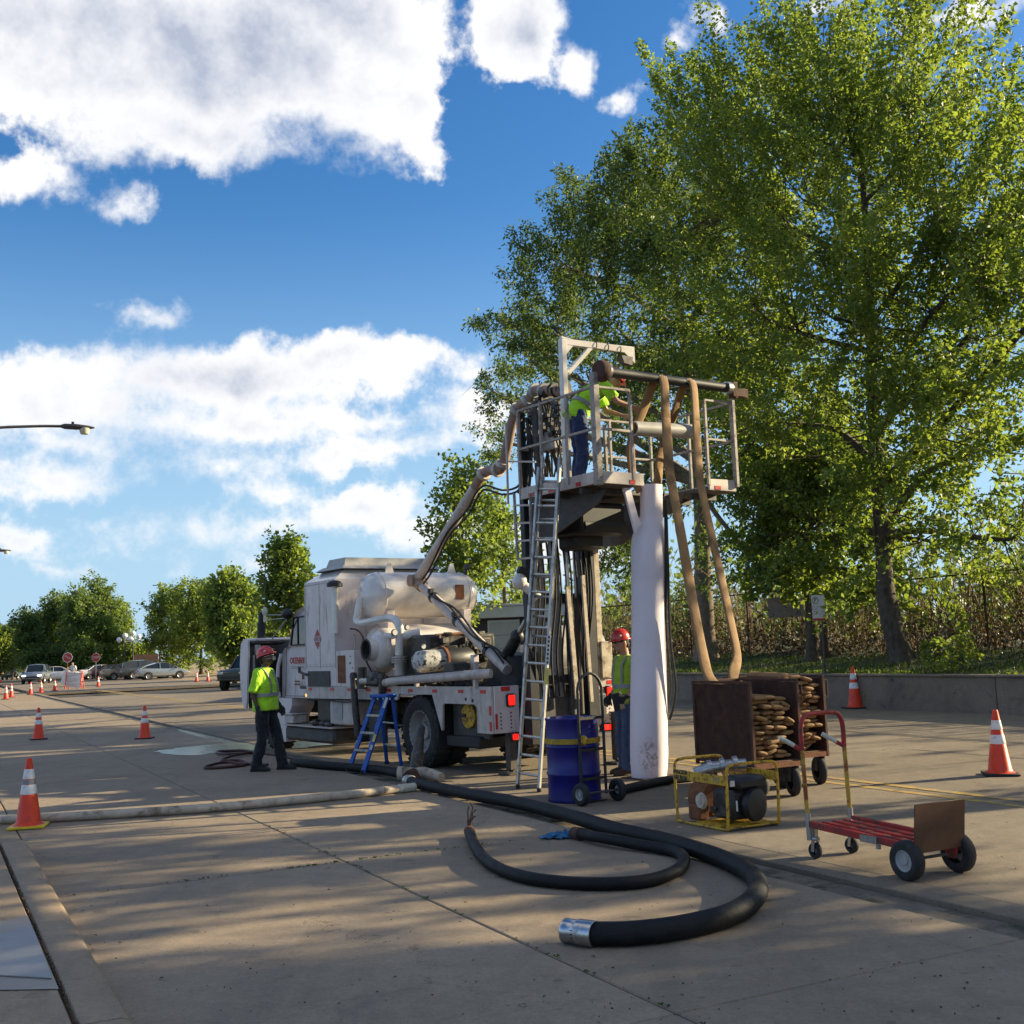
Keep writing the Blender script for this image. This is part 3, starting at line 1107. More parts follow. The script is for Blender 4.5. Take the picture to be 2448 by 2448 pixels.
make_tree('tree_of_heaven', 'darker green broad tree behind the raised platform, with bare twigs low down',
          [b1, at_t(1682, 1400, TD), at_t(1675, 1200, TD), at_t(1650, 950, TD), at_t(1620, 700, TD), at_t(1590, 500, TD)], (0.36, 0.08),
          [lobe(1560, 450, TD, 130, 85, 2.4), lobe(1430, 520, TD, 110, 90, 2.4), lobe(1690, 520, TD, 140, 110, 2.6), lobe(1360, 640, TD, 120, 90, 2.3),
           lobe(1520, 640, TD, 160, 110, 2.8), lobe(1700, 700, TD, 170, 120, 2.8), lobe(1330, 790, TD, 110, 70, 2.1), lobe(1490, 800, TD, 150, 90, 2.6),
           lobe(1280, 870, TD, 100, 70, 2.0), lobe(1420, 920, TD, 140, 80, 2.3), lobe(1230, 780, TD, 70, 35, 1.2), lobe(1200, 950, TD, 60, 60, 1.4), lobe(1215, 1060, TD, 65, 60, 1.4),
           lobe(1600, 930, TD, 160, 80, 2.4), lobe(1310, 1010, TD, 100, 60, 1.6), lobe(1760, 900, TD, 120, 130, 2.3), lobe(1740, 1150, TD, 110, 90, 1.8),
           lobe(1480, 1330, TD, 90, 60, 1.3), lobe(1800, 1330, TD, 100, 60, 1.4), lobe(1560, 1130, TD, 90, 50, 1.3)],
          640, 135, 0.185, 0.42, 'leaf_dark', 'bark_pale', 12, up=0.35, slen=(0.7, 1.6), scat=0.24, droop=0.45, twig_every=2, bare=150)
b2 = pz(at_t(1945, 1590, TD + .4))
make_tree('street_tree', 'straight dark trunk with a sparse crown just behind the no parking sign',
          [b2, b2 + V((.03, 0, 1.5)), at_t(1930, 1380, TD + .4), at_t(1925, 1150, TD + .4)], (0.20, 0.08),
          [lobe(1900, 1330, TD, 130, 70, 1.6), lobe(1960, 1180, TD, 130, 120, 1.8), lobe(2050, 1360, TD, 80, 50, 1.2)],
          210, 55, 0.20, 0.7, 'leaf_maple', 'bark', 13, up=0.3, slen=(0.6, 1.2), droop=.2)
bt = b2 + NT * 0.55 + NS * 0.1
make_tree('street_tree', 'second dark trunk standing close beside the sign pole, slimmer than its neighbour',
          [bt, bt + V((.02, 0, 1.8)), bt + V((.05, 0, 4.0)), bt + V((.1, .1, 5.6))], (0.15, 0.06),
          [(tuple(bt + V((.2, .2, 5.5))), (1.4, 1.4, 1.2))], 90, 55, 0.19, 0.7, 'leaf_maple', 'bark', 14, up=0.4)
# ---- trees of the same row further along the bank, beyond the right edge: their shade lies over the street; the deepest one is added to thicken it
for i, (t, s, h, sh) in enumerate(((21.6, 5.6, 15, 330), (21.0, -0.6, 14, 1100), (22.0, -6.8, 14.5, 760), (21.4, -13.4, 14, 640), (27.0, -4.5, 15, 700))):
    p = pz(RD(t, s))
    L_ = []
    rn = random.Random(40 + i)
    for j in range(11):
        a = j * 2.4
        zz = h * (0.34 + 0.052 * j)
        rad = 2.6 * (1 - abs(j - 4) / 9)
        L_.append((tuple(p + V((math.cos(a) * rad, math.sin(a) * rad, zz))), (1.9, 1.9, 1.35)))
    make_tree('maple_tree', ['tall maple first beyond the right edge of the frame, after the leaning maple', 'maple second beyond the right edge of the frame',
                             'maple third beyond the right edge of the frame', 'maple fourth beyond the right edge of the frame', 'unseen maple added deeper on the bank behind the third to thicken the shade'][i],
              [p, p + V((.1, 0, 3)), p + V((0, .1, 7)), p + V((0, 0, h * .85))], (0.30, 0.06), L_, int(sh * 0.72), 46, 0.25, 0.72, 'leaf_maple', 'bark', 60 + i,
              up=0.6, slen=(0.8, 1.6), scat=0.22, group='maples along the bank', twig_every=4)

# ---- trees behind the truck and across the lot
def plain_tree(name, label, u, vtop, vbot, y, wpx, shoots, per, leaf, lm, seed, group=None, bark='bark', up=0.5, n=7, z0=0.0, scat=.3, sparse=False):
    top = D(u, vtop, y); bot = D(u, vbot, y)
    base = V((bot.x, bot.y, z0))
    H_ = top.z - z0
    w = wpx * y / FPX
    rn = random.Random(seed)
    lo = max(bot.z - z0, 0.5)
    L_ = []
    for j in range(n):
        f = (j + 0.5) / n
        zz = lo + (H_ - lo) * (0.12 + 0.76 * f)
        rad = w * (0.62 - 0.5 * abs(f - 0.40)) * 0.62
        a = j * 2.4 + rn.random()
        L_.append(((base.x + math.cos(a) * rad * .85, base.y + math.sin(a) * rad * .7, z0 + zz), (w * .36, w * .36, (H_ - lo) * .23)))
    L_.append(((base.x, base.y, z0 + H_ * .84), (w * .22, w * .22, H_ * .12)))
    return make_tree(name, label, [base, base + V((.05, 0, H_ * .3)), base + V((0, .05, H_ * .6)), base + V((0, 0, H_ * .85))], (max(.1, H_ * .02), .04),
                     L_, shoots, per, leaf, 0.7, lm, bark, seed, up=up, slen=(H_ * .06, H_ * .12), scat=scat, group=group, twig_every=3 if not sparse else 1)


plain_tree('young_tree', 'airy olive green tree behind the tanks of the truck', 1110, 1130, 1440, 44, 120, 150, 40, 0.20, 'leaf_far', 71, None, 'bark_pale', 0.8, 9, 0.6, .26, True)
plain_tree('young_tree', 'thin tree rising between the boom and the mast', 1205, 1200, 1440, 47, 70, 70, 40, 0.20, 'leaf_far', 72, None, 'bark_pale', 0.8, 7, 0.6, .24, True)
plain_tree('young_tree', 'small yellow green tree rising behind the truck cab', 690, 1300, 1500, 46, 85, 150, 40, 0.20, 'leaf_maple', 73, None, 'bark_pale', 0.9, 7, 0, .22, True)
plain_tree('bushy_tree', 'round green tree close behind the truck cab and hood', 560, 1385, 1575, 74, 90, 420, 46, 0.28, 'leaf_far', 74, 'trees across the lot')
FT = [  # u, top, bottom, distance, width, material, label
    (480, 1395, 1580, 122, 120, 'leaf_maple', 'rounded light green tree right of the utility pole'),
    (410, 1410, 1580, 126, 100, 'leaf_far', 'mid green tree left of the utility pole beside the gap in the treeline'),
    (590, 1450, 1580, 112, 90, 'leaf_far_dark', 'dark tree low behind the raised hood'),
    (240, 1395, 1570, 128, 70, 'leaf_far_dark', 'tallest dark tree of the left group, right of its middle'),
    (195, 1420, 1575, 124, 75, 'leaf_far_dark', 'dark tree with a broad head in the middle of the left group'),
    (140, 1430, 1580, 130, 75, 'leaf_far_dark', 'dark ragged tree on the left side of the left group'),
    (80, 1470, 1580, 128, 80, 'leaf_far_dark', 'lower dark tree near the left end of the treeline'),
    (30, 1500, 1585, 134, 80, 'leaf_far_dark', 'low dark tree at the far left end of the treeline'),
    (240, 1485, 1590, 124, 70, 'leaf_maple', 'sunlit yellow green bush tree behind the stop sign'),
    (200, 1530, 1590, 122, 60, 'leaf_far', 'small rounded tree low behind the paddle holder'),
    (110, 1545, 1592, 126, 90, 'leaf_far_dark', 'low dark shrubby tree above the facing car'),
    (330, 1545, 1592, 130, 60, 'leaf_far', 'small tree seen in the gap by the globe lamps'),
    (285, 1440, 1560, 140, 45, 'leaf_far', 'thin pale half bare tree at the right end of the left group'),
    (660, 1480, 1580, 110, 90, 'leaf_far', 'green tree seen through the cab window'),
    (0, 1505, 1590, 120, 30, 'leaf_maple', 'sliver of a yellow green tree cut by the left edge'),
    (740, 1440, 1590, 90, 90, 'leaf_far_dark', 'tree hidden behind the white tank box'),
]
for i, (u, a, e, y, w, m, lb) in enumerate(FT):
    plain_tree('lot_tree', lb, u, a, e + 14, y, w, 260 if w > 50 else 120, 46, 0.30, m, 80 + i, 'trees across the lot', scat=.36, n=10)

# ---- chain-link fence on the bank
TF = 23.0
fen = thing('chain_link_fence', 'rusty chain link fence with a top rail along the bank behind the trees', 'fence', RD(TF, 12, bank_z(TF, 12)))
for k in range(0, 17):
    s = -1.5 + 3.05 * k
    b = MB(); b.cyl(RD(TF, s, bank_z(TF, s) - .1), RD(TF, s, 3.08), 0.035, n=8)
    b.ball(RD(TF, s, 3.09), .042, 8, 5)
    b.build('post', 'dark_rust', fen)
b = MB(); b.cyl(RD(TF, -1.5, 3.03), RD(TF, -1.5 + 3.05 * 16, 3.03), 0.024, n=6)
b.build('top_rail', 'dark_rust', fen)
b = MB()
z0, z1 = 1.12, 3.0
L = 3.05 * 16
k = 0.085
for i in range(int(L / k)):
    for sg in (1, -1):
        a = -1.5 + i * k
        e = a + sg * (z1 - z0) * 0.95
        a1, e1 = (a, e)
        if e1 < -1.5 or e1 > -1.5 + L:
            continue
        p, q = RD(TF - .03, a1, z0), RD(TF - .03, e1, z1)
        w = 0.0035
        b.add([p + V((0, 0, w)), p - V((0, 0, w)), q - V((0, 0, w)), q + V((0, 0, w))], [(0, 1, 2, 3)])
b.build('wire_mesh', 'dark_rust', fen, 0)

# ---- dry cane thicket and undergrowth behind the fence
g = np.random.default_rng(5)
b = MB()
for i in range(1500):
    t = 23.3 + abs(g.normal(0, 1)) * 1.6
    s = g.uniform(4, 62)
    h = g.uniform(1.1, 2.7) if g.random() < .8 else g.uniform(2.6, 4.2)
    p = RD(t, s, bank_z(t, s) - .05)
    lean = V((g.normal(0, .22), g.normal(0, .22), 1))
    if g.random() < .25:
        lean = V((g.normal(0, .6), g.normal(0, .4), .8))
    q = p + lean * h * .5
    e = q + (lean + V((g.normal(0, .12), g.normal(0, .12), 0))) * h * .5
    r = g.uniform(.010, .022)
    b.tube([p, q, e], [r, r * .85, r * .4], 4, False)
    if g.random() < .5:
        w = e + V((g.normal(0, .3), g.normal(0, .3), g.uniform(-.5, .1)))
        b.tube([q.lerp(e, .6), w], [r * .5, r * .25], 3, False)
stuff(b.build('cane_thicket', 'cane', smooth=0), 'thicket of dry tan canes standing behind the chain link fence', 'dry canes')
n = 24000
t = 22.2 + np.abs(g.normal(0, 1, n)) * 2.0
s = g.uniform(2, 64, n)
z = np.abs(g.normal(0, .62, n))
P = np.array([tuple(RD(a, c, bank_z(a, c) + zz)) for a, c, zz in zip(t, s, z)])
stuff(leaf_mesh('leaf_litter', P, unit(n, g), unit(n, g), g.uniform(.06, .16, n), g.uniform(.04, .1, n), 'dry_leaf'), 'brown dead undergrowth along the foot of the fence', 'undergrowth')
# green shrubs growing through it
for i, (t, s, r, lb) in enumerate(((24.6, 33.5, 1.3, 'green shrub behind the fence between the hanging tube and the brown hoses'), (25.5, 38.5, 1.6, 'green shrub behind the fence just left of the white tube'),
                                   (25.5, 27.0, 1.2, 'green shrub behind the fence beside the big trunk'), (26, 21.0, 1.4, 'green shrub behind the fence under the leaning maple'), (26, 16.5, 1.3, 'green shrub behind the fence at the right edge'))):
    p = RD(t, s, bank_z(t, s))
    make_tree('shrub', lb, [p, p + V((0, 0, .6)), p + V((.1, 0, 1.2))], (0.05, 0.02), [(tuple(p + V((0, 0, 1.2 + .3 * r))), (r * .9, r * .9, r * .8)), (tuple(p + V((.5, .3, .9))), (r * .7, r * .7, r * .6))],
              55, 40, 0.12, 0.6, 'leaf_dark', 'bark', 120 + i, group='shrubs behind the fence', slen=(.3, .7), scat=.14, cat='shrub', limb_r=.03)
# the wood beyond: one mass of far trees
n = 26000
tt = g.uniform(34, 60, n); s2 = g.uniform(-30, 95, n)
zz = 1.2 + np.abs(g.normal(0, 1.0, n)) * (1.9 + 1.0 * np.sin(s2 * .31) + 0.6 * np.sin(s2 * .83))
P = np.array([tuple(RD(a, c, w)) for a, c, w in zip(tt, s2, zz)])
stuff(leaf_mesh('far_wood', P, unit(n, g), unit(n, g), g.uniform(.4, .8, n), g.uniform(.25, .5, n), 'leaf_far_dark'), 'low mass of scrub woodland far behind the fence', 'woodland')

# ---- grass on the bank and weeds over the coping
n = 30000
tt = 18.95 + 3.8 * g.random(n) ** 1.25
s2 = g.uniform(8, 60, n)
P = np.array([tuple(RD(a, c, bank_z(a, c) - .01)) for a, c in zip(tt, s2)])
up_ = np.tile(np.array([0, 0, 1.0]), (n, 1)) + g.normal(0, .45, (n, 3))
stuff(leaf_mesh('bank_grass', P, unit(n, g), up_, g.uniform(.06, .17, n), g.uniform(.012, .03, n), 'grass'), 'short grass growing on the bank above the wall', 'grass')
n = 2600
tt = 18.93 + .25 * g.random(n); s2 = g.uniform(10, 45, n)
keep = np.sin(s2 * 1.7) + np.sin(s2 * .63 + 1) > -.2
tt, s2 = tt[keep], s2[keep]; n = len(tt)
P = np.array([tuple(RD(a, c, .74 + .06 * w)) for a, c, w in zip(tt, s2, g.random(n))])
stuff(leaf_mesh('wall_weeds', P, unit(n, g), np.array([0, 0, .6]) + unit(n, g), g.uniform(.05, .12, n), g.uniform(.03, .07, n), 'leaf_maple'), 'bright weeds sprouting along the top of the wall', 'weeds')
pw = pz(at_t(2235, 1600, 19.4))
for i, (du, lb) in enumerate(((0, 'small bright weed clump at the foot of the leaning maple, nearer its trunk'), (.75, 'small bright weed clump right of the leaning maple, farther from its trunk'))):
    q = pw - NS * du
    make_tree('weed_plant', lb, [q, q + V((0, 0, .3)), q + V((.05, 0, .6))], (0.012, 0.005), [(tuple(q + V((0, 0, .5))), (.22, .22, .35))], 16, 22, 0.11, 0.7, 'leaf_maple', 'bark', 140 + i, cat='weed', slen=(.1, .25), scat=.07, limb_r=.01)

# ------------------------------------------------------------------ the service truck
TA = R(35)
TO = V((-0.36, 15.10, 0.0))
TX = V((math.cos(TA), math.sin(TA), 0))
TY = V((-math.sin(TA), math.cos(TA), 0))
CAMP = V((0, 0, CAM_H))


def tk_x(u, v, x):
    """truck coordinates of a measured point on the truck plane x = const"""
    d = ray(u, v)
    p = CAMP + d * (((TO - CAMP).dot(TX) + x) / d.dot(TX)) - TO
    return V((p.dot(TX), p.dot(TY), p.z))


def tk_y(u, v, y):
    d = ray(u, v)
    p = CAMP + d * (((TO - CAMP).dot(TY) + y) / d.dot(TY)) - TO
    return V((p.dot(TX), p.dot(TY), p.z))


def tk_w(x, y, z):
    return TO + TX * x + TY * y + V((0, 0, z))


def text_mesh(name, body, m, size, loc, ax, ay, parent, ext=0.002, align='CENTER', bold=0.0):
    """lettering as a thin mesh: reads along ax, stands along ay"""
    cu = bpy.data.curves.new(name, 'FONT')
    cu.body = body
    cu.size = size
    cu.extrude = ext
    cu.offset = bold
    cu.align_x = align
    cu.align_y = 'CENTER'
    cu.resolution_u = 3
    tmp = bpy.data.objects.new(name, cu)
    COL.objects.link(tmp)
    dg = bpy.context.evaluated_depsgraph_get()
    me = bpy.data.meshes.new_from_object(tmp.evaluated_get(dg))
    bpy.data.objects.remove(tmp)
    ax, ay = V(ax).normalized(), V(ay).normalized()
    az = ax.cross(ay)
    loc = V(loc) - ORIG.get(parent.name, V((0, 0, 0)))
    me.transform(Matrix(((ax.x, ay.x, az.x, loc.x), (ax.y, ay.y, az.y, loc.y), (ax.z, ay.z, az.z, loc.z), (0, 0, 0, 1))))
    me.materials.clear()
    me.materials.append(MATS[m])
    o = bpy.data.objects.new(name, me)
    COL.objects.link(o)
    o.parent = parent
    ORIG[o.name] = ORIG.get(parent.name, V((0, 0, 0)))
    return o


def loft_rect(rows):
    """rows of (x0, x1, y0, y1, z) joined to a closed solid"""
    vs = []
    for (x0, x1, y0, y1, z) in rows:
        vs += [(x0, y0, z), (x1, y0, z), (x1, y1, z), (x0, y1, z)]
    fs = []
    for i in range(len(rows) - 1):
        for j in range(4):
            a, b_ = i * 4 + j, i * 4 + (j + 1) % 4
            fs.append((a, b_, b_ + 4, a + 4))
    fs.append((3, 2, 1, 0))
    k = len(rows) * 4
    fs.append((k - 4, k - 3, k - 2, k - 1))
    return MB().add(vs, fs)


def wheel(parent, c, r, w, axis, tm='tyre', rm='pale_grey', rim=0.58, dish=0.10, nuts=8, name='wheel'):
    """a tyre with a dished rim; axis points outwards"""
    ax = V(axis).normalized()
    c = V(c)
    b = MB()
    h = w / 2
    b.lathe([(r * rim, -h * .82), (r * .80, -h), (r * .93, -h * .92), (r, -h * .6), (r, h * .6), (r * .93, h * .92), (r * .80, h), (r * rim, h * .82)], c, ax, 26)
    for k in range(26 if r > .3 else 0):
        a = 2 * math.pi * k / 26
        x = ax.orthogonal().normalized(); y = ax.cross(x)
        q = c + (x * math.cos(a) + y * math.sin(a)) * r * .995
        b.box(q, (w * .92, r * .13, r * .045), Matrix((ax, -x * math.sin(a) + y * math.cos(a), x * math.cos(a) + y * math.sin(a))).transposed())
    w_o = b.build(name, tm, parent, 50)
    b = MB()
    b.lathe([(r * rim * 1.04, h * .84), (r * rim * .97, h * .80), (r * rim * .86, h * .80 - dish), (r * .22, h * .8 - dish * 1.15), (r * .20, h * .8 - dish * .4), (0.001, h * .8 - dish * .4)], c, ax, 24)
    x = ax.orthogonal().normalized(); y = ax.cross(x)
    for k in range(nuts):
        a = 2 * math.pi * k / nuts
        q = c + ax * (h * .8 - dish * 1.1) + (x * math.cos(a) + y * math.sin(a)) * r * .34
        b.cyl(q, q + ax * r * .05, r * .035, n=6)
    b.build('rim', rm, w_o, 40)
    return w_o


tk = thing('service_truck', 'white service truck seen from behind, with transverse tanks, folded boom and raised rear work platform', 'truck', TO, TA, world=False)


def tp(mb, name, m, parent=None, smooth=40):
    return mb.build(name, m, parent or tk, smooth)


# chassis, deck and side rails
b = MB()
for x in (0.72, 1.46):
    b.box((x, 4.0, 0.76), (0.09, 8.4, 0.26), None, 0, .01)
for y in (0.2, 1.4, 2.6, 4.0, 5.4, 6.8, 8.0):
    b.box((1.09, y, 0.74), (0.66, 0.10, 0.18))
b.box((1.1, 1.95, 0.52), (1.5, .16, .16), None, 0, .03)
b.ball((1.1, 1.95, .52), (.22, .24, .22))
b.cyl((1.1, 1.95, .55), (1.1, 5.8, .72), .05)
b.box((1.1, 0.9, 0.42), (2.0, 0.85, 0.16), None, 0, .02)
tp(b, 'chassis', 'black_steel')
b = MB(); b.box((1.12, 2.83, 1.10), (2.14, 5.62, .08), None, 0, .01)
tp(b, 'deck', 'dark_steel')
b = MB()
P_ = [(5.66, .94), (2.50, .96), (2.44, 1.05), (1.50, 1.05), (1.27, .565), (1.245, .565), (1.225, .90), (1.19, .935), (0.42, .935), (0.36, .90), (0.36, .565), (0.0, .565), (0.0, 1.17), (5.66, 1.15)]
b.prism(P_, (0, 1, 0), (0, 0, 1), (1, 0, 0), (0, 0, 0), 0.03)
sk = tp(b, 'side_skirt', 'truck_grimy', smooth=0)
for y in (5.5, 4.66, 4.05, 3.4, 2.74, 2.1, 1.42, .74, .19):
    bb = MB(); bb.box((-.004, y, 1.105 - .008 * (y / 5.5)), (.006, .125, .045)); tp(bb, 'reflector', 'red_tape', sk, 0)
for z in (.66, .86):
    bb = MB(); bb.box((-.004, .035, z), (.006, .045, .12)); tp(bb, 'reflector', 'red_tape', sk, 0)
b = MB(); b.cyl((-.006, .62, 1.0), (.02, .62, 1.0), .022); b.cyl((-.006, .45, .985), (.02, .45, .985), .024); tp(b, 'drain_hole', 'black_steel', sk)
b = MB(); b.tube([(-.01, 5.62, .93), (.015, 5.0, .92), (-.02, 4.2, .9), (-.01, 3.4, .93), (.03, 3.0, .85)], .012, 6); tp(b, 'cable', 'rubber', sk)
b = MB(); b.prism([(5.66, .94), (0, .56), (0, 1.17), (5.66, 1.15)], (0, 1, 0), (0, 0, 1), (1, 0, 0), (2.20, 0, 0), .03)
tp(b, 'side_skirt', 'truck_grimy', smooth=0)
# reel showing through the skirt opening
b = MB(); b.lathe([(.001, -.02), (.165, -.02), (.17, 0), (.165, .02), (.06, .025), (.001, .03)], (.16, .80, .765), (-1, 0, 0), 24)
rl = tp(b, 'reel', 'yellow_paint')
b = MB(); b.box((.125, .93, .77), (.012, .19, .05)); tp(b, 'slot', 'black_steel', rl, 0)
b = MB(); b.box((.2, .78, .72), (.05, .9, .5)); b.box((.16, .47, .66), (.1, .12, .18)); tp(b, 'locker_wall', 'dark_steel')
# rear end panels and lamps
for (x0, x1) in ((.03, .42), (1.74, 2.20)):
    b = MB(); b.box(((x0 + x1) / 2, -.012, .868), (x1 - x0, .03, .605), None, 0, .006)
    rp = tp(b, 'rear_panel', 'truck_white')
    s_ = 1 if x0 < 1 else -1
    for k in range(5):
        for dx in (.09, .25):
            bb = MB(); bb.cyl((x0 + dx if s_ > 0 else x1 - dx, -.031, .63 + k * .048), (x0 + dx if s_ > 0 else x1 - dx, -.02, .63 + k * .048), .012, n=8)
            tp(bb, 'bolt_hole', 'dark_steel', rp)
    bb = MB(); bb.box(((x0 + x1) / 2 - .02 * s_, -.029, 1.135), (.14, .006, .06)); tp(bb, 'reflector', 'red_tape', rp, 0)
    bb = MB(); bb.box((x0 + .02 if s_ < 0 else x0 + .02, -.029, .72), (.035, .006, .2)); tp(bb, 'reflector', 'red_tape', rp, 0)
for (x, z, w, h) in ((.27, .985, .11, .14), (.31, .51, .10, .085), (1.93, 1.0, .11, .15), (1.84, .525, .17, .085)):
    b = MB(); b.box((x, -.045, z), (w + .03, .05, h + .03), None, 0, .02); lp = tp(b, 'tail_lamp', 'black_steel')
    b = MB(); b.box((x, -.074, z), (w - .01, .02, h - .01), None, 0, .012); tp(b, 'lens', 'lamp_red', lp)
b = MB(); b.box((.80, -.02, 1.0), (.36, .012, .20)); pl_ = tp(b, 'number_board', 'pale_grey', smooth=0)
text_mesh('number', '66', 'print_black', .12, (.80, -.030, 1.02), (1, 0, 0), (0, 0, 1), pl_)
# wheels
for y in (1.95,):
    wheel(tk, (.16, y, .515), .515, .27, (-1, 0, 0), dish=.16)
    wheel(tk, (.46, y, .515), .515, .27, (-1, 0, 0), dish=.05)
    wheel(tk, (2.06, y, .515), .515, .27, (1, 0, 0), dish=.16)
    wheel(tk, (1.76, y, .515), .515, .27, (1, 0, 0), dish=.05)
wheel(tk, (.22, 7.25, .50), .50, .28, (-1, 0, 0), dish=.04)
wheel(tk, (2.0, 7.25, .50), .50, .28, (1, 0, 0), dish=.04)
b = MB(); b.cyl((.1, 7.25, .5), (2.1, 7.25, .5), .05); tp(b, 'front_axle', 'black_steel')
b = MB(); b.box((.22, 1.42, .62), (.36, .012, .62)); tp(b, 'mud_flap', 'rubber', smooth=0)
# outriggers
for (x, y) in ((.36, .12), (2.02, -.06)):
    b = MB(); b.box((x, y, .40), (.11, .11, .66), None, 0, .008); b.box((x, y, .03), (.26, .26, .03), None, 0, .006); b.cyl((x, y, .03), (x, y, .2), .035)
    tp(b, 'outrigger', 'dark_steel')
# tanks and lockers slung under the deck
b = MB(); b.box((.20, 5.55, .34), (.46, 1.92, .25), None, 0, .05); ft = tp(b, 'fuel_tank', 'dark_steel')
b = MB(); b.box((.18, 5.55, .474), (.5, 1.94, .016), None, 0, .004); tp(b, 'tread_plate', 'truck_grimy', ft)
b = MB(); b.box((.26, 4.38, .73), (.44, .92, .38), None, 0, .012); lk = tp(b, 'locker', 'truck_grimy')
b = MB(); b.box((.036, 4.55, .75), (.012, .34, .26), None, 0, .004); tp(b, 'locker_door', 'pale_grey', lk)
b = MB(); b.box((.4, 5.3, .72), (.3, .9, .4)); b.ball((.12, 5.2, .53), (.10, .14, .05)); b.ball((.10, 5.5, .53), (.09, .10, .06)); b.ball((.1, 5.0, .52), (.07, .12, .05)); tp(b, 'engine_clutter', 'greasy')
b = MB(); b.box((.14, 6.42, .66), (.34, .42, .03), None, 0, .006); b.box((.14, 6.42, .57), (.26, .36, .14), None, 0, .01); tp(b, 'step', 'truck_grimy')
b = MB(); b.box((.1, 3.3, .55), (.05, .5, .5)); b.box((.12, 2.75, .74), (.03, .05, .36)); b.box((.12, 2.62, .58), (.03, .28, .03)); tp(b, 'air_tank_bracket', 'dark_steel')
b = MB(); b.cyl((.25, 3.0, .62), (.25, 3.8, .62), .13, n=16); tp(b, 'air_tank', 'black_steel')

# cab
b = MB()
prof = [(5.70, .93), (5.70, 2.44), (5.95, 2.50), (6.18, 2.45), (6.32, 2.36), (6.46, 1.83), (6.62, 1.80), (6.74, 1.70), (6.76, .93)]
for (x0, x1, sc_) in ((.06, 2.14, 1),):
    vs = []; n = len(prof)
    for (x, ins) in ((.10, .05), (.04, 0), (2.16, 0), (2.10, .05)):
        for (y, z) in prof:
            vs.append((x + (.05 if z > 1.85 and x < 1 else (-.05 if z > 1.85 else 0)), y, z - (ins if z > 2.3 else 0)))
    fs = [(i * n + j, i * n + (j + 1) % n, (i + 1) * n + (j + 1) % n, (i + 1) * n + j) for i in range(3) for j in range(n)]
    fs += [tuple(range(n)), tuple(range(3 * n, 4 * n))[::-1]]
    b.add(vs, fs)
cab = tp(b, 'cab', 'truck_white', smooth=25)
b = MB(); b.prism([(5.74, 1.86), (5.74, 2.32), (6.28, 2.30), (6.40, 1.86)], (0, 1, 0), (0, 0, 1), (1, 0, 0), (.075, 0, 0), .012)
tp(b, 'side_window', 'glass_dark', cab, 0)
b = MB()
for (a, c) in (((5.73, 1.85), (5.73, 2.34)), ((5.73, 2.34), (6.29, 2.32)), ((6.29, 2.32), (6.42, 1.85)), ((6.42, 1.85), (5.73, 1.85)), ((6.12, 1.86), (6.12, 2.32))):
    b.bar((.07, a[0], a[1]), (.07, c[0], c[1]), .02, .022)
tp(b, 'window_frame', 'rubber', cab)
b = MB(); b.box((1.10, 6.42, 2.05), (1.8, .012, .44), Matrix.Rotation(R(16), 3, 'X')); tp(b, 'windscreen', 'glass_dark', cab, 0)
b = MB()
for (a, c) in (((5.73, .97), (5.73, 1.84)), ((6.60, .97), (6.52, 1.82)), ((5.73, .97), (6.60, .97))):
    b.bar((.036, a[0], a[1]), (.036, c[0], c[1]), .008, .008)
tp(b, 'door_seam', 'dark_steel', cab)
b = MB(); b.box((.028, 5.85, 1.12), (.012, .24, .05), None, 0, .02); tp(b, 'door_handle', 'dark_steel', cab)
text_mesh('lettering', 'OKENNY', 'print_red', .145, (.033, 6.09, 1.575), (0, -1, 0), (0, 0, 1), cab, .002, 'CENTER', .006)
b = MB(); b.box((.034, 6.09, 1.47), (.004, .5, .018)); b.box((.034, 6.2, 1.44), (.004, .26, .012)); tp(b, 'small_lettering', 'print_grey', cab, 0)
b = MB(); b.box((.034, 5.85, 1.30), (.004, .10, .09)); b.box((.034, 6.1, 1.22), (.004, .2, .03)); b.box((.034, 6.1, 1.17), (.004, .22, .03)); tp(b, 'decal', 'rust', cab, 0)
b = MB(); b.ball((-.02, 6.36, 2.40), (.10, .13, .09), 12, 8); b.cyl((-.02, 6.36, 2.3), (.1, 6.3, 2.1), .012); tp(b, 'spot_lamp', 'black_steel', cab)
b = MB(); b.cyl((.0, 5.67, .99), (.03, 5.67, .99), .028); tp(b, 'marker_lamp', 'lamp_amber', cab)
b = MB(); b.tube([(.03, 6.75, 1.70), (-.01, 6.80, 1.50), (-.02, 6.83, 1.2), (0, 6.80, .95)], .035, 8); tp(b, 'grab_tube', 'truck_white', cab)
b = MB(); b.tube([(-.01, 6.83, 1.35), (-.03, 6.78, 1.2), (-.02, 6.70, 1.06)], .026, 8); tp(b, 'hose', 'rubber', cab)
b = MB()
b.prism([(6.30, .93), (6.95, .93), (7.10, .86), (6.98, .70), (6.80, .45), (6.66, .17), (6.58, .17), (6.52, .60), (6.30, .80)], (0, 1, 0), (0, 0, 1), (1, 0, 0), (.02, 0, 0), .42)
tp(b, 'fender', 'truck_white', cab, 0)
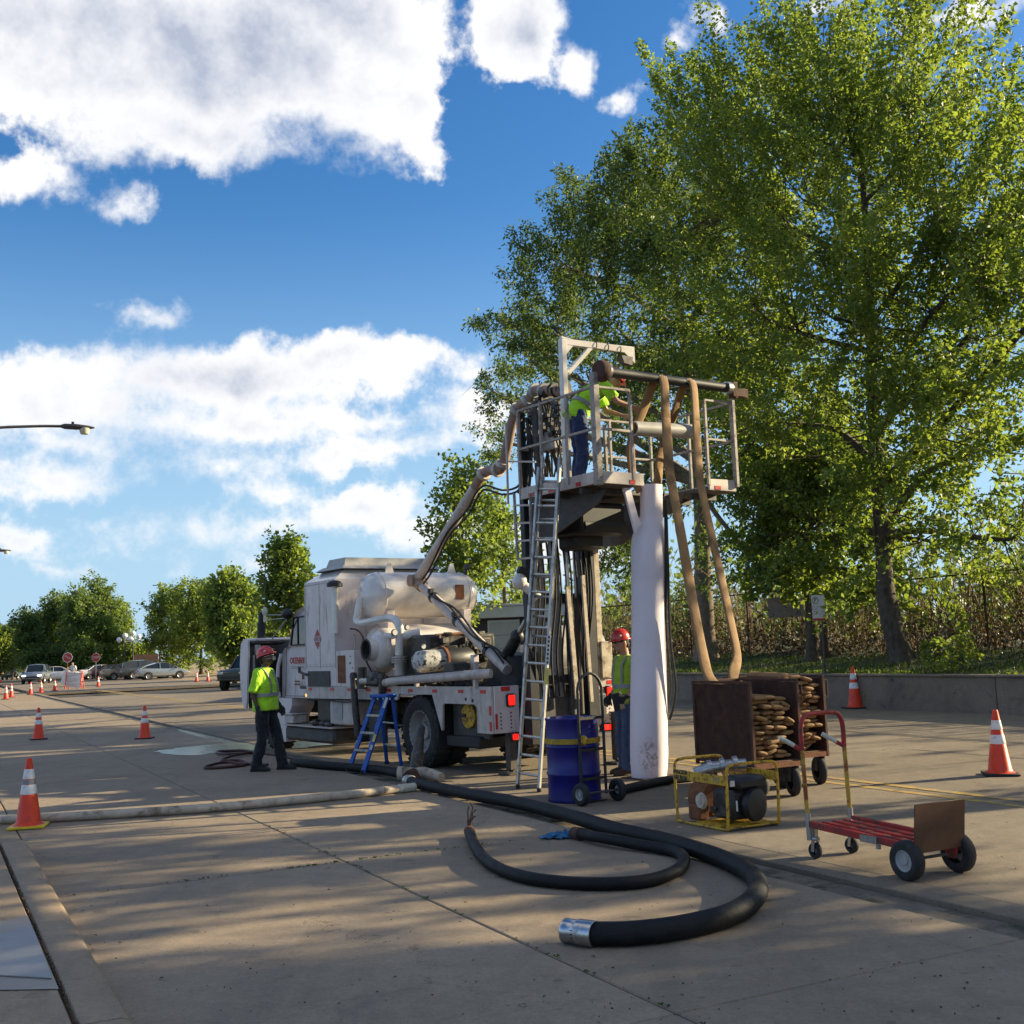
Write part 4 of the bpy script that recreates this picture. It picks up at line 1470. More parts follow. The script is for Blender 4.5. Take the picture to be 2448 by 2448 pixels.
# engine bay and hood tilted forward
b = MB()
b.box((1.1, 7.35, 1.15), (.72, 1.1, .62), None, 0, .04); b.box((1.1, 7.3, 1.5), (.5, .9, .2), None, 0, .05); b.cyl((.7, 6.9, 1.35), (.7, 7.7, 1.35), .09)
for k in range(14):
    b.tube([(.6 + random.uniform(-.2, .6), 6.85 + random.uniform(0, .3), 1.2 + random.random() * .5), (.5 + random.random() * .8, 7.3, 1.55 + random.random() * .2), (.7 + random.random() * .5, 7.8, 1.1 + random.random() * .4)], .018, 6)
b.box((1.1, 8.0, 1.25), (1.2, .1, .8), None, 0, .02)
b.box((1.1, 6.82, 1.35), (1.9, .04, .8))
tp(b, 'engine', 'greasy')
b = MB(); b.box((.62, 6.98, 1.84), (.22, .3, .26), None, 0, .03); tp(b, 'coolant_box', 'hose_tan')
hs_ = [(-.0, 8.15, .74), (-.02, 8.75, .62), (-.02, 8.95, 1.2), (-.0, 8.80, 1.75), (.02, 8.45, 2.0)]
b = MB()
outl = [(8.22, 1.98), (8.42, 2.01), (8.58, 1.93), (8.64, 1.55), (8.62, 1.1), (8.52, .80), (8.42, .70), (8.36, .70), (8.31, .85), (8.27, 1.30), (8.22, 1.70)]
b.prism(outl, (0, 1, 0), (0, 0, 1), (1, 0, 0), (.0, 0, 0), .035)
b.prism(outl, (0, 1, 0), (0, 0, 1), (1, 0, 0), (2.12, 0, 0), .035)
pts = outl[0:6]
for (a, c) in zip(pts[:-1], pts[1:]):
    b.bar((1.08, a[0], a[1]), (1.08, c[0], c[1]), 2.09, .03)
hd = tp(b, 'tilted_hood', 'truck_white', smooth=30)
b = MB()
b.box((1.08, 8.31, 1.3), (2.06, .06, 1.20), Matrix.Rotation(R(4), 3, 'X'), 0, .03)
b.box((1.08, 8.32, 1.93), (2.06, .22, .05), None, 0, .02)
tp(b, 'hood_liner', 'greasy', hd)
b = MB(); b.box((.12, 8.25, 1.3), (.03, .05, .8)); b.box((.2, 8.26, 1.80), (.12, .1, .2), None, 0, .02); tp(b, 'hood_rib', 'pale_grey', hd)
b = MB(); b.bar((1.15, 8.1, 1.75), (1.35, 6.7, 2.0), 1.4, .2); b.box((1.6, 7.8, 1.85), (.9, .5, .35), None, 0, .05); tp(b, 'air_cleaner', 'black_steel')
e0 = tk_x(625, 1488, .6); e1 = tk_x(625, 1552, .6)
b = MB(); b.cyl(e1, e0, .085, n=16); b.tube([e0, e0 + V((0, 0, .12)), e0 + V((0, -.02, .2))], [.06, .055, .05], 12); tp(b, 'exhaust_stack', 'black_steel')
c = tk_x(633, 1462, .6); b = MB(); b.ball(c, (.055, .055, .09)); b.cyl(c - V((0, 0, .2)), c, .03); tp(b, 'beacon', 'lens_clear')
b = MB(); b.cyl(tk_x(633, 1455, .6), tk_x(634, 1318, .6), .009, n=6); tp(b, 'antenna', 'dark_steel')
b = MB(); b.cyl(tk_x(645, 1535, .55), tk_x(684, 1482, .35), .013, n=8); b.cyl(tk_x(640, 1482, .6), tk_x(692, 1477, .2), .010, n=6); b.cyl(tk_x(640, 1470, .6), tk_x(692, 1470, .2), .010, n=6); tp(b, 'prop_rod', 'pale_grey')

# tall white box behind the cab
b = loft_rect([(0, 2.2, 4.5, 5.67, 1.13), (0, 2.2, 4.5, 5.67, 2.885)])
box = tp(b, 'equipment_box', 'truck_white', smooth=0)
b = loft_rect([(.0, 2.2, 4.5, 5.67, 2.887), (.24, 1.96, 4.62, 5.45, 3.05)]); tp(b, 'roof_slope', 'tank_white', box, 0)
b = loft_rect([(.17, 2.03, 4.55, 5.50, 3.052), (.17, 2.03, 4.55, 5.50, 3.062)]); tp(b, 'roof_gap', 'black_steel', box, 0)
b = loft_rect([(.14, 2.06, 4.50, 5.54, 3.064), (.24, 1.96, 4.62, 5.42, 3.13), (.27, 1.93, 4.66, 5.36, 3.135), (.30, 1.88, 4.70, 5.30, 3.26)]); tp(b, 'hatch', 'pale_grey', box, 0)
b = MB(); b.box((-.006, 5.14, 1.27), (.02, .84, .25)); tp(b, 'vent_opening', 'black_steel', box, 0)
b = MB(); b.box((-.03, 5.72, 1.36), (.03, .30, .035), Matrix.Rotation(R(10), 3, 'X')); b.box((-.03, 5.86, 1.42), (.03, .05, .1)); tp(b, 'latch', 'dark_steel', box)
dm = MB(); dm.prism([(0, .17), (-.15, 0), (0, -.17), (.15, 0)], (0, 1, 0), (0, 0, 1), (-1, 0, 0), (-.001, 5.18, 1.925), .004); pdm = tp(dm, 'hazard_placard', 'print_red', box, 0)
dm = MB(); dm.prism([(-.12, .055), (-.12, -.045), (.12, -.045), (.12, .055)], (0, 1, 0), (0, 0, 1), (-1, 0, 0), (-.005, 5.18, 1.92), .002); tp(dm, 'number_panel', 'pale_grey', pdm, 0)
text_mesh('number', '1017', 'print_red', .095, (-.0085, 5.18, 1.925), (0, -1, 0), (0, 0, 1), pdm, .001)
b = loft_rect([(0.0, .52, 3.86, 4.49, 1.14), (0.0, .52, 3.86, 4.49, 1.72)]); lc = tp(b, 'valve_cabinet', 'truck_white', smooth=0)
b = MB(); b.box((-.006, 4.30, 1.42), (.012, .26, .44)); tp(b, 'rusted_panel', 'rust', lc, 0)
b = MB()
for (y, z) in ((3.99, 1.62), (3.98, 1.52), (4.02, 1.51), (3.92, 1.44), (4.02, 1.30)):
    b.cyl((-.004, y, z), (.02, y, z), .014, n=8)
tp(b, 'bolt_hole', 'black_steel', lc)
q = tk_x(800, 1395, -.03)
b = MB(); b.cyl((q.x, q.y, 2.0), (q.x, q.y, q.z), .055, n=12); tp(b, 'breather_pipe', 'tank_white')
b = MB(); b.lathe([(.13, -.05), (.13, 0), (.10, .03), (.05, .05), (.001, .055)], q, (0, 0, 1), 14); tp(b, 'breather_cap', 'black_steel')
# the two transverse tanks
for (z, r, x0, x1) in ((2.565, .375, .12, 2.18), (1.72, .385, .22, 2.20)):
    L = x1 - x0
    pr = [(.001, 0), (r * .45, .02), (r * .78, .07), (r * .95, .15), (r, .24), (r, L - .24), (r * .95, L - .15), (r * .78, L - .07), (r * .45, L - .02), (.001, L)]
    b = MB(); b.lathe(pr, (x0, 3.78, z), (1, 0, 0), 40)
    tn = tp(b, 'tank', 'tank_white', smooth=50)
    for s_ in (.25, L - .25):
        b = MB(); b.lathe([(r + .001, -.014), (r + .007, 0), (r + .001, .014)], (x0 + s_, 3.78, z), (1, 0, 0), 40); tp(b, 'weld_band', 'tank_white', tn)
    for s_ in (.34, L - .30):
        b = MB(); b.box((x0 + s_, 3.60, z - r - .07), (.14, .30, .4), None, 0, .006); tp(b, 'saddle', 'truck_white', tn)
for x in (.62, 1.80):
    b = MB(); b.prism([(-.08, 0), (.08, 0), (.03, .16), (-.03, .16)], (1, 0, 0), (0, 0, 1), (0, 1, 0), (x, 3.76, 2.93), .03); tp(b, 'lifting_lug', 'tank_white')
b = MB(); b.box((2.02, 3.62, 3.03), (.1, .1, .09), None, 0, .02); b.cyl((2.0, 3.65, 2.85), (2.0, 3.65, 3.0), .03); tp(b, 'work_lamp', 'dark_steel')
b = MB(); b.box((1.72, 3.41, 2.60), (.17, .012, .24), None, 0, .004); tp(b, 'rust_patch', 'rust')
# silencer vessel and its piping
sx, sy, sz = .02, 3.22, 1.715
b = MB(); b.lathe([(.17, -.14), (.175, -.02), (.24, .0), (.31, .07), (.325, .16), (.325, .42), (.28, .52), (.15, .58), (.001, .60)], (sx, sy, sz), (1, 0, 0), 30)
sl = tp(b, 'silencer', 'tank_white')
b = MB(); b.lathe([(.175, -.15), (.145, -.15), (.14, -.02), (.001, 0)], (sx, sy, sz), (1, 0, 0), 24); tp(b, 'inlet_ring', 'dark_steel', sl)
b = MB(); b.tube(spline([tk_x(838, 1503, -.1), tk_x(855, 1507, -.12), tk_x(868, 1525, -.12), tk_x(868, 1560, -.1), tk_x(880, 1590, -.05), tk_x(893, 1612, 0)], 5), .014, 6); tp(b, 'cable', 'rubber')
pp = [tk_x(862, 1430, .12), tk_x(856, 1465, .08), tk_x(853, 1482, .06), tk_x(862, 1490, .06), tk_x(900, 1483, .08), tk_x(930, 1478, .12), tk_x(946, 1483, .14), tk_x(955, 1500, .15), tk_x(955, 1530, .15), tk_x(954, 1566, .15)]
b = MB(); b.tube(spline(pp, 5), .062, 14); ap = tp(b, 'air_pipe', 'tank_white')
b = MB(); f = tk_x(954, 1568, .15)
for k in range(3):
    b.cyl(f + V((0, 0, -.03 - .035 * k)), f + V((0, 0, -.01 - .035 * k)), .115, n=16)
b.cyl(f + V((0, 0, -.3)), f, .075, n=14)
tp(b, 'flange', 'truck_grimy', ap)
b = MB(); b.cyl(tk_x(958, 1520, .18), tk_x(1003, 1515, .42), .075, n=14); b.lathe([(.10, -.02), (.10, .02)], tk_x(1002, 1515, .42), tk_x(1003, 1515, .42) - tk_x(958, 1520, .18), 16, 0, True); tp(b, 'side_branch', 'tank_white', ap)
b = MB(); b.cyl(tk_x(925, 1520, .05), tk_x(940, 1521, .03), .045); b.cyl(tk_x(930, 1521, .04), tk_x(932, 1545, .04), .03); tp(b, 'valve', 'truck_white')
# engine, blower and motor on the deck
b = MB(); b.box((.86, 2.42, 1.52), (1.2, .8, .76), None, 0, .04)
for k in range(46):
    b.box((.30 + random.random() * .95, 2.0 + random.uniform(-.05, .1), 1.22 + random.random() * .74), (random.uniform(.04, .2), random.uniform(.04, .15), random.uniform(.04, .14)), Matrix.Rotation(random.uniform(-.3, .3), 3, 'Z'), 0, .01)
tp(b, 'deck_engine', 'greasy')
b = MB(); b.tube([(.42, 2.05, 1.88), (.95, 2.05, 1.90), (1.05, 2.05, 1.86), (1.08, 2.05, 1.6)], .028, 8); tp(b, 'exhaust_pipe', 'rust')
mat('speckled', (0.50, 0.48, 0.44), 0.6, var=0.2, scale=10, dirt=(0.03, 0.03, 0.035), damt=0.95, dscale=14, dedge=(0.53, 0.58))
m0, m1 = tk_y(990, 1583, 1.9), tk_y(1058, 1578, 1.9)
dm = (m1 - m0).normalized()
b = MB(); b.lathe([(.001, 0), (.10, .01), (.15, .06), (.16, .12), (.16, .46), (.001, .46)], m0, dm, 22); mt = tp(b, 'blower_motor', 'speckled')
b = MB(); b.lathe([(.001, .46), (.20, .46), (.20, .50), (.001, .50)], m0, dm, 22); tp(b, 'flange', 'rust', mt)
b = MB(); b.lathe([(.001, .50), (.16, .50), (.165, .54), (.165, .92), (.12, .98), (.001, .98)], m0, dm, 22); tp(b, 'blower_case', 'black_steel', mt)
# delivery pipe along the deck edge
b = MB(); b.tube([(-.03, 2.95, 1.20), (-.03, 2.4, 1.245), (-.03, .20, 1.335), (.05, .06, 1.34)], [.062, .062, .066, .06], 14)
dp = tp(b, 'delivery_pipe', 'truck_grimy')
for y in (1.9, .35):
    b = MB(); b.box((-.01, y, 1.21), (.05, .06, .12)); tp(b, 'bracket', 'truck_grimy', dp)
b = MB(); b.tube([(-.09, 2.6, 1.30), (-.095, 1.4, 1.35), (-.09, .5, 1.39)], .008, 5); tp(b, 'cable', 'rubber', dp)
b = MB(); b.cyl((-.05, 3.5, 1.12), (-.05, 3.5, 1.45), .07); b.box((-.02, 3.1, 1.24), (.22, .5, .16), None, 0, .04); b.ball((-.05, 3.05, 1.3), (.1, .14, .1)); b.tube([(-.08, 3.75, 1.35), (-.1, 3.7, 1.25), (-.1, 3.66, .8), (-.08, 3.62, .4)], .055, 10); b.box((-.06, 2.85, 1.2), (.1, .1, .3), None, 0, .02); tp(b, 'valve_block', 'greasy')
b = MB(); b.cyl((-.16, 3.35, 1.24), (-.10, 3.22, 1.24), .045, n=12); tp(b, 'pipe_cap', 'lens_clear')
# boom pipe: folded delivery boom over the deck
XB = .78
b0_, b1_ = tk_x(1213, 1602, .62), tk_x(1010, 1402, XB)
el = tk_x(996, 1388, XB)
b = MB(); b.tube([b0_, b1_], .075, 16); bm1 = tp(b, 'lower_boom', 'truck_grimy')
b = MB(); b.ball(el, .115, 14, 10); b.tube([b1_, el], .10, 14)
b.cyl(el + V((-.13, 0, 0)), el + V((.13, 0, 0)), .095, n=14); tp(b, 'boom_joint', 'pipe_tan')
b2_ = tk_x(1136, 1165, XB)
b = MB(); b.tube([el, b2_], .078, 16); bm2 = tp(b, 'upper_boom', 'truck_grimy')
up_path = spline([b2_] + [tk_x(u, v, XB) for (u, v) in ((1146, 1146), (1165, 1126), (1195, 1122), (1204, 1105), (1212, 1070), (1227, 1000), (1244, 970), (1264, 958), (1276, 936))] + [tk_x(1300, 934, XB), tk_x(1357, 936, XB)], 5)
b = MB(); b.tube(up_path, .072, 14); sp = tp(b, 'swan_neck', 'pipe_tan')
for i in (8, 14, 19, 33, 40, 46, 50):
    if i < len(up_path) - 1:
        dd = (up_path[i + 1] - up_path[i]).normalized()
        b = MB(); b.lathe([(.001, -.03), (.105, -.03), (.105, .03), (.001, .03)], up_path[i], dd, 16); tp(b, 'flange', 'pale_grey' if i > 30 else 'truck_grimy', sp)
# hydraulic hoses strapped to the booms
for k in range(2):
    o_ = V((-.06, -.03 * k, .10 + .04 * k))
    pt = [b0_.lerp(b1_, f) + o_ + V((0, 0, .05 * math.sin(f * 13 + k))) for f in [i / 12 for i in range(11)]]
    b = MB(); b.tube(spline(pt, 3), .016, 6); tp(b, 'hydraulic_hose', 'rubber', bm1)
    pt = [el.lerp(b2_, f) + V((-.05, -.10 - .05 * k, -.07 - .06 * math.sin(f * 9))) for f in [i / 12 for i in range(1, 13)]]
    pt += [tk_x(1160, 1160, .7), tk_x(1200, 1172, .7), tk_x(1235, 1165, .7), tk_x(1255, 1140, .6)]
    b = MB(); b.tube(spline([p + V((0, 0, -.06 * k)) for p in pt], 3), .016, 6); tp(b, 'hydraulic_hose', 'rubber', bm2)
for f in (.2, .55, .85):
    b = MB(); p = b0_.lerp(b1_, f); b.lathe([(.085, -.04), (.092, 0), (.085, .04)], p, b1_ - b0_, 14); b.box(p + V((-.05, 0, .1)), (.08, .08, .08), None, 0, .01); tp(b, 'clamp', 'black_steel', bm1)
c0, c1 = tk_x(1197, 1595, .75), tk_x(1236, 1522, .75)
b = MB(); b.cyl(c0, c1, .085, n=14); b.ball(c1, .10); hc = tp(b, 'boom_ram', 'black_steel')
b = MB(); b.cyl(c1, tk_x(1262, 1475, .75), .035, n=10); tp(b, 'ram_rod', 'galvanised', hc)
b = MB(); b.prism([(.55, 1.12), (1.5, 1.12), (1.25, 1.62), (.8, 1.55)], (0, 1, 0), (0, 0, 1), (1, 0, 0), (.70, -.2, 0), .4); b.box((1.3, .6, 1.25), (.8, .9, .28), None, 0, .03); tp(b, 'boom_base', 'dark_steel')
b = MB(); b.lathe([(.001, 0), (.3, .02), (.4, .12), (.4, 1.0), (.001, 1.1)], (1.1, .55, 1.55), (1, 0, 0), 24); tp(b, 'receiver_tank', 'pale_grey')
b = MB(); b.box((1.35, 1.1, 1.4), (.1, .1, .6)); b.box((.55, 1.22, 1.36), (.09, .09, .45), None, 0, .01); tp(b, 'stanchion', 'truck_white')

# mast at the rear
ma = tk
b = MB()
b.box((.50, -.20, 2.65), (.085, .10, 4.4), None, 0, .008)
b.box((.50, -.20, 1.0), (.15, .16, 1.2), None, 0, .01)
tp(b, 'mast_rail', 'black_steel')
b = MB(); b.box((1.47, -.22, 1.95), (.19, .16, 2.75), None, 0, .012); tp(b, 'mast_column', 'black_steel')
b = MB(); b.box((1.66, -.18, 2.25), (.10, .12, 2.2), None, 0, .008); b.box((1.74, -.2, 1.45), (.2, .16, .5), None, 0, .012); tp(b, 'mast_upright', 'hose_white')
b = MB(); b.box((.70, -.16, 2.1), (.15, .1, 2.7), None, 0, .01); b.box((.98, -.16, 2.05), (.12, .1, 2.6), None, 0, .01); tp(b, 'mast_channel', 'rail_grime_shade')
for (x, r) in ((1.14, .05), (1.28, .045)):
    b = MB(); b.cyl((x, -.24, .75), (x, -.24, 2.3), r, n=14); ry_ = tp(b, 'lift_ram', 'dark_steel')
    b = MB(); b.cyl((x, -.24, 2.3), (x, -.24, 3.3), r * .6, n=12); tp(b, 'ram_rod', 'chrome', ry_)
b = MB(); b.box((1.10, -.34, 1.70), (.075, .03, 1.5), Matrix.Rotation(R(-3), 3, 'Y'), 0, .006); b.box((1.34, -.36, 1.75), (.06, .03, 1.7), Matrix.Rotation(R(-2), 3, 'Y'), 0, .006); tp(b, 'slide_bar', 'hose_white')
for x in (1.12, 1.52):
    b = MB(); b.ball((x, -.33, 3.30), .016, 8, 6); tp(b, 'indicator_lamp', 'lamp_red')
b = MB(); b.box((1.1, -.15, .85), (1.3, .14, .3), None, 0, .02); tp(b, 'mast_base', 'dark_steel'); b = MB(); b.box((1.1, -.15, 1.22), (1.3, .12, .12), None, 0, .02); tp(b, 'mast_tie', 'dark_steel'); b = MB(); b.box((1.1, -.1, 2.3), (1.2, .06, .14), None, 0, .01); tp(b, 'mast_tie', 'dark_steel')
for k in range(11):
    b = MB(); x = .56 + .09 * k
    b.tube(spline([(x, -.3, 3.3), (x + .05, -.32, 2.4), (x - .05, -.3, 1.6), (x, -.25, 1.0)], 5), .013, 6); tp(b, 'hydraulic_hose', 'rubber')
b = MB(); b.box((1.22, -.62, 3.30), (.75, .72, .42), None, 0, .03); b.box((1.2, -.5, 3.05), (.5, .4, .25), None, 0, .04); b.cyl((.9, -.9, 3.2), (1.6, -.9, 3.2), .10)
tp(b, 'carriage', 'black_steel')
b = MB()
b.prism([(-.05, 3.56), (-1.75, 3.56), (-1.6, 3.40), (-.45, 3.02), (-.05, 3.02)], (0, 1, 0), (0, 0, 1), (1, 0, 0), (.62, 0, 0), .03)
b.prism([(-.05, 3.56), (-1.75, 3.56), (-1.6, 3.40), (-.45, 3.02), (-.05, 3.02)], (0, 1, 0), (0, 0, 1), (1, 0, 0), (1.95, 0, 0), .03)
tp(b, 'gusset', 'dark_steel', smooth=0)

# work platform
X0, X1, Y0, Y1, ZF = .42, 2.76, -1.88, -.25, 3.66
SA, SB = 1.12, 2.27
b = MB()
b.box(((X0 + SA) / 2, (Y0 + Y1) / 2, ZF - .03), (SA - X0 - .02, Y1 - Y0 - .02, .05))
b.box(((SB + X1) / 2, (Y0 + Y1) / 2, ZF - .03), (X1 - SB - .02, Y1 - Y0 - .02, .05))
b.box(((SA + SB) / 2, -.70, ZF - .03), (SB - SA + .02, .88, .05))
for y in (-.5, -1.0, -1.5):
    b.box(((X0 + SA) / 2, y, ZF - .09), (SA - X0 - .03, .06, .08)); b.box(((SB + X1) / 2, y, ZF - .09), (X1 - SB - .03, .06, .08))
pf = tp(b, 'platform_floor', 'dark_steel')


def rail(p, q, w=.032, name='rail', m='rail_grime_shade', par=None):
    bb = MB(); bb.bar(p, q, w, w, 0, .004)
    return tp(bb, name, m, par or pf)


for (p, q) in (((X0, Y1, ZF), (X0, Y0 + .02, ZF)), ((X0, Y0, ZF), (SA + .02, Y0, ZF)), ((SB, Y0, ZF), (X1, Y0, ZF)), ((X1, Y0 + .02, ZF), (X1, Y1, ZF))):
    bb = MB(); bb.bar(V(p) + V((0, 0, .02)), V(q) + V((0, 0, .02)), .025, .15, 0, .004)
    tp(bb, 'toe_board', 'truck_grimy', pf)
for (x, y, sx_, sy_) in ((X0 - .015, -.5, .006, .12), (X0 - .015, -.95, .006, .14), (X0 - .015, -1.5, .006, .10), (.95, Y0 - .015, .09, .006), (2.42, Y0 - .015, .11, .006)):
    bb = MB(); bb.box((x, y, ZF - .02), (sx_, sy_, .05)); tp(bb, 'reflector', 'red_tape', pf, 0)
ZT, ZM = 4.80, 4.28
for (x, y) in ((X0, Y1), (X0, -.75), (X0, -1.32), (SA - .14, Y0), (SB, Y0), (X1, Y0), (X1, -1.05), (X1, Y1), (1.2, Y1), (2.0, Y1), (SA, -1.2), (SB, -1.2)):
    top = ZT if not (x in (SA, SB) and y == -1.2) else 4.5
    rail((x, y, ZF), (x, y, top), .04, 'rail_post')
rail((X0, Y0, ZF - .08), (X0, Y0, 4.97), .085, 'rail_post', 'rail_grime_shade')
rail((X1, Y0 - .03, ZF), (X1, Y0 - .03, 4.97), .05, 'rail_post')
for z in (ZM, ZT):
    rail((X0, Y0 + .04, z), (X0, Y1, z)); rail((X0 + .04, Y0, z), (SA - .14, Y0, z)); rail((SB, Y0, z), (X1, Y0, z))
    rail((X1, Y0, z), (X1, Y1, z)); rail((X0, Y1, z), (X1, Y1, z), .03)
# roller over which the brown hoses run
ra, rb = V((.50, Y0 - .06, 4.985)), V((2.74, Y0 - .06, 4.985))
b = MB(); b.cyl(ra, rb, .062, n=18); ro = tp(b, 'roller', 'black_steel')
b = MB(); b.lathe([(.001, -.05), (.13, -.05), (.14, 0), (.13, .05), (.001, .05)], ra, (1, 0, 0), 18); tp(b, 'roller_flange', 'dark_rust', ro)
b = MB(); b.lathe([(.001, .05), (.095, .05), (.095, .11), (.001, .11)], ra, (1, 0, 0), 18); b.lathe([(.001, -.12), (.085, -.12), (.085, -.04), (.001, -.04)], rb, (1, 0, 0), 16); tp(b, 'bearing', 'galvanised', ro)
b = MB(); b.box(rb + V((.02, 0, -.02)), (.12, .1, .22), None, 0, .02); b.box(rb + V((.16, 0, -.05)), (.22, .09, .12), None, 0, .01); tp(b, 'roller_bracket', 'dark_rust', ro)
b = MB()
for cx in (1.40, 1.88):
    for i in range(4):
        for j in range(2):
            b.cyl(ra + V((cx - .5 + i * .035, -.055, -.01 + .03 * j)), ra + V((cx - .5 + i * .035, -.066, -.01 + .03 * j)), .008, n=6)
tp(b, 'drilled_mark', 'white_sign', ro)
# loose pipe lying across the slot rails
pa, pb = V((1.16, -1.72, 4.36)), V((2.16, -1.72, 4.40))
b = MB(); b.lathe([(.075, .0), (.095, 0), (.095, 1.0), (.075, 1.0), (.075, 0)], pa, pb - pa, 24); tp(b, 'cross_pipe', 'pale_grey')
# jib
jb = tk_y(1347, 935, -.9); jt = tk_y(1344, 812, -.9); je = tk_y(1511, 842, -.9)
b = MB(); b.bar(jb + V((0, 0, -1.2)), jt, .085, .085, 0, .008); b.bar(jt + V((-.03, 0, -.03)), je + V((0, 0, .02)), .07, .09, 0, .008)
b.bar(tk_y(1357, 893, -.9), tk_y(1417, 824, -.9), .055, .06, 0, .006)
b.prism([(0, 0), (.26, -.03), (.03, -.28)], (1, 0, 0), (0, 0, 1), (0, 1, 0), jt + V((-.03, -.03, .04)), .03)
b.prism([(.02, .07), (-.28, .06), (.02, -.16)], (1, 0, 0), (0, 0, 1), (0, 1, 0), je + V((0, -.03, 0)), .03)
jo = tp(b, 'jib', 'tank_white')
b = MB(); b.prism([(-.2, 0), (0, 0), (-.02, -.12), (-.16, -.10)], (1, 0, 0), (0, 0, 1), (0, 1, 0), je + V((-.03, -.05, -.08)), .1); tp(b, 'jib_lamp', 'dark_steel', jo)
b = MB()
for f in (.45, .62, .8):
    p = jt.lerp(je, f); b.lathe([(.055, -.01), (.06, 0), (.055, .01)], p, je - jt, 10)
tp(b, 'cable_tie', 'rubber', jo)
# valve cluster, control box and hoses at the front of the platform
b = MB()
vc = tk_x(1300, 945, XB)
for k in range(6):
    q = vc + V((0, -.09 * k, random.uniform(-.03, .05)))
    b.lathe([(.001, -.02), (.07 + .05 * random.random(), -.02), (.07, .03), (.001, .03)], q, (0, 1, 0), 12)
for k in range(34):
    b.box(tk_x(1262 + random.random() * 80, 950 + random.random() * 90, .75), (.08, .1, .06), None, 0, .01)
for k in range(22):
    u0_ = 1258 + random.random() * 70
    b.tube(spline([tk_x(u0_, 960, .8), tk_x(u0_ + random.uniform(-8, 16), 1010, .75), tk_x(u0_ + random.uniform(-8, 22), 1070, .8), tk_x(u0_ + random.uniform(0, 30), 1140, .9)], 4), .014, 5)
b.cyl(tk_x(1278, 960, .62), tk_x(1290, 1170, .62), .05)
tp(b, 'valve_cluster', 'greasy')
b = MB(); b.box(tk_x(1330, 1055, .9), (.30, .28, .26), None, 0, .015); tp(b, 'control_box', 'pale_grey')
b = MB()
for k in range(4):
    b.tube(spline([tk_x(1240 + 8 * k, 1180, .5), tk_x(1262 + 3 * k, 1060, .6), tk_x(1258, 1000, .7)], 5), .02, 6)
tp(b, 'hose_bundle', 'rubber')
# hooped access ladder hanging at the left of the platform
l0, l1, l2, l3 = tk_x(1229, 1180, .22), tk_x(1238, 1338, .22), tk_x(1270, 1335, .30), tk_x(1268, 1180, .30)
cl_ = []
b = MB(); b.bar(l0, l1, .028, .028); b.bar(l3, l2, .028, .028)
hl = tp(b, 'hanging_ladder', 'rail_grime_shade')
for f in (.18, .45, .72, .99):
    b = MB(); b.bar(l0.lerp(l1, f), l3.lerp(l2, f), .025, .025); tp(b, 'rung', 'truck_grimy', hl)
b = MB(); b.bar(tk_x(1209, 1010, .30), tk_x(1215, 1205, .30), .022, .022); b.bar(tk_x(1212, 1103, .30), tk_x(1280, 1104, .35), .022, .022); tp(b, 'guard_bar', 'truck_grimy', hl)
q = tk_x(1242, 1390, .35)
b = MB(); b.ball(q, (.10, .10, .11)); b.cyl(q, q + V((.22, -.1, -.22)), .06); tp(b, 'camera_head', 'tank_white')
b = MB(); b.box(q + V((.05, 0, .13)), (.14, .1, .1), Matrix.Rotation(.5, 3, 'Y'), 0, .02); tp(b, 'lamp_bracket', 'black_steel')

# panel seams, rivets and fittings on the tall box and deck
for y in (4.52, 5.64, 5.09):
    b = MB(); b.box((-.003, y, 2.15), (.006, .012, 1.42)); tp(b, 'panel_seam', 'pale_grey', box, 0)
for z in (1.47, 2.84):
    b = MB(); b.box((-.003, 5.085, z), (.006, 1.13, .012)); tp(b, 'panel_seam', 'pale_grey', box, 0)
    for k in range(9):
        bb = MB(); bb.cyl((-.006, 4.58 + k * .128, z + .03), (.0, 4.58 + k * .128, z + .03), .010, n=6); tp(bb, 'rivet', 'pale_grey', box)
for x in (.55, 1.1, 1.65):
    b = MB(); b.box((x, 4.496, 2.15), (.012, .006, 1.42)); tp(b, 'panel_seam', 'pale_grey', box, 0)
b = MB(); b.tube([(.30, 4.44, 1.55), (.30, 4.40, 1.57), (.30, 4.40, 1.95), (.30, 4.44, 1.97)], .012, 6); tp(b, 'grab_handle', 'galvanised', box)
for (u, v, r) in ((942, 1512, .05), (972, 1500, .04), (1010, 1545, .045)):
    q = tk_y(u, v, 2.0)
    b = MB(); b.lathe([(.001, .0), (r, .0), (r, .03), (.001, .03)], q, (0, -1, 0), 14); ga = tp(b, 'gauge', 'dark_steel')
    b = MB(); b.lathe([(.001, .032), (r * .82, .032), (r * .82, .034), (.001, .034)], q, (0, -1, 0), 14); tp(b, 'gauge_face', 'white_sign', ga)
for k in range(7):
    b = MB(); y = 2.9 - k * .38
    b.tube(spline([(.05, y, 1.16), (-.02, y - .1, 1.20 + .05 * (k % 3)), (.12, y - .3, 1.17), (.3, y - .42, 1.2)], 4), .016, 6); tp(b, 'deck_hose', 'rubber')
for k in range(5):
    b = MB(); b.tube(spline([(.45 + .1 * k, 2.05, 1.25), (.5 + .12 * k, 1.92, 1.5 + .07 * k), (.62 + .1 * k, 1.98, 1.72), (.8 + .1 * k, 2.1, 1.6)], 5), .014, 6); tp(b, 'engine_hose', 'rubber')
b = MB(); b.box((1.2, 2.02, 1.70), (.34, .05, .26), None, 0, .02); tp(b, 'radiator_cover', 'dark_steel')
b = MB(); b.box((.30, 1.30, 1.32), (.30, .26, .34), None, 0, .02); tp(b, 'battery_box', 'dark_steel')

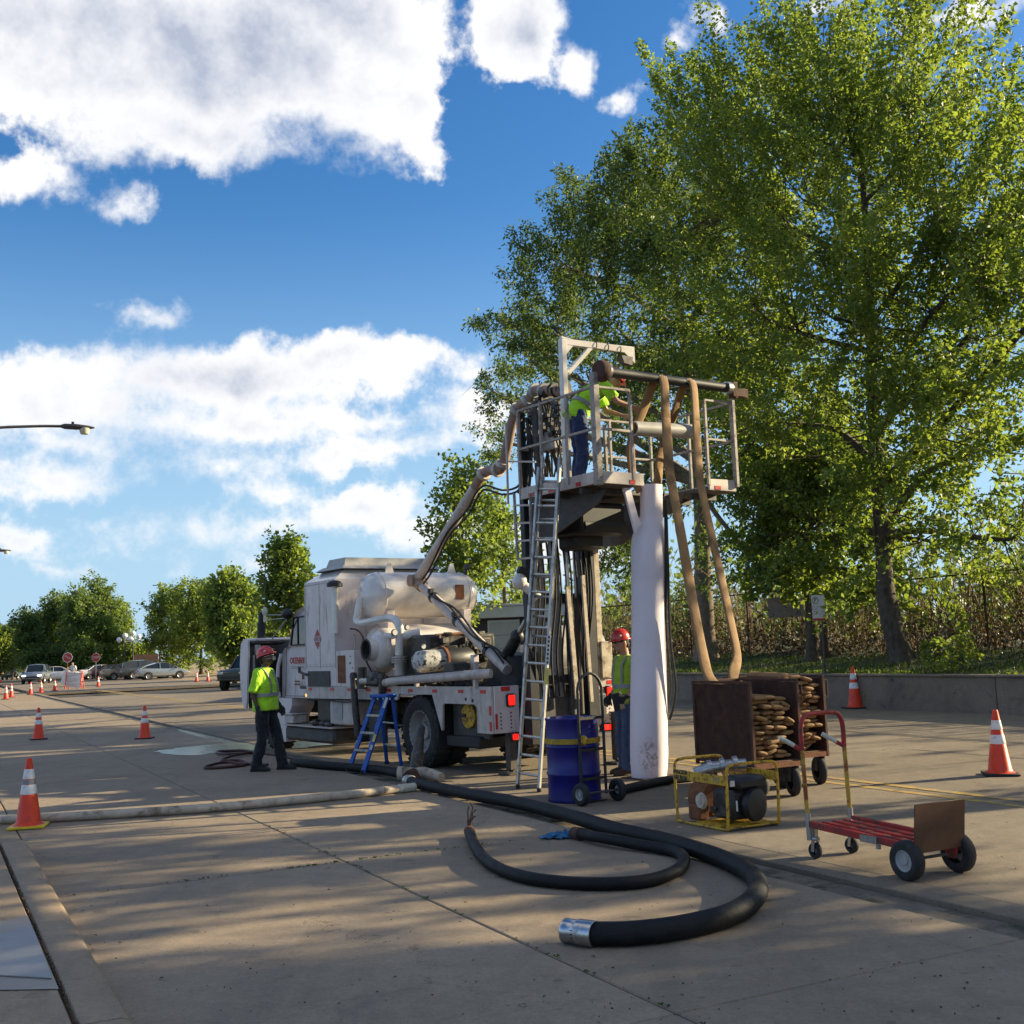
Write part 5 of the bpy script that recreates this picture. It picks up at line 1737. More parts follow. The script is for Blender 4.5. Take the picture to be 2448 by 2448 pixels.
# ------------------------------------------------------------------ traffic cones
def make_cone(h=0.71, worn=False, sleeve=None):
    root = thing('traffic_cone', 'x', 'cone', (0, 0, 0), world=False)
    b = MB()
    b.box((0, 0, .014), (.36, .36, .028), None, 0, .008)
    b.build('base', 'rubber', root)
    prof = []
    k = h / .71

    def rad(z):
        return .132 - (.132 - .028) * (z / h)
    b = MB()
    b.lathe([(rad(0) + .03, .028), (rad(.03) + .008, .040), (rad(.06), .06), (rad(h * .97), h * .97), (rad(h) - .003, h), (.018, h), (.016, h - .03)], (0, 0, 0), (0, 0, 1), 22)
    b.build('cone_body', 'cone_orange', root, 50)
    for (z0, z1) in ((h * .48, h * .62), (h * .70, h * .84)):
        b = MB(); b.lathe([(rad(z0) + .001, z0), (rad(z0) + .0025, z0 + .004), (rad(z1) + .0025, z1 - .004), (rad(z1) + .001, z1)], (0, 0, 0), (0, 0, 1), 22)
        b.build('reflective_band', 'cone_white', root, 50)
    return root


C0 = make_cone()
mat('cone_yellow', (0.62, 0.50, 0.10), 0.5, var=0.15, scale=9)
mat('base_yellow', (0.70, 0.50, 0.02), 0.5, var=0.15, scale=9)
cone_spots = [  # photo u, v of the base, scale, turn, label
    (68, 1978, 1.0, .2, 'nearest cone, on a yellow base by the kerb corner at left'),
    (92, 1768, 1.0, .5, 'middle distance cone on the left, further left of the two standing side by side'),
    (346, 1766, 1.0, .1, 'middle distance cone right of its neighbour, between it and the red helmet worker'),
    (2045, 1695, 1.0, .3, 'cone with a pale yellow side, against the retaining wall'),
    (2392, 1855, 1.0, -.25, 'large cone on the sunlit lane at the right edge'),
    (1650, 1673, 1.0, .2, 'cone half hidden behind the left edge of the dark hose cart'),
    (14, 1672, 1.0, 0, 'far cone at left, brightest of the sunlit pair near the edge'),
    (27, 1667, 1.0, .3, 'far cone at left, right behind the sunlit one near the edge'),
    (73, 1661, 1.0, .6, 'far cone in front of the facing silver car'),
    (98, 1657, 1.0, .1, 'far cone between the facing car and the barricade, left one'),
    (131, 1652, 1.0, .4, 'far cone just left of the barricade'),
    (191, 1643, 1.0, .2, 'far cone right against the barricade'),
    (235, 1642, 1.0, .5, 'far cone alone in front of the parked cars'),
    (1, 1633, 1.0, .5, 'farthest cone, cut by the left edge of the picture'),
    (470, 1613, 1.0, 0, 'far cone by the kerb, leftmost of three right of the parked cars'),
    (497, 1613, 1.0, 0, 'far cone by the kerb, middle of three right of the parked cars'),
    (523, 1614, 1.0, 0, 'far cone by the kerb, rightmost of three beside the raised hood'),
]
for i, (u, v, s_, rz, lb) in enumerate(cone_spots):
    p = G(u, v, 0.0)
    tt_ = p.dot(NT)
    p.z = 0.0135 if 5.93 < tt_ < 18.6 else 0.0015
    if i >= 14:
        k = 84.0 / p.y
        p = V((p.x * k, 84.0, 0.0135))
    o = C0 if i == 0 else copy_tree(C0)
    o.location = p
    o.rotation_euler = (0, 0, rz)
    o['label'] = lb
    o['group'] = 'orange traffic cones'
    if i == 3:
        o.scale = (1.25, 1.25, 1.3)
    if i == 4:
        o.scale = (1.05, 1.05, 1.03)
    if i == 0:
        base0 = o
for ch in list(base0.children):
    if ch.name.startswith('base'):
        ch.data = ch.data.copy()
        ch.data.materials[0] = MATS['base_yellow']
# tape patch on the nearest cone
b = MB(); b.lathe([(.071, .445), (.0735, .446), (.067, .49), (.0645, .491)], (0, 0, 0), (0, 0, 1), 22); b.build('tape', 'print_grey', base0)

# ------------------------------------------------------------------ hoses on the ground
def hose(name, label, px, r, m, zoff=0.0, lift=None, n=14, cat='hose', per=8):
    pts = []
    for i, (u, v) in enumerate(px):
        p = G(u, v, 0)
        t = p.dot(NT)
        g0 = .015 if t > 5.9 else 0.002
        p.z = g0 + r + (lift[i] if lift else 0)
        # the measured line is the hose's middle: move along the sight line to that height
        q = G(u, v, p.z)
        pts.append(q)
    path = spline(pts, per)
    root = thing(name, label, cat, V((path[0].x, path[0].y, 0)))
    b = MB()
    b.tube(path, r, n)
    b.build('hose_wall', m, root, 60)
    return root, path


def collar(root, path, idx, m, r, l, name='coupling', back=False):
    p = path[idx]
    d = (path[idx + 1] - p) if not back else (path[idx - 1] - p)
    d.normalize()
    b = MB()
    b.lathe([(r * .80, -l * .02), (r * 1.02, -l * .02), (r * 1.08, l * .04), (r * 1.03, l * .10), (r * 1.03, l * .45), (r * 1.09, l * .48), (r * 1.09, l * .98), (r * 1.0, l), (r * .8, l)], p - d * l * .15, d, 22)
    return b.build(name, m, root, 40)


h1, p1 = hose('discharge_hose', 'long thick black hose snaking from the manifold to a chrome coupling in front',
              [(1362, 2226), (1420, 2232), (1520, 2230), (1640, 2214), (1745, 2186), (1800, 2150), (1812, 2118), (1790, 2085), (1715, 2048), (1600, 2012), (1480, 1985), (1360, 1950), (1240, 1920), (1120, 1898), (1020, 1878), (975, 1866)],
              .066, 'hose_black', n=18)
collar(h1, p1, 0, 'chrome', .066, .19)
collar(h1, p1, len(p1) - 1, 'galvanised', .068, .16, back=True)
mat('tape_blue', (0.03, 0.14, 0.45), 0.3, var=.1)
d_ = (p1[3] - p1[0]).normalized()
b = MB(); b.lathe([(.0715, .02), (.0735, .022), (.0735, .13), (.0715, .132)], p1[0] + d_ * .04, d_, 20); b.build('clamp_band', 'chrome', h1)
h2, p2 = hose('suction_hose', 'shorter thinner black hose curled in a U on the lane with a frayed end',
              [(1122, 1987), (1140, 2030), (1178, 2068), (1260, 2098), (1390, 2112), (1530, 2108), (1610, 2085), (1636, 2056), (1612, 2035), (1520, 2018), (1440, 2003), (1375, 1992)],
              .045, 'hose_black', lift=[0, 0, 0, 0, 0, 0, 0, 0, 0, .01, .02, .0])
collar(h2, p2, 0, 'rust', .046, .10)
collar(h2, p2, len(p2) - 1, 'dark_rust', .05, .13, back=True)
b = MB()
for k in range(5):
    a = p2[0] + V((random.uniform(-.02, .02), .03, .03))
    b.tube([a, a + V((random.uniform(-.02, .05), .04, .05 + .03 * k)), a + V((.04 + random.uniform(-.03, .03), .05, .09 + .03 * k))], .006, 5)
b.build('frayed_end', 'dark_rust', h2)
h3, p3 = hose('white_hose', 'dirty white hose lying straight across the lane towards the nearest cone',
              [(-160, 1962), (0, 1959), (110, 1955), (250, 1947), (400, 1938), (540, 1928), (700, 1913), (850, 1898), (985, 1882)], .048, 'hose_white')
collar(h3, p3, len(p3) - 1, 'lens_clear', .05, .22, back=True)
h4, p4 = hose('dark_hose', 'dark hose running under the step ladder from beneath the truck',
              [(700, 1822), (780, 1830), (860, 1836), (920, 1842), (965, 1852)], .06, 'hose_black')
h5, p5 = hose('thin_hose', 'thin dark red hose in loose loops behind the standing worker',
              [(640, 1828), (580, 1826), (540, 1822), (500, 1830), (492, 1836), (540, 1834), (588, 1828), (575, 1818), (530, 1818), (560, 1806), (600, 1798), (580, 1794), (520, 1797), (545, 1803), (620, 1800), (700, 1812), (780, 1832)], .022, 'hose_black', n=8, lift=[0, 0, .01, 0, 0, 0, 0, .02, .02, .02, .01, 0, 0, .02, 0, 0, 0])
h5.children[0].data.materials[0] = mat('hose_maroon', (0.06, 0.015, 0.014), 0.6, var=.3)
h6, p6 = hose('flat_hose', 'black hose on the road between the blue drum and the yellow pump',
              [(1480, 1890), (1530, 1878), (1590, 1866), (1650, 1858), (1700, 1852)], .05, 'hose_black')

# pipe manifold in front of the truck
mf = thing('pipe_manifold', 'rusty pipe manifold with white elbows where the hoses meet by the truck', 'pipe fitting', G(990, 1880, 0))


def gp(u, v, z):
    return G(u, v, z)


mc = G(985, 1872, .03) + V((0, .25, 0))
base = V((mc.x, mc.y, 0))
b = MB(); b.tube(spline([base + V((.02, .1, .16)), base + V((.05, .12, .35)), base + V((.06, .3, .55)), base + V((.07, .45, .66))], 5), [.085] * 6 + [.07] * 4 + [.06] * 6, 14); b.build('riser_pipe', 'greasy', mf)
b = MB(); b.tube([base + V((-.16, .05, .12)), base + V((.10, .05, .12)), base + V((.22, .0, .10)), base + V((.36, -.12, .07))], [.075, .08, .075, .06], 14); b.build('tee_pipe', 'hose_white', mf)
b = MB(); b.lathe([(.05, 0), (.10, 0), (.11, .03), (.11, .08), (.09, .09), (.05, .09)], base + V((-.02, -.26, .085)), (.05, 1, 0), 18); b.tube([base + V((-.02, -.2, .085)), base + V((0, .08, .12))], .075, 12); b.build('coupling', 'dark_rust', mf)
b = MB(); b.cyl(base + V((-.2, .06, .12)), base + V((-.13, .05, .12)), .095, n=14); b.build('end_cap', 'hose_white', mf)

# blue rag
b = MB()
g2 = np.random.default_rng(3)
c = G(1342, 2004, .0)
nx, ny = 26, 16
vs = []
for j in range(ny):
    for i in range(nx):
        x, y = (i / (nx - 1) - .5), (j / (ny - 1) - .5)
        e = max(0, 1 - (2 * x) ** 2 * .9 - (2 * y) ** 2 * .9)
        z = .012 + .055 * e * (0.6 + 0.5 * math.sin(x * 23 + y * 7) * math.sin(y * 17 - x * 9)) + .012 * g2.random()
        wv = 1 + .12 * math.sin(9 * y + 2) + .08 * g2.random()
        vs.append(c + V((x * .30 * wv + .03 * math.sin(y * 11), y * .15 * wv + .02 * math.sin(x * 15), max(z, .006))))
b.add(vs, [(j * nx + i, j * nx + i + 1, (j + 1) * nx + i + 1, (j + 1) * nx + i) for j in range(ny - 1) for i in range(nx - 1)])
b.add([p - V((0, 0, .006)) for p in vs], [(j * nx + i, (j + 1) * nx + i, (j + 1) * nx + i + 1, j * nx + i + 1) for j in range(ny - 1) for i in range(nx - 1)])
tag(b.build('blue_rag', 'blue_rag', origin=c, smooth=80), 'crumpled blue rag lying beside the black hoses', 'rag')

# ------------------------------------------------------------------ blue step ladder
lc_ = G(880, 1842, .013)
sl_ = thing('step_ladder', 'blue fibreglass step ladder standing open beside the truck wheel', 'ladder', lc_)
A_, B_ = G(833, 1843, .013), G(868, 1848, .013)
C_, D_2 = G(960, 1836, .013), G(925, 1826, .013)
T0, T1 = D(897, 1664, 16.75), D(926, 1664, 16.55)
T2, T3 = T0 + V((.06, .08, 0)), T1 + V((.06, .08, 0))
for (p, q, w) in ((A_, T0, .07), (B_, T1, .085)):
    b = MB(); b.bar(p, q, .03, w, 0, .004, V((.8, -.6, 0))); b.build('side_rail', 'blue_ladder', sl_)
for (p, q) in ((C_, T3), (D_2, T2)):
    b = MB(); b.bar(p, q, .028, .055, 0, .004, V((.8, -.6, 0))); b.build('rear_rail', 'blue_ladder', sl_)
for f in (.28, .51, .74):
    b = MB(); b.bar(A_.lerp(T0, f), B_.lerp(T1, f), .075, .03, 0, .004); b.build('step', 'aluminium', sl_)
for f in (.3, .62):
    b = MB(); b.bar(C_.lerp(T3, f), D_2.lerp(T2, f), .02, .02); b.build('brace', 'aluminium', sl_)
b = MB(); b.bar((T0 + T2) / 2 + V((-.05, .03, .0)), (T1 + T3) / 2 + V((.03, -.03, 0)), .20, .05, 0, .012); b.build('top_cap', 'blue_ladder', sl_)
for p in (A_, B_, C_, D_2):
    b = MB(); b.box(p + V((0, 0, .02)), (.07, .05, .045), None, 0, .008); b.build('foot', 'rubber', sl_)
nrm = (B_.lerp(T1, .5) - V((0, 0, CAM_H))).normalized() * -.048
for (f0, f1, m) in ((.84, .98, 'white_sign'), (.40, .50, 'cone_yellow'), (.30, .36, 'white_sign')):
    b = MB(); b.bar(B_.lerp(T1, f0) + nrm, B_.lerp(T1, f1) + nrm, .035, .004, 0, 0, nrm.normalized()); b.build('sticker', m, sl_, 0)

# ------------------------------------------------------------------ extension ladder leaning on the platform
F0, F1 = G(1238, 1884, .013), G(1289, 1893, .013)
E0, E1 = D(1288, 1118, 14.35), D(1338, 1118, 14.02)
el_ = thing('extension_ladder', 'tall aluminium extension ladder leaning against the raised platform', 'ladder', (F0 + F1) / 2)
upv = V((-.3, -1, 0)).normalized()
for (p, q) in ((F0, E0), (F1, E1)):
    b = MB(); b.bar(p + V((0, 0, .04)), q, .028, .085, 0, .004, upv); b.build('stile', 'aluminium', el_)
nr = 17
for k in range(nr):
    f = .045 + .94 * k / nr
    b = MB(); b.cyl(F0.lerp(E0, f), F1.lerp(E1, f), .017, n=10); b.build('rung', 'aluminium', el_)
sh = upv * -.075 if False else V((.02, .09, 0))
for (p, q) in ((F0, E0), (F1, E1)):
    iw = .12 if p == F0 else -.12
    a_, e_ = p.lerp(q, .42) + sh, p.lerp(q, 1.04) + sh
    mid = (F1 - F0) * (.10 if p == F0 else -.10)
    b = MB(); b.bar(a_ + mid, e_ + mid, .026, .075, 0, .004, upv); b.build('fly_stile', 'aluminium', el_)
for k in range(9):
    f = .46 + .56 * k / 9
    b = MB(); b.cyl(F0.lerp(E0, f) + sh, F1.lerp(E1, f) + sh, .016, n=8); b.build('fly_rung', 'aluminium', el_)
for p in (F0, F1):
    b = MB(); b.box(p + V((0, 0, .025)), (.05, .13, .04), None, 0, .008); b.build('foot', 'rubber', el_)
nn = (F1.lerp(E1, .3) - V((0, 0, CAM_H))).normalized() * -.05
b = MB(); b.bar(F1.lerp(E1, .315) + nn, F1.lerp(E1, .365) + nn, .05, .004, 0, 0, -nn.normalized()); b.build('sticker', 'cone_yellow', el_, 0)
b = MB(); b.bar(F1.lerp(E1, .375) + nn, F1.lerp(E1, .47) + nn, .04, .004, 0, 0, -nn.normalized()); b.build('sticker', 'white_sign', el_, 0)
b = MB()
for k in range(7):
    f = .378 + k * .0128
    b.bar(F1.lerp(E1, f) + nn * 1.06, F1.lerp(E1, f + .007) + nn * 1.06, .022, .002, 0, 0, -nn.normalized())
b.build('sticker_lettering', 'print_black', el_, 0)

# ------------------------------------------------------------------ blue drum on a drum truck
dc = G(1378, 1921, .015)
dc = V((dc.x, dc.y + .28, .015))
dr = thing('drum', 'dark blue steel drum held by a yellow strap', 'drum', dc)
b = MB()
pr = [(.001, .02), (.27, .02), (.285, .0), (.29, .012), (.285, .03), (.283, .27), (.295, .285), (.295, .30), (.283, .315), (.283, .56), (.295, .575), (.295, .59), (.283, .605), (.283, .845), (.292, .86), (.292, .878), (.28, .882), (.275, .855), (.001, .85)]
b.lathe(pr, dc, (0, 0, 1), 36)
b.build('drum_shell', 'blue_drum', dr, 50)
mat('strap_yellow', (0.34, 0.21, 0.02), 0.8, var=.3, scale=20)
b = MB(); b.lathe([(.285, .61), (.300, .612), (.300, .665), (.285, .667)], dc, (0, 0, 1), 36); st_ = b.build('strap', 'strap_yellow', dr)
q = dc + V((.10, -.285, .65))
b = MB(); b.box(q, (.085, .05, .10), None, 0, .02); b.build('buckle', 'yellow_paint', st_)
b = MB(); b.cyl(dc + V((.1, .1, .85)), dc + V((.1, .1, .875)), .03); b.build('bung', 'dark_steel', dr)
ht = thing('drum_truck', 'black hand truck with a hooped handle behind the blue drum', 'hand truck', dc + V((.30, .0, 0)))
hx = V((.80, .60, 0)).normalized()
hf = V((.60, -.80, 0))
hb = dc + hf * .32
for s_ in (-.17, .17):
    b = MB(); b.tube([hb + hx * s_ + V((0, 0, .08)), hb + hx * s_ + V((0, 0, .9)), hb + hx * s_ * .98 + V((0, 0, 1.15))], .016, 8); b.build('rail', 'black_steel', ht)
arc = [hb + hx * .17 * math.cos(a) + V((0, 0, 1.15 + .20 * math.sin(a))) for a in [R(x) for x in range(0, 181, 15)]]
b = MB(); b.tube(arc, .016, 8); b.build('handle', 'black_steel', ht)
for z in (.25, .55, .88):
    b = MB(); b.bar(hb - hx * .17 + V((0, 0, z)), hb + hx * .17 + V((0, 0, z)), .02, .03); b.build('cross_bar', 'black_steel', ht)
for s_ in (-.25, .25):
    wheel(ht, hb + hx * s_ + hf * .09 + V((0, 0, .115)), .115, .07, hx * (1 if s_ > 0 else -1), 'rubber', 'pale_grey', .5, .02, 5)
b = MB(); b.cyl(hb - hx * .25 + hf * .09 + V((0, 0, .115)), hb + hx * .25 + hf * .09 + V((0, 0, .115)), .012); b.build('axle', 'dark_steel', ht)
b = MB(); b.box(hb - hf * .12 + V((0, 0, .012)), (.36, .24, .012), Matrix.Rotation(math.atan2(hx.y, hx.x), 3, 'Z')); b.build('toe_plate', 'black_steel', ht)

# ------------------------------------------------------------------ the white liner tube hanging from the platform
m = bpy.data.materials.new('liner_felt'); m.use_nodes = True
T = NT_(m.node_tree); T.n.clear()
out = T.new('ShaderNodeOutputMaterial'); pb_ = T.new('ShaderNodeBsdfPrincipled'); T.l.new(pb_.outputs[0], out.inputs[0])
co = T.new('ShaderNodeTexCoord').outputs['Object']
base_c = T.mix(T.noise(co, 3, 4, .6), (0.78, 0.68, 0.72), (0.84, 0.77, 0.80))
dist = T.vmath('LENGTH', T.vmath('MULTIPLY', T.vmath('SUBTRACT', co, (-.02, -.25, .28)), (6.0, 2.2, 3.6)))
smear = T.math('MULTIPLY', T.ramp(dist, 1.0, .35), T.ramp(T.noise(co, 22, 6, .7, .6), .42, .62))
c_ = T.mix(T.math('MULTIPLY', smear, .7), base_c, (0.16, 0.075, 0.04))
c_ = T.mix(T.math('MULTIPLY', T.ramp(T.noise(co, 1.4, 3, .5), .52, .75), .25), c_, (0.55, 0.46, 0.44))
T.l.new(c_, pb_.inputs['Base Color']); pb_.inputs['Roughness'].default_value = .8
bn = T.new('ShaderNodeBump'); bn.inputs['Strength'].default_value = .12; bn.inputs['Distance'].default_value = .03
mp = T.new('ShaderNodeMapping'); mp.inputs['Scale'].default_value = (5, 5, 1.2); T.l.new(co, mp.inputs[0])
T.l.new(T.noise(mp.outputs[0], 2.5, 4, .55), bn.inputs['Height']); T.l.new(bn.outputs[0], pb_.inputs['Normal'])
MATS['liner_felt'] = m
tc0 = G(1556, 1862, .015); tc0 = V((tc0.x, tc0.y + .15, .015))
tt1 = tk_w(1.40, -1.66, 3.66)
rt_ = thing('liner_tube', 'tall white inflated liner tube hanging from the platform to the road', 'tube', tc0)
vs, fs = [], []
N_, M_ = 36, 28
for i in range(M_ + 1):
    f = i / M_
    z = .015 + (tt1.z - .015) * f
    c = tc0.lerp(tt1, f); c.z = z
    # bottom sags outward, the neck is gathered flat
    w = .232 - .026 * f + .006 * math.sin(f * 9)
    if f < .06:
        w *= .93 + 1.1 * f
    dpt = w
    if f > .80:
        k = min(1, (f - .80) / .10); k = k * k * (3 - 2 * k)
        w = w * (1 - .27 * k); dpt = dpt * (1 - .42 * k)
        c = c + TX * (.065 * k)
    for j in range(N_):
        a = 2 * math.pi * j / N_
        rr_ = 1 + .012 * math.sin(3 * a + f * 5) + (.03 * math.sin(7 * a + 2) * max(0, f - .86) / .14)
        vs.append(c + TX * (math.cos(a) * w * rr_) + TY * (math.sin(a) * dpt * rr_) + V((0, 0, (.03 * math.cos(a)) if i == 0 else 0)))
for i in range(M_):
    for j in range(N_):
        a, c = i * N_ + j, i * N_ + (j + 1) % N_
        fs.append((a, c, c + N_, a + N_))
fs.append(tuple(range(N_))[::-1])
b = MB().add(vs, fs); b.build('tube_wall', 'liner_felt', rt_, 60)
b = MB(); b.prism([(.07, -.10), (.17, .02), (.12, .12), (.02, .46), (-.08, .46), (-.04, .30)], TX, (0, 0, 1), TY, tk_w(.97, -1.80, 3.12), .035); b.build('flap', 'liner_felt', rt_)
seam = []
for i in range(3, M_ - 3):
    f = i / M_; c = tc0.lerp(tt1, f); c.z = .015 + (tt1.z - .015) * f
    w = .235 - .03 * f + .012 * math.sin(f * 9)
    a = R(-62)
    if f <= .82:
        seam.append(c + TX * (math.cos(a) * (w + .004)) + TY * (math.sin(a) * (w + .004)))
b = MB(); b.tube(seam, .0035, 5); b.build('seam', 'print_grey', rt_)
b = MB(); b.box(tc0 + V((.05, .02, .002)), (.62, .5, .02), Matrix.Rotation(TA, 3, 'Z')); tag(b.build('steel_plate', 'dark_rust', origin=tc0), 'flat dark steel plate under the foot of the white tube', 'plate')

# black hanging lines right of the tube
for k, (lb, px) in enumerate((('black hose hanging in a long loop right of the white tube', [(1592, 1195), (1597, 1350), (1602, 1520), (1612, 1600), (1616, 1650), (1607, 1700), (1600, 1720)]),
                              ('second black hose hanging straight close to the white tube', [(1590, 1195), (1592, 1350), (1593, 1500), (1600, 1590), (1603, 1640), (1596, 1690), (1592, 1715)]))):
    pts = [D(u, v, 14.3 + .02 * i + .1 * k) for i, (u, v) in enumerate(px)]
    b = MB(); b.tube(spline(pts, 5), .017, 7)
    tag(b.build('hanging_hose', 'rubber', origin=pts[-1]), lb, 'hose', 'hanging black hoses')

# ------------------------------------------------------------------ hose carts
def hose_cart(t0, s0, label, lab2, rows, seed, W=.62, Dp=.98, H=1.20):
    """mesh-sided cart open towards the camera end; local x across the street, y along it"""
    rn = random.Random(seed)
    root = thing('hose_cart', label, 'cart', RD(t0, s0, .013), TH, 'hose carts', world=False)
    ZB = .36
    b = MB(); b.box((W / 2, Dp / 2, ZB), (W, Dp, .04), None, 0, .006); b.build('bed', 'dark_rust', root)
    b = MB(); b.bar((0, .0, ZB - .02), (W, .0, ZB - .02), .03, .05); b.build('front_rail', 'rust', root)
    for (x, y) in ((0, 0), (W, 0), (0, Dp), (W, Dp)):
        b = MB(); b.box((x, y, (ZB + H) / 2 - .02), (.035, .035, H - ZB + .06), None, 0, .004); b.build('corner_post', 'dark_rust', root)
    for (p, q) in (((0, 0, H), (0, Dp, H)), ((W, 0, H), (W, Dp, H)), ((0, Dp, H), (W, Dp, H))):
        b = MB(); b.bar(p, q, .03, .03, 0, .004); b.build('top_rail', 'dark_rust', root)
    # expanded-mesh sides over dark board
    for (x, y0, y1) in ((.012, .02, Dp - .02), (W - .012, .02, Dp - .02)):
        b = MB(); b.box((x, (y0 + y1) / 2, (ZB + H) / 2), (.012, y1 - y0, H - ZB - .04)); pn = b.build('side_panel', 'dark_rust', root, 0)
        b = MB()
        for k in range(22):
            z = ZB + .04 + k * (H - ZB - .08) / 21
            b.bar((x - .009, y0, z), (x - .009, y1, z), .005, .006); b.bar((x + .009, y0, z), (x + .009, y1, z), .005, .006)
        for k in range(34):
            y = y0 + (k + .5) * (y1 - y0) / 34
            b.bar((x - .010, y, ZB + .03), (x - .010, y, H - .02), .004, .004)
        o_ = b.build('mesh_wire', 'dark_rust', pn, 0)
    b = MB(); b.box((W / 2, Dp - .012, (ZB + H) / 2), (W - .04, .012, H - ZB - .04)); b.build('back_panel', 'dark_rust', root, 0)
    b = MB(); b.tube([(W + .02, 0, H - .04), (W + .06, 0, H - .05), (W + .06, 0, H - .22), (W + .02, 0, H - .24)], .010, 6); b.build('latch_loop', 'dark_rust', root)
    for (x, y, cas) in ((.06, .06, 1), (W - .06, .06, 1), (.06, Dp - .08, 0), (W - .06, Dp - .08, 0)):
        b = MB(); b.box((x, y, ZB - .04), (.11, .11, .012)); b.bar((x - .05, y, ZB - .045), (x - .05, y + .02, .15), .012, .05); b.bar((x + .05, y, ZB - .045), (x + .05, y + .02, .15), .012, .05); b.build('caster_fork', 'dark_steel', root)
        wheel(root, (x, y + .02, .155), .155, .078, (.25 if cas else 0, -1, 0) if False else (-1 if x < W / 2 else 1, -.35 if cas else 0, 0), 'tyre', 'dark_steel', .55, .012, 0)
    # folded hose: flat hose laid in flakes
    st = thing('folded_hose', lab2, 'hose', RD(t0, s0, .013 + ZB + .02), TH, 'folded brown hoses', world=False)
    proto = {}
    z = .02
    for r in range(rows):
        th = rn.uniform(.040, .054)
        x = .035 + rn.uniform(0, .03)
        while x < W - .08:
            w = rn.choice((.11, .13, .15))
            if x + w > W - .03:
                break
            key = (w,)
            if key not in proto:
                bb = MB()
                L = .62
                pts = [(0, -.0, 0), (0, .006, 0), (0, .03, 0), (0, L, 0)]
                # rounded flake: flattened tube with a folded nose
                vsx, fsx = [], []
                for (yy, sc2) in ((0, .35), (.008, .75), (.03, 1.0), (L, 1.0)):
                    for j in range(10):
                        a = 2 * math.pi * j / 10
                        cx, cz = math.cos(a), math.sin(a)
                        vsx.append((math.copysign(abs(cx) ** .55, cx) * w / 2 * (.93 + .07 * sc2), yy, math.copysign(abs(cz) ** .8, cz) * .024 * sc2))
                for i in range(3):
                    for j in range(10):
                        a_, c_ = i * 10 + j, i * 10 + (j + 1) % 10
                        fsx.append((a_, c_, c_ + 10, a_ + 10))
                fsx += [tuple(range(10))[::-1], tuple(range(30, 40))]
                bb.add(vsx, fsx)
                oo = bb.build('flake', 'hose_tan', st, 50)
                proto[key] = oo.data
            else:
                oo = bpy.data.objects.new('flake', proto[key]); COL.objects.link(oo); oo.parent = st
            tilt = rn.gauss(0, .10) if rn.random() < .82 else max(-.5, min(.5, rn.gauss(0, .35)))
            oo.location = (x + w / 2, .02 + rn.uniform(-.05, .06), z + th / 2 + rn.uniform(-.006, .006) + .05 * math.sin(x * 5 + seed) * r / rows)
            oo.rotation_euler = (rn.gauss(0, .04), tilt, max(-.12, min(.12, rn.gauss(0, .06))) * (0 if x < .1 or x > W - .22 else 1))
            x += w + rn.uniform(.0, .012)
        z += th
    return root, z + ZB


cart1, zc1 = hose_cart(7.60, 9.62, 'nearer rusty mesh sided cart loaded with folded brown hose', 'folded brown hose piled in the nearer cart', 13, 1)
cart2, zc2 = hose_cart(8.44, 10.16, 'farther rusty mesh sided cart heaped with folded brown hose', 'folded brown hose heaped in the farther cart', 17, 2)

# brown lay-flat hoses rising from the carts over the roller and down into the slot
def layflat(label, pts, w0=.142):
    dense = []
    for a_, c_ in zip(pts[:-1], pts[1:]):
        k_ = max(2, int((V(c_) - V(a_)).length / .05))
        dense += [V(a_).lerp(V(c_), j / k_) for j in range(k_)]
    dense.append(V(pts[-1]))
    for _ in range(6):
        dense = [dense[0]] + [(dense[j - 1] + dense[j] * 2 + dense[j + 1]) / 4 for j in range(1, len(dense) - 1)] + [dense[-1]]
    path = [p + V((math.sin(i * .13 + len(label)) * .005, math.sin(i * .09) * .006, 0)) for i, p in enumerate(dense)]
    root = thing('layflat_hose', label, 'hose', path[0], group='brown hoses over the roller')
    ws, ns = [], []
    n = len(path)
    for i, p in enumerate(path):
        t = (path[min(i + 1, n - 1)] - path[max(i - 1, 0)]).normalized()
        side = (TX * .95 + V((.25, -.25, 0)) * math.sin(i * .02 + len(label)) * .3).normalized()
        side = (side - t * side.dot(t)).normalized()
        ws.append(side * (w0 * (1 + .04 * math.sin(i * .21) + .02 * math.sin(i * .57))))
        ns.append(side.cross(t).normalized())
    b = MB(); b.ribbon(path, ws, ns, .019)
    b.build('hose_wall', 'hose_tan', root, 80)
    return root


zr = 4.985
rx = lambda x, dy=0, dz=0: tk_w(x, Y0 - .06 + dy, zr + dz)
def lf_pts(px, d0, d1):
    n_ = len(px)
    return [D(u, v, d0 + (d1 - d0) * i / (n_ - 1)) for i, (u, v) in enumerate(px)]


layflat('left brown flat hose rising from the nearer cart over the roller',
        [RD(7.92, 10.05, .95)] + lf_pts([(1692, 1625), (1650, 1400), (1600, 1130)], 12.78, 13.75) + [rx(1.46, -.078, -.02), rx(1.45, -.04, .075), rx(1.44, .04, .075), rx(1.42, .09, -.02), rx(1.30, .16, -.35), rx(1.16, .3, -.8), rx(1.22, .35, -1.25), rx(1.3, .3, -1.42)])
layflat('right brown flat hose rising from the farther cart over the roller',
        [RD(8.62, 10.55, 1.0)] + lf_pts([(1748, 1628), (1766, 1572), (1722, 1380), (1672, 1140)], 13.15, 14.0) + [rx(1.96, -.078, -.02), rx(1.95, -.04, .075), rx(1.95, .04, .075), rx(1.94, .09, -.02), rx(1.86, .2, -.4), rx(1.72, .35, -.85), rx(1.6, .3, -1.3), rx(1.5, .3, -1.42)])

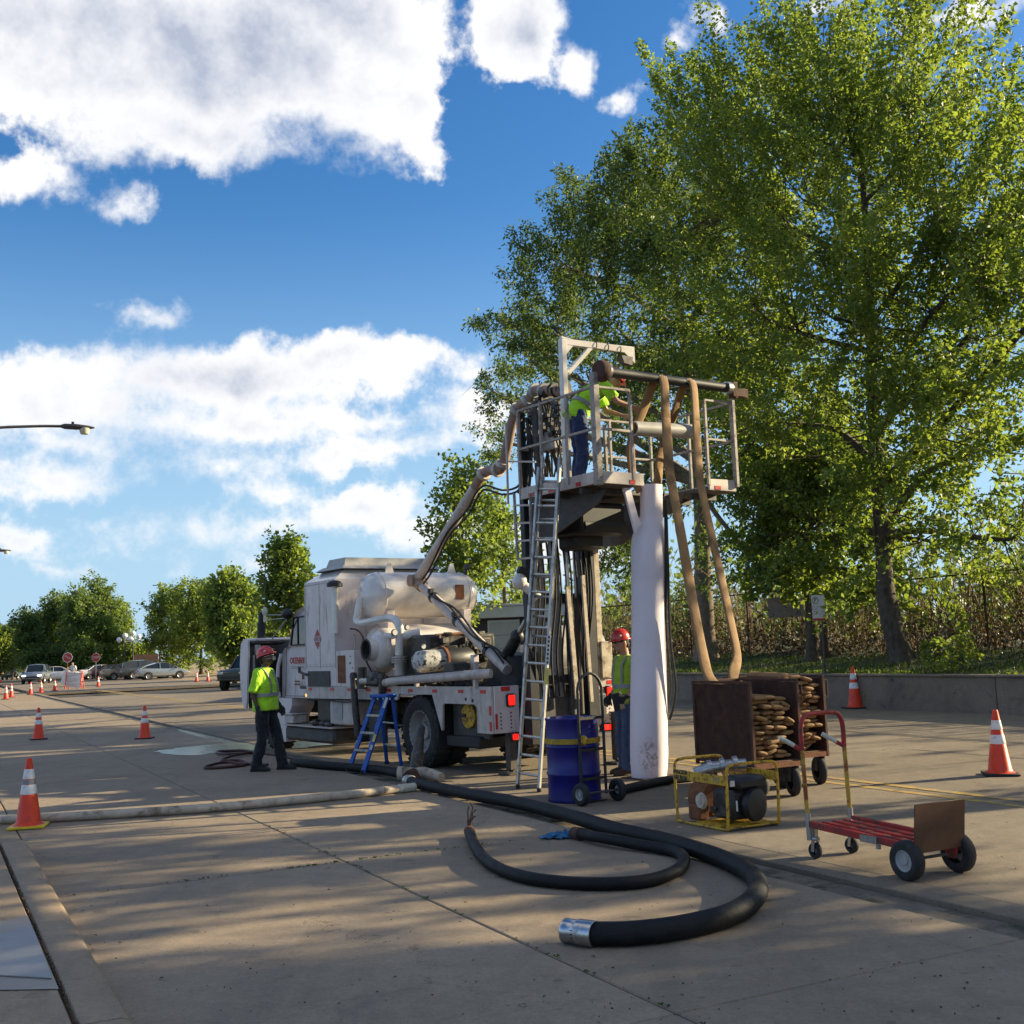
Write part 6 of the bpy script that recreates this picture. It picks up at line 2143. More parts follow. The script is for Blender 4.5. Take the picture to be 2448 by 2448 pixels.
# ------------------------------------------------------------------ yellow framed pump
pu = thing('trash_pump', 'dirty engine pump in a yellow tube frame in front of the hose carts', 'pump', RD(6.22, 8.27, .013), TH, world=False)
PW, PL, PH = .56, .78, .50
r_ = .0135


def py(mbx, name, m='yellow_paint', par=None):
    return mbx.build(name, m, par or pu)


b = MB(); b.tube(spline([(0, .02, .44), (0, 0, .40), (0, .015, .06), (0, .06, .018), (0, .3, .016), (0, PL - .06, .016), (0, PL - .015, .06), (0, PL, .40), (0, PL, .46)], 4), r_, 8); py(b, 'side_frame')
b = MB(); b.tube(spline([(PW, .02, .44), (PW, 0, .40), (PW, .015, .06), (PW, .06, .018), (PW, .3, .016), (PW, PL - .06, .016), (PW, PL - .015, .06), (PW, PL, .40), (PW, PL, .46)], 4), r_, 8); py(b, 'side_frame')
b = MB(); b.tube(spline([(0, 0, .44), (.01, 0, .53), (.06, 0, .565), (PW / 2, 0, .57), (PW - .06, 0, .565), (PW - .01, 0, .53), (PW, 0, .44)], 5), r_, 8); py(b, 'lifting_hoop')
b = MB(); b.tube(spline([(0, PL, .44), (.01, PL, .53), (.06, PL, .565), (PW / 2, PL, .57), (PW - .06, PL, .565), (PW - .01, PL, .53), (PW, PL, .44)], 5), r_, 8); py(b, 'lifting_hoop')
for x in (-.004, PW + .004):
    b = MB(); b.box((x, PL / 2, .435), (.012, PL, .085), None, 0, .003); br = py(b, 'name_bar')
    if x < 0:
        text_mesh('lettering', 'WACKER\nNEUSON', 'print_black', .052, (x - .007, PL - .11, .435), (0, -1, 0), (0, 0, 1), br, .001, 'CENTER', .002)
        text_mesh('lettering', 'PT3', 'print_grey', .058, (x - .007, .13, .43), (0, -1, 0), (0, 0, 1), br, .001, 'CENTER', .001)
b = MB(); b.box((PW / 2, PL * .42, .03), (PW - .03, .34, .014)); b.box((PW / 2, .05, .03), (PW, .08, .012)); py(b, 'skid_plate')
b = MB(); b.lathe([(.001, 0), (.15, 0), (.17, .03), (.175, .10), (.17, .20), (.13, .23), (.001, .23)], (PW / 2 - .02, .52, .215), (0, 1, 0), 20); b.box((PW / 2 - .16, .60, .10), (.12, .18, .14), None, 0, .02); b.cyl((PW / 2, .6, .3), (PW / 2, .6, .47), .06); pc = py(b, 'pump_casing', 'rust')
b = MB(); b.lathe([(.001, 0), (.035, 0), (.06, .01), (.062, .03), (.001, .035)], (.05, .44, .22), (-1, 0, 0), 14); b.lathe([(.055, .0), (.075, .012), (.055, .02)], (.06, .44, .22), (-1, 0, 0), 14); py(b, 'filler_cap', 'hose_white', pc)
b = MB(); b.box((PW / 2, .26, .20), (.30, .30, .26), None, 0, .03); b.cyl((PW / 2, .12, .2), (PW / 2, .42, .2), .13)
for k in range(14):
    b.box((random.uniform(.06, .5), random.uniform(.1, .6), random.uniform(.1, .36)), (random.uniform(.03, .09), random.uniform(.03, .09), random.uniform(.02, .07)), None, 0, .008)
eg = py(b, 'engine', 'greasy')
b = MB(); b.lathe([(.001, 0), (.13, .0), (.145, .03), (.14, .08), (.05, .11), (.001, .11)], (PW / 2 + .04, .10, .20), (.3, -1, 0), 20); py(b, 'recoil_cover', 'black_steel', eg)
b = MB(); b.box((PW / 2 + .05, .18, .385), (.34, .26, .12), None, 0, .035); tnk = py(b, 'fuel_tank', 'black_steel', eg)
b = MB(); b.box((.10, .0 + .052, .40), (.05, .004, .05)); b.box((.12, .03, .21), (.004, .02, .09)); py(b, 'label', 'white_sign', eg)
for (y0_, y1_, rr2) in ((.42, .56, .055), (.56, .62, .07), (.63, .70, .062)):
    pass
b = MB()
pth = [(PW * .25, .66, .44), (PW * .45, .58, .485), (PW * .75, .50, .50), (PW * .98, .42, .50)]
b.tube(pth, [.05, .055, .055, .06], 14)
for f in (.3, .55, .8):
    q = V(pth[0]).lerp(V(pth[-1]), f); b.lathe([(.05, -.025), (.072, -.02), (.072, .02), (.05, .025)], q + V((0, 0, .025)), V(pth[-1]) - V(pth[0]), 16)
py(b, 'discharge_pipe', 'galvanised')

# ------------------------------------------------------------------ red platform hand truck
hc_ = thing('platform_cart', 'red convertible hand truck with a tall hooped handle lying flat on its wheels', 'hand truck', RD(5.96, 5.88, .013), TH, world=False)
CW, CL, CZ = .42, 1.06, .235


def hcp(mbx, name, m, par=None, sm=40):
    return mbx.build(name, m, par or hc_, sm)


for x in (0, CW):
    b = MB(); b.bar((x, .02, CZ - .02), (x, CL - .02, CZ + .02), .035, .05, 0, .005); hcp(b, 'side_rail', 'red_paint')
for x in (.11, .21, .31):
    b = MB(); b.bar((x, .05, CZ - .012), (x, CL - .05, CZ + .028), .05, .014, 0, .003); hcp(b, 'deck_slat', 'red_paint')
for k in range(6):
    y = .08 + k * .178
    b = MB(); b.bar((.01, y, CZ - .035 + .006 * k), (CW - .01, y, CZ - .035 + .006 * k), .045, .02, 0, .003); hcp(b, 'cross_slat', 'red_paint')
b = MB(); b.box((CW / 2, -.02, .345), (CW + .05, .012, .33), Matrix.Rotation(R(6), 3, 'X'), 0, .003); np_ = hcp(b, 'nose_board', mat('nose_brown', (0.10, 0.042, 0.022), 0.55, var=.3, scale=5, dirt=(0.06, 0.025, 0.015), damt=.7, dscale=4).name)
for x in (.04, CW - .04):
    b = MB(); b.prism([(.0, .0), (.14, .0), (.10, -.13), (.03, -.13)], (0, 1, 0), (0, 0, 1), (1, 0, 0), (x - .01, -.01, CZ), .02); hcp(b, 'axle_bracket', 'red_paint')
for (x, sg) in ((-.03, -1), (CW + .03, 1)):
    wheel(hc_, (x, .06, .133), .133, .085, (sg, 0, 0), 'tyre', 'pale_grey', .52, .012, 4)
b = MB(); b.cyl((-.05, .06, .133), (CW + .05, .06, .133), .011); hcp(b, 'axle', 'dark_steel')
for x in (.03, CW - .03):
    b = MB(); b.box((x, CL - .03, .13 + .06), (.03, .03, .10)); b.bar((x - .022, CL - .03, .15), (x - .022, CL - .015, .05), .006, .03); b.bar((x + .022, CL - .03, .15), (x + .022, CL - .015, .05), .006, .03); b.lathe([(.03, -.012), (.034, 0), (.03, .012)], (x, CL - .03, .145), (0, 0, 1), 12, 0, True); hcp(b, 'caster_fork', 'galvanised')
    wheel(hc_, (x, CL - .02, .058), .058, .035, (1, .15, 0), 'rubber', 'pale_grey', .45, .004, 0)
mat('handle_paint', (0.50, 0.30, 0.03), 0.5, var=.2, scale=12, dirt=(0.22, 0.04, 0.02), damt=.9, dscale=6, dedge=(.5, .6))
hl_ = [(.0, CL, CZ), (.0, CL + .01, .55), (.0, CL + .02, .95), (.025, CL + .02, 1.03), (.09, CL + .02, 1.065), (CW - .09, CL + .02, 1.065), (CW - .025, CL + .02, 1.03), (CW, CL + .02, .95), (CW, CL + .01, .55), (CW, CL, CZ)]
b = MB(); b.tube([(0, CL, CZ - .05), (0, CL + .01, .4), (0, CL + .02, .83)], .0165, 10); hcp(b, 'handle_leg', 'handle_paint')
b = MB(); b.tube([(CW, CL, CZ - .05), (CW, CL + .01, .4), (CW, CL + .02, .83)], .0165, 10); hcp(b, 'handle_leg', 'handle_paint')
b = MB(); b.tube(spline([(0, CL + .02, .80)] + hl_[2:8] + [(CW, CL + .02, .80)], 4), .0185, 10); hh = hcp(b, 'handle_hoop', 'red_paint')
for x in (0, CW):
    b = MB(); b.tube([(x, CL + .02, .80), (x - .06, CL + .05, .84)], .016, 8); g_ = hcp(b, 'side_grip_arm', 'red_paint', hh)
    b = MB(); b.tube([(x - .055, CL + .045, .837), (x - .15, CL + .09, .90)], .018, 10); hcp(b, 'side_grip', 'lens_clear', hh)
    b = MB(); b.cyl((x, CL, CZ - .10), (x, CL + .003, CZ + .10), .021, n=10); hcp(b, 'socket', 'galvanised')
b = MB(); b.box((-.02, .42, CZ - .01), (.012, .16, .05)); b.box((-.02, .33, CZ - .05), (.02, .03, .03)); hcp(b, 'hinge', 'galvanised')

# ------------------------------------------------------------------ people
def capsule(mb, p, q, r0, r1, n=12):
    """limb segment with round ends"""
    p, q = V(p), V(q)
    mb.tube([p, p.lerp(q, .35), p.lerp(q, .7), q], [r0, r0 * .62 + r1 * .42, r0 * .3 + r1 * .73, r1], n)
    mb.ball(p, r0, n, 8); mb.ball(q, r1, n, 8)


def loft(mb, rings, n=20):
    """rings: (centre, right vector, forward vector, half width, half depth)"""
    vs, fs = [], []
    for (c, rt, fw, a, d) in rings:
        for j in range(n):
            an = 2 * math.pi * j / n
            cx, cy = math.cos(an), math.sin(an)
            vs.append(V(c) + V(rt) * (math.copysign(abs(cx) ** .85, cx) * a) + V(fw) * (math.copysign(abs(cy) ** .85, cy) * d))
    k = len(rings)
    for i in range(k - 1):
        for j in range(n):
            a, c = i * n + j, i * n + (j + 1) % n
            fs.append((a, c, c + n, a + n))
    fs += [tuple(range(n))[::-1], tuple(range((k - 1) * n, k * n))]
    return mb.add(vs, fs)


def hand(mb, wrist, d, pn, curl, s=1.0, thick=1.0, thumb=1):
    """palm, four unequal fingers and a thumb: d points along the hand, pn out of the palm"""
    d = V(d).normalized(); pn = V(pn); pn = (pn - d * pn.dot(d)).normalized()
    sd_ = d.cross(pn) * thumb
    w = V(wrist)
    loft(mb, [(w, sd_, pn, .026 * s * thick, .019 * s * thick), (w + d * .035 * s, sd_, pn, .040 * s * thick, .017 * s * thick), (w + d * .085 * s, sd_, pn, .043 * s * thick, .015 * s * thick)], 12)
    for i, (off, L) in enumerate(((.030, .070), (.010, .080), (-.010, .075), (-.029, .058))):
        p = w + d * .082 * s + sd_ * off * s
        dd = d.copy()
        for j, (f, r) in enumerate(((.45, .0095), (.32, .0088), (.23, .0078))):
            an = curl * (.5 + .35 * j)
            dd = (dd * math.cos(an) + pn * math.sin(an)).normalized()
            q = p + dd * L * f * s
            mb.tube([p, q], [r * s * thick, r * s * thick * .92], 7); mb.ball(q, r * s * thick * .95, 7, 5)
            p = q
    p = w + d * .025 * s + sd_ * .030 * s
    dd = (d * .65 + sd_ * .65 + pn * .25).normalized()
    for f, r in ((.038, .0115), (.030, .0098)):
        q = p + dd * f * s
        mb.tube([p, q], [r * s * thick, r * s * thick * .9], 7); mb.ball(q, r * s * thick * .92, 7, 5)
        p = q
        dd = (dd + d * .35 + pn * .35).normalized()


def fuse(o, voxel, it=4, fac=.5, fold=0.0):
    """one continuous skin over the built-up figure"""
    r = o.modifiers.new('skin', 'REMESH'); r.mode = 'VOXEL'; r.voxel_size = voxel; r.use_smooth_shade = True
    m_ = o.modifiers.new('even', 'SMOOTH'); m_.iterations = it; m_.factor = fac
    if fold:
        if 'folds' not in bpy.data.textures:
            tx = bpy.data.textures.new('folds', 'CLOUDS'); tx.noise_scale = .11; tx.noise_depth = 2
        dp = o.modifiers.new('folds', 'DISPLACE'); dp.texture = bpy.data.textures['folds']; dp.strength = fold; dp.mid_level = .5; dp.texture_coords = 'LOCAL'
    return o


def cloth(name, col, fold=.5, sc_=7, lo=None):
    """woven cloth with soft folds"""
    m = bpy.data.materials.new(name); m.use_nodes = True
    T = NT_(m.node_tree); T.n.clear()
    out = T.new('ShaderNodeOutputMaterial'); b = T.new('ShaderNodeBsdfPrincipled'); T.l.new(b.outputs[0], out.inputs[0])
    co = T.new('ShaderNodeTexCoord').outputs['Object']
    n1 = T.noise(co, sc_, 3, .5, .8)
    c = T.mix(n1, tuple(x * .82 for x in col), tuple(min(1, x * 1.12) for x in col))
    if lo:
        c = T.mix(T.ramp(T.noise(co, 4, 6, .65), .55, .75, 0, .6), c, lo)
    T.l.new(c, b.inputs['Base Color']); b.inputs['Roughness'].default_value = .85
    b.inputs['Sheen Weight'].default_value = .15
    bn = T.new('ShaderNodeBump'); bn.inputs['Strength'].default_value = fold; bn.inputs['Distance'].default_value = .05
    T.l.new(n1, bn.inputs['Height']); T.l.new(bn.outputs[0], b.inputs['Normal'])
    MATS[name] = m
    return m


cloth('hi_vis', (0.42, 0.78, 0.02), .7, 9)
cloth('hi_vis_dull', (0.36, 0.52, 0.03), .7, 9, (0.16, 0.18, 0.03))
cloth('hi_vis_mesh', (0.34, 0.50, 0.06), .5, 9)
cloth('trousers_dark', (0.008, 0.009, 0.014), .8, 8)
cloth('jeans', (0.05, 0.075, 0.14), .8, 8, (0.12, 0.13, 0.16))
cloth('jeans_deep', (0.016, 0.032, 0.10), .8, 8)
cloth('shirt_white', (0.65, 0.66, 0.68), .5, 8)
mat('reflective', (0.26, 0.25, 0.25), 0.4, var=.1, scale=30)
mat('goggle', (0.012, 0.012, 0.013), 0.12, var=.1)
mat('mask_grey', (0.40, 0.36, 0.33), 0.7, var=.1)


def person(label, loc, rotz, J, skin, vest, pants, boots, helmet=True, sleeve=.75, under=None, hatlook=0.0, gloves=True, group=None, extra=None, hair='hair_dark', curl=.5, s=1.0, lean_head=(0, 0, 0), collar=None):
    """J: joint positions (x right, y forward, z up from the feet)"""
    root = thing('person', label, 'person', loc, rotz, group, world=False)
    J = {k: (v if isinstance(v, float) else V(v)) for k, v in J.items()}
    pe, ch, nk, hd = J['pelvis'], J['chest'], J['neck'], J['head']
    rt = V((1, 0, 0))

    def fwd(a):
        return rt.cross(a.normalized()) * -1 if False else a.normalized().cross(rt).normalized() * -1 if False else (V((0, 1, 0)) - a.normalized() * V((0, 1, 0)).dot(a.normalized())).normalized() if abs(a.normalized().y) < .9 else V((0, 0, -1))
    a1, a2 = ch - pe, nk - ch
    f1, f2 = fwd(a1), fwd(a2)
    hdir = V(J['look']).normalized()
    hup = (V((0, 0, 1)) - hdir * hdir.z).normalized()
    hrt = hdir.cross(hup)
    HM = Matrix((hrt, hdir, hup)).transposed()

    def H_(x, y, z):
        return hd + HM @ V((x, y, z))
    # ---- body
    b = MB()
    loft(b, [(pe - a1 * .15, rt, f1, .13, .09), (pe + a1 * .3, rt, f1, .13, .085), (ch, rt, f1, .15, .095), (ch + a2 * .6, rt, f2, .15, .08), (nk, rt, f2, .06, .055)], 16)
    b.tube([nk - a2 * .2, H_(0, -.02, -.06)], [.062, .055], 14)
    b.ball(hd, (.076, .098, .118), 18, 14, 0, HM)
    b.ball(H_(0, .028, -.062), (.056, .066, .058), 14, 10, 0, HM)        # jaw
    b.ball(H_(0, .070, -.098), (.026, .022, .018), 10, 8, 0, HM)         # chin
    b.ball(H_(0, .088, .028), (.060, .018, .016), 10, 8, 0, HM)          # brow
    b.tube([H_(0, .092, .014), H_(0, .108, -.012), H_(0, .118, -.030)], [.010, .013, .016], 8); b.ball(H_(0, .110, -.032), (.020, .014, .011), 8, 6, 0, HM)   # nose
    for q in (-1, 1):
        b.ball(H_(q * .040, .076, -.018), (.022, .018, .018), 8, 6, 0, HM)                # cheek
        b.ball(H_(q * .078, -.005, -.008), (.012, .024, .034), 10, 8, 0, HM)              # ear
    b.ball(H_(0, .096, -.062), (.026, .012, .007), 8, 6, 0, HM); b.ball(H_(0, .094, -.074), (.022, .012, .008), 8, 6, 0, HM)     # lips
    for q in ('l', 'r'):
        sh, el, wr = J['sh_' + q], J['el_' + q], J['wr_' + q]
        capsule(b, sh, el, .048, .038); capsule(b, el, wr, .038, .026)
        hd_ = V(J.get('hd_' + q, wr - el)).normalized()
        sg = 1 if q == 'r' else -1
        hand(b, wr, hd_, J.get('pn_' + q, V((-sg, .3, 0))), curl, s, 1.0, -sg)
        hp, kn, an = J['hip_' + q], J['kn_' + q], J['an_' + q]
        capsule(b, hp, kn, .080, .055); capsule(b, kn, an, .056, .040)
        b.ball(an + V((0, .06, -.05)), (.04, .10, .03))
    body = fuse(b.build('body', skin, root, 60), .011, 3, .4)
    for q in (-1, 1):
        e = MB(); e.ball(H_(q * .032, .084, .010), .013, 10, 8); eo = e.build('eye', 'white_sign', body)
        e = MB(); e.ball(H_(q * .032, .0945, .010), .0065, 8, 6); e.build('iris', 'print_black', body)
    # ---- hair
    b = MB(); b.ball(H_(0, -.012, .022), (.081, .094, .104), 16, 12, 0, HM); b.ball(H_(0, -.055, -.035), (.066, .05, .06), 12, 8, 0, HM)
    b.build('hair', hair, root)
    # ---- trousers
    b = MB()
    loft(b, [(pe + a1 * .22, rt, f1, .172, .128), (pe, rt, f1, .182, .135), (pe - a1 * .28, rt, f1, .175, .13)], 18)
    for q in ('l', 'r'):
        hp, kn, an = J['hip_' + q], J['kn_' + q], J['an_' + q]
        capsule(b, hp, kn, .108, .085, 14)
        lowz = an + (kn - an) * .02
        b.tube([kn, kn.lerp(lowz, .5), lowz, an + V((0, .01, -.035))], [.085, .082, .078, .085], 14); b.ball(kn, .086, 14, 8)
    fuse(b.build('trousers', pants, root, 60), .013, 5, .5, .045)
    # ---- boots
    for q in ('l', 'r'):
        an = J['an_' + q]
        tw = J.get('ft_' + q, V((0, 1, 0))); tw = V(tw).normalized(); tr_ = tw.cross(V((0, 0, 1)))
        z0 = an.z - .09
        b = MB()
        loft(b, [(V((an.x, an.y, z0 + .012)) - tw * .085, tr_, V((0, 0, 1)), .036, .012), (V((an.x, an.y, z0 + .035)) - tw * .07, tr_, V((0, 0, 1)), .046, .035), (V((an.x, an.y, z0 + .045)) + tw * .02, tr_, V((0, 0, 1)), .05, .045),
                 (V((an.x, an.y, z0 + .038)) + tw * .12, tr_, V((0, 0, 1)), .054, .038), (V((an.x, an.y, z0 + .03)) + tw * .19, tr_, V((0, 0, 1)), .046, .03), (V((an.x, an.y, z0 + .018)) + tw * .225, tr_, V((0, 0, 1)), .02, .014)], 14)
        b.tube([V((an.x, an.y, z0 + .04)) - tw * .02, an + V((0, 0, .06))], [.058, .062], 12)
        bo = fuse(b.build('boot', boots, root, 60), .010, 2)
        b = MB(); b.box(V((an.x, an.y, z0 + .009)) + tw * .065, (.098, .295, .018), Matrix((tr_, tw, V((0, 0, 1)))).transposed(), 0, .008); b.build('sole', 'rubber', bo)
    # ---- upper garment
    b = MB()
    w_ = J.get('wide', 1.0)
    loft(b, [(pe - a1 * .38, rt, f1, .192 * w_, .156 * w_), (pe + a1 * .35, rt, f1, .182 * w_, .150 * w_), (ch, rt, f1, .196 * w_, .148 * w_), (ch + a2 * .55, rt, f2, .19, .125), (nk - a2 * .12, rt, f2, .105, .085), (nk + a2 * .02, rt, f2, .072, .066)], 20)
    for q in ('l', 'r'):
        sh, el, wr = J['sh_' + q], J['el_' + q], J['wr_' + q]
        e = sh.lerp(el, min(sleeve, 1))
        b.ball(sh, .082, 14, 10); b.tube([sh, sh.lerp(e, .6), e], [.082, .078, .076], 14)
        if sleeve > 1:
            b.tube([el, el.lerp(wr, sleeve - 1)], [.062, .050], 12); b.ball(el, .066, 12, 8)
    ve = fuse(b.build('vest', vest, root, 60), .012, 4, .5, .03)
    # reflective bands
    def ring(c, ax_, f_, a, d, h):
        bb = MB()
        loft(bb, [(c - ax_ * h, rt, f_, a, d), (c + ax_ * h, rt, f_, a, d)], 26)
        return bb.build('reflective_band', 'reflective', ve, 60)
    u1 = a1.normalized()
    ring(pe + a1 * .44, u1, f1, .198 * w_, .164 * w_, .026)
    for q in (-1, 1):
        for fb in (1, -1):
            pts = []
            for (c, f_, a, d) in ((pe + a1 * .46, f1, .186 * w_, .154 * w_), (ch, f1, .196 * w_, .152 * w_), (ch + a2 * .55, f2, .19, .129), (nk - a2 * .16, f2, .125, .100), (nk - a2 * .02, f2, .12, .03)):
                x = .105
                y = d * max(.15, 1 - (x / a) ** 2) ** .5
                pts.append(c + rt * (q * x) + f_ * (fb * (y + .011)))
            pts = spline(pts, 4)
            bb = MB(); bb.ribbon(pts, [rt * .05] * len(pts), [f1 * fb] * len(pts), .004); bb.build('reflective_strip', 'reflective', ve, 60)
    if gloves:
        for q in ('l', 'r'):
            wr, el = J['wr_' + q], J['el_' + q]
            sg = 1 if q == 'r' else -1
            hd_ = V(J.get('hd_' + q, wr - el)).normalized()
            bb = MB(); hand(bb, wr, hd_, J.get('pn_' + q, V((-sg, .3, 0))), curl, s * 1.04, 1.28, -sg); bb.tube([wr - hd_ * .05, wr + hd_ * .01], [.036, .034], 12)
            fuse(bb.build('glove', 'glove', root, 60), .007, 2)
    if helmet:
        b = MB()
        vs, fs = [], []
        N_, M_ = 26, 9
        for i in range(M_ + 1):
            th = (math.pi / 2) * i / M_
            for j in range(N_):
                ph = 2 * math.pi * j / N_
                r_ = math.cos(th) ** .72 if i < M_ else .001
                vs.append(H_(.108 * r_ * math.sin(ph), .005 + .132 * r_ * math.cos(ph), .048 + .118 * math.sin(th) + .006 * max(0, math.cos(3 * 0)) * 0))
        for i in range(M_):
            for j in range(N_):
                a, c = i * N_ + j, i * N_ + (j + 1) % N_
                fs.append((a, c, c + N_, a + N_))
        b.add(vs, fs)
        # brim, longer in front
        vs, fs = [], []
        for j in range(N_):
            ph = 2 * math.pi * j / N_
            cf = max(0, math.cos(ph))
            for (k, z) in ((1.0, .050), (1.10 + .22 * cf ** 2, .038 - .006 * cf), (1.10 + .22 * cf ** 2, .032 - .006 * cf), (.98, .040)):
                vs.append(H_(.108 * k * math.sin(ph) * (1 - .05 * cf), .005 + .132 * k * math.cos(ph), z))
        for j in range(N_):
            for k in range(4):
                a, c = j * 4 + k, ((j + 1) % N_) * 4 + k
                a2_, c2_ = j * 4 + (k + 1) % 4, ((j + 1) % N_) * 4 + (k + 1) % 4
                fs.append((a, c, c2_, a2_))
        b.add(vs, fs)
        b.tube([H_(0, .125, .085), H_(0, .075, .152), H_(0, 0, .170), H_(0, -.07, .150), H_(0, -.115, .09)], [.010, .014, .016, .014, .010], 8)
        he = b.build('helmet', 'helmet_red', root, 50)
        for (a_, c_) in (((0, .134, .085), (.022, .006, .016)), ((-.098, .045, .09), (.006, .02, .014)), ((.098, .045, .09), (.006, .02, .014))):
            b = MB(); b.ball(H_(*a_), c_, 10, 6, 0, HM); b.build('sticker', 'white_sign', he)
    return root, H_, HM


STAND = dict(pelvis=(0, 0, .98), chest=(0, -.01, 1.26), neck=(0, -.01, 1.50), head=(0, .03, 1.655), look=(0, 1, .0),
             sh_l=(-.185, -.02, 1.42), sh_r=(.185, -.02, 1.42), el_l=(-.25, -.06, 1.15), el_r=(.25, -.06, 1.15), wr_l=(-.24, .05, .92), wr_r=(.24, .05, .92),
             hip_l=(-.095, 0, .93), hip_r=(.095, 0, .93), kn_l=(-.11, .03, .50), kn_r=(.11, .03, .50), an_l=(-.12, 0, .09), an_r=(.12, 0, .09))

# worker by the truck, looking up towards the platform
J1 = dict(STAND, look=(-.1, 1, .30), head=(0, .02, 1.65), wide=1.14, el_r=(.26, -.07, 1.14), wr_r=(.24, .0, .90), el_l=(-.25, .0, 1.14), wr_l=(-.24, .12, .92),
          hip_l=(-.10, 0, .93), an_l=(-.13, .20, .09), kn_l=(-.12, .12, .50), an_r=(.12, -.10, .09), kn_r=(.11, .0, .50))
w1 = G(655, 1842, .0)
wk1, H1, HM1 = person('worker in a bright yellow vest and red helmet standing by the truck cab, looking up', V((w1.x - .12, w1.y + .02, .003)), R(-104), J1, 'skin_brown', 'hi_vis', 'trousers_dark', 'boot_dark', sleeve=.98)
b = MB(); b.ball(H1(0, .118, -.045), (.042, .026, .035), 10, 8, 0, HM1); b.tube([H1(-.075, .02, -.03), H1(-.04, .11, -.04)], .004, 5); b.tube([H1(.075, .02, -.03), H1(.04, .11, -.04)], .004, 5)
b.build('dust_mask', 'mask_grey', wk1)
for q in (-1, 1):
    b = MB(); b.ball(H1(q * .034, .106, .012), (.030, .010, .018), 10, 8, 0, HM1); b.build('spectacle_lens', 'goggle', wk1)
b = MB(); b.tube([H1(-.08, -.0, .012), H1(-.065, .085, .014)], .004, 5); b.tube([H1(.08, -.0, .012), H1(.065, .085, .014)], .004, 5); b.build('spectacle_arm', 'lens_clear', wk1)
b = MB(); b.tube(spline([(.15, -.10, 1.34), (.10, -.16, 1.40), (0, -.18, 1.38), (-.1, -.16, 1.4)], 4), .008, 6); b.build('lanyard', 'rubber', wk1)

# worker beside the white tube, in profile, holding a dark pad
J2 = dict(STAND, look=(.12, 1, -.12), head=(0, .04, 1.665), el_l=(-.27, -.02, 1.13), wr_l=(-.26, .18, .98), hd_l=(0, .95, -.25), pn_l=(.9, 0, -.2), el_r=(.24, -.05, 1.14), wr_r=(.22, .12, .96),
          an_l=(-.12, .10, .09), kn_l=(-.12, .08, .5))
w2 = G(1488, 1850, .013)
wk2, H2, HM2 = person('worker in a faded yellow vest holding a dark pad, half hidden by the white tube', V((w2.x + .10, w2.y, .0135)), R(118), J2, 'skin_tan', 'hi_vis_dull', 'jeans', 'boot', sleeve=.18, curl=.75)
for q in (-1, 1):
    b = MB(); b.ball(H2(q * .034, .100, .012), (.030, .012, .018), 10, 8, 0, HM2); b.build('spectacle_lens', 'goggle', wk2)
b = MB(); b.tube([H2(-.08, -.0, .012), H2(-.065, .085, .014)], .004, 5); b.tube([H2(.08, -.0, .012), H2(.065, .085, .014)], .004, 5); b.build('spectacle_arm', 'goggle', wk2)
pl2 = V((w2.x + .10, w2.y, .0135)); r2 = Matrix.Rotation(R(118), 3, 'Z')
q = pl2 + r2 @ V((-.255, .30, .93))
b = MB(); b.box(q, (.025, .15, .22), r2 @ Matrix.Rotation(R(-12), 3, 'X'), 0, .008)
pd_ = b.build('clip_pad', 'black_steel', origin=q); tag(pd_, 'dark flat pad in the gloved hand of the worker by the white tube', 'pad')

# worker on the platform, bending over the slot
J3 = dict(pelvis=(0, 0, .98), chest=(0, .17, 1.21), neck=(0, .40, 1.36), head=(0, .50, 1.42), look=(0, .8, -.55),
          sh_l=(-.185, .32, 1.31), sh_r=(.185, .32, 1.31), el_l=(-.24, .45, 1.06), el_r=(.24, .47, 1.08), wr_l=(-.18, .66, .98), wr_r=(.18, .70, 1.02),
          hip_l=(-.10, .0, .93), hip_r=(.10, 0, .93), kn_l=(-.12, .04, .50), kn_r=(.12, .02, .50), an_l=(-.13, -.02, .09), an_r=(.14, -.04, .09))
p3_ = tk_w(.74, -1.12, ZF - .002)
wk3, H3, HM3 = person('worker in a yellow vest and jeans bending over on the raised platform', p3_, R(-80), J3, 'skin_tan', 'hi_vis', 'jeans_deep', 'boot', sleeve=.8, gloves=False, curl=.8)

# far flagger with a paddle
J4 = dict(STAND, el_r=(.27, .10, 1.18), wr_r=(.22, .30, 1.28), hd_r=(0, .3, 1), pn_r=(-1, 0, 0))
fp = D(174, 1632, 92); fp = V((fp.x, fp.y, .002))
fl, H4, HM4 = person('distant flagger in a pale shirt holding a red paddle sign', fp, R(165), J4, 'skin_tan', 'shirt_white', 'trousers_dark', 'boot_dark', helmet=False, sleeve=.9, gloves=False, curl=1.1)

# ------------------------------------------------------------------ paddle, signs, lamps, barricade
pr_ = Matrix.Rotation(R(165), 3, 'Z')
q = fp + pr_ @ V((.22, .37, 0))
pd2 = thing('paddle_sign', 'red octagonal paddle sign on a pole held up by the distant flagger', 'sign', V((q.x, q.y, .9)))
b = MB(); b.cyl((q.x, q.y, .9), (q.x, q.y, 2.0), .015, n=8); b.build('handle', 'wood_fence', pd2)


def octagon(r, rot=0.0):
    return [(r * math.cos(R(22.5 + 45 * k) + rot), r * math.sin(R(22.5 + 45 * k) + rot)) for k in range(8)]


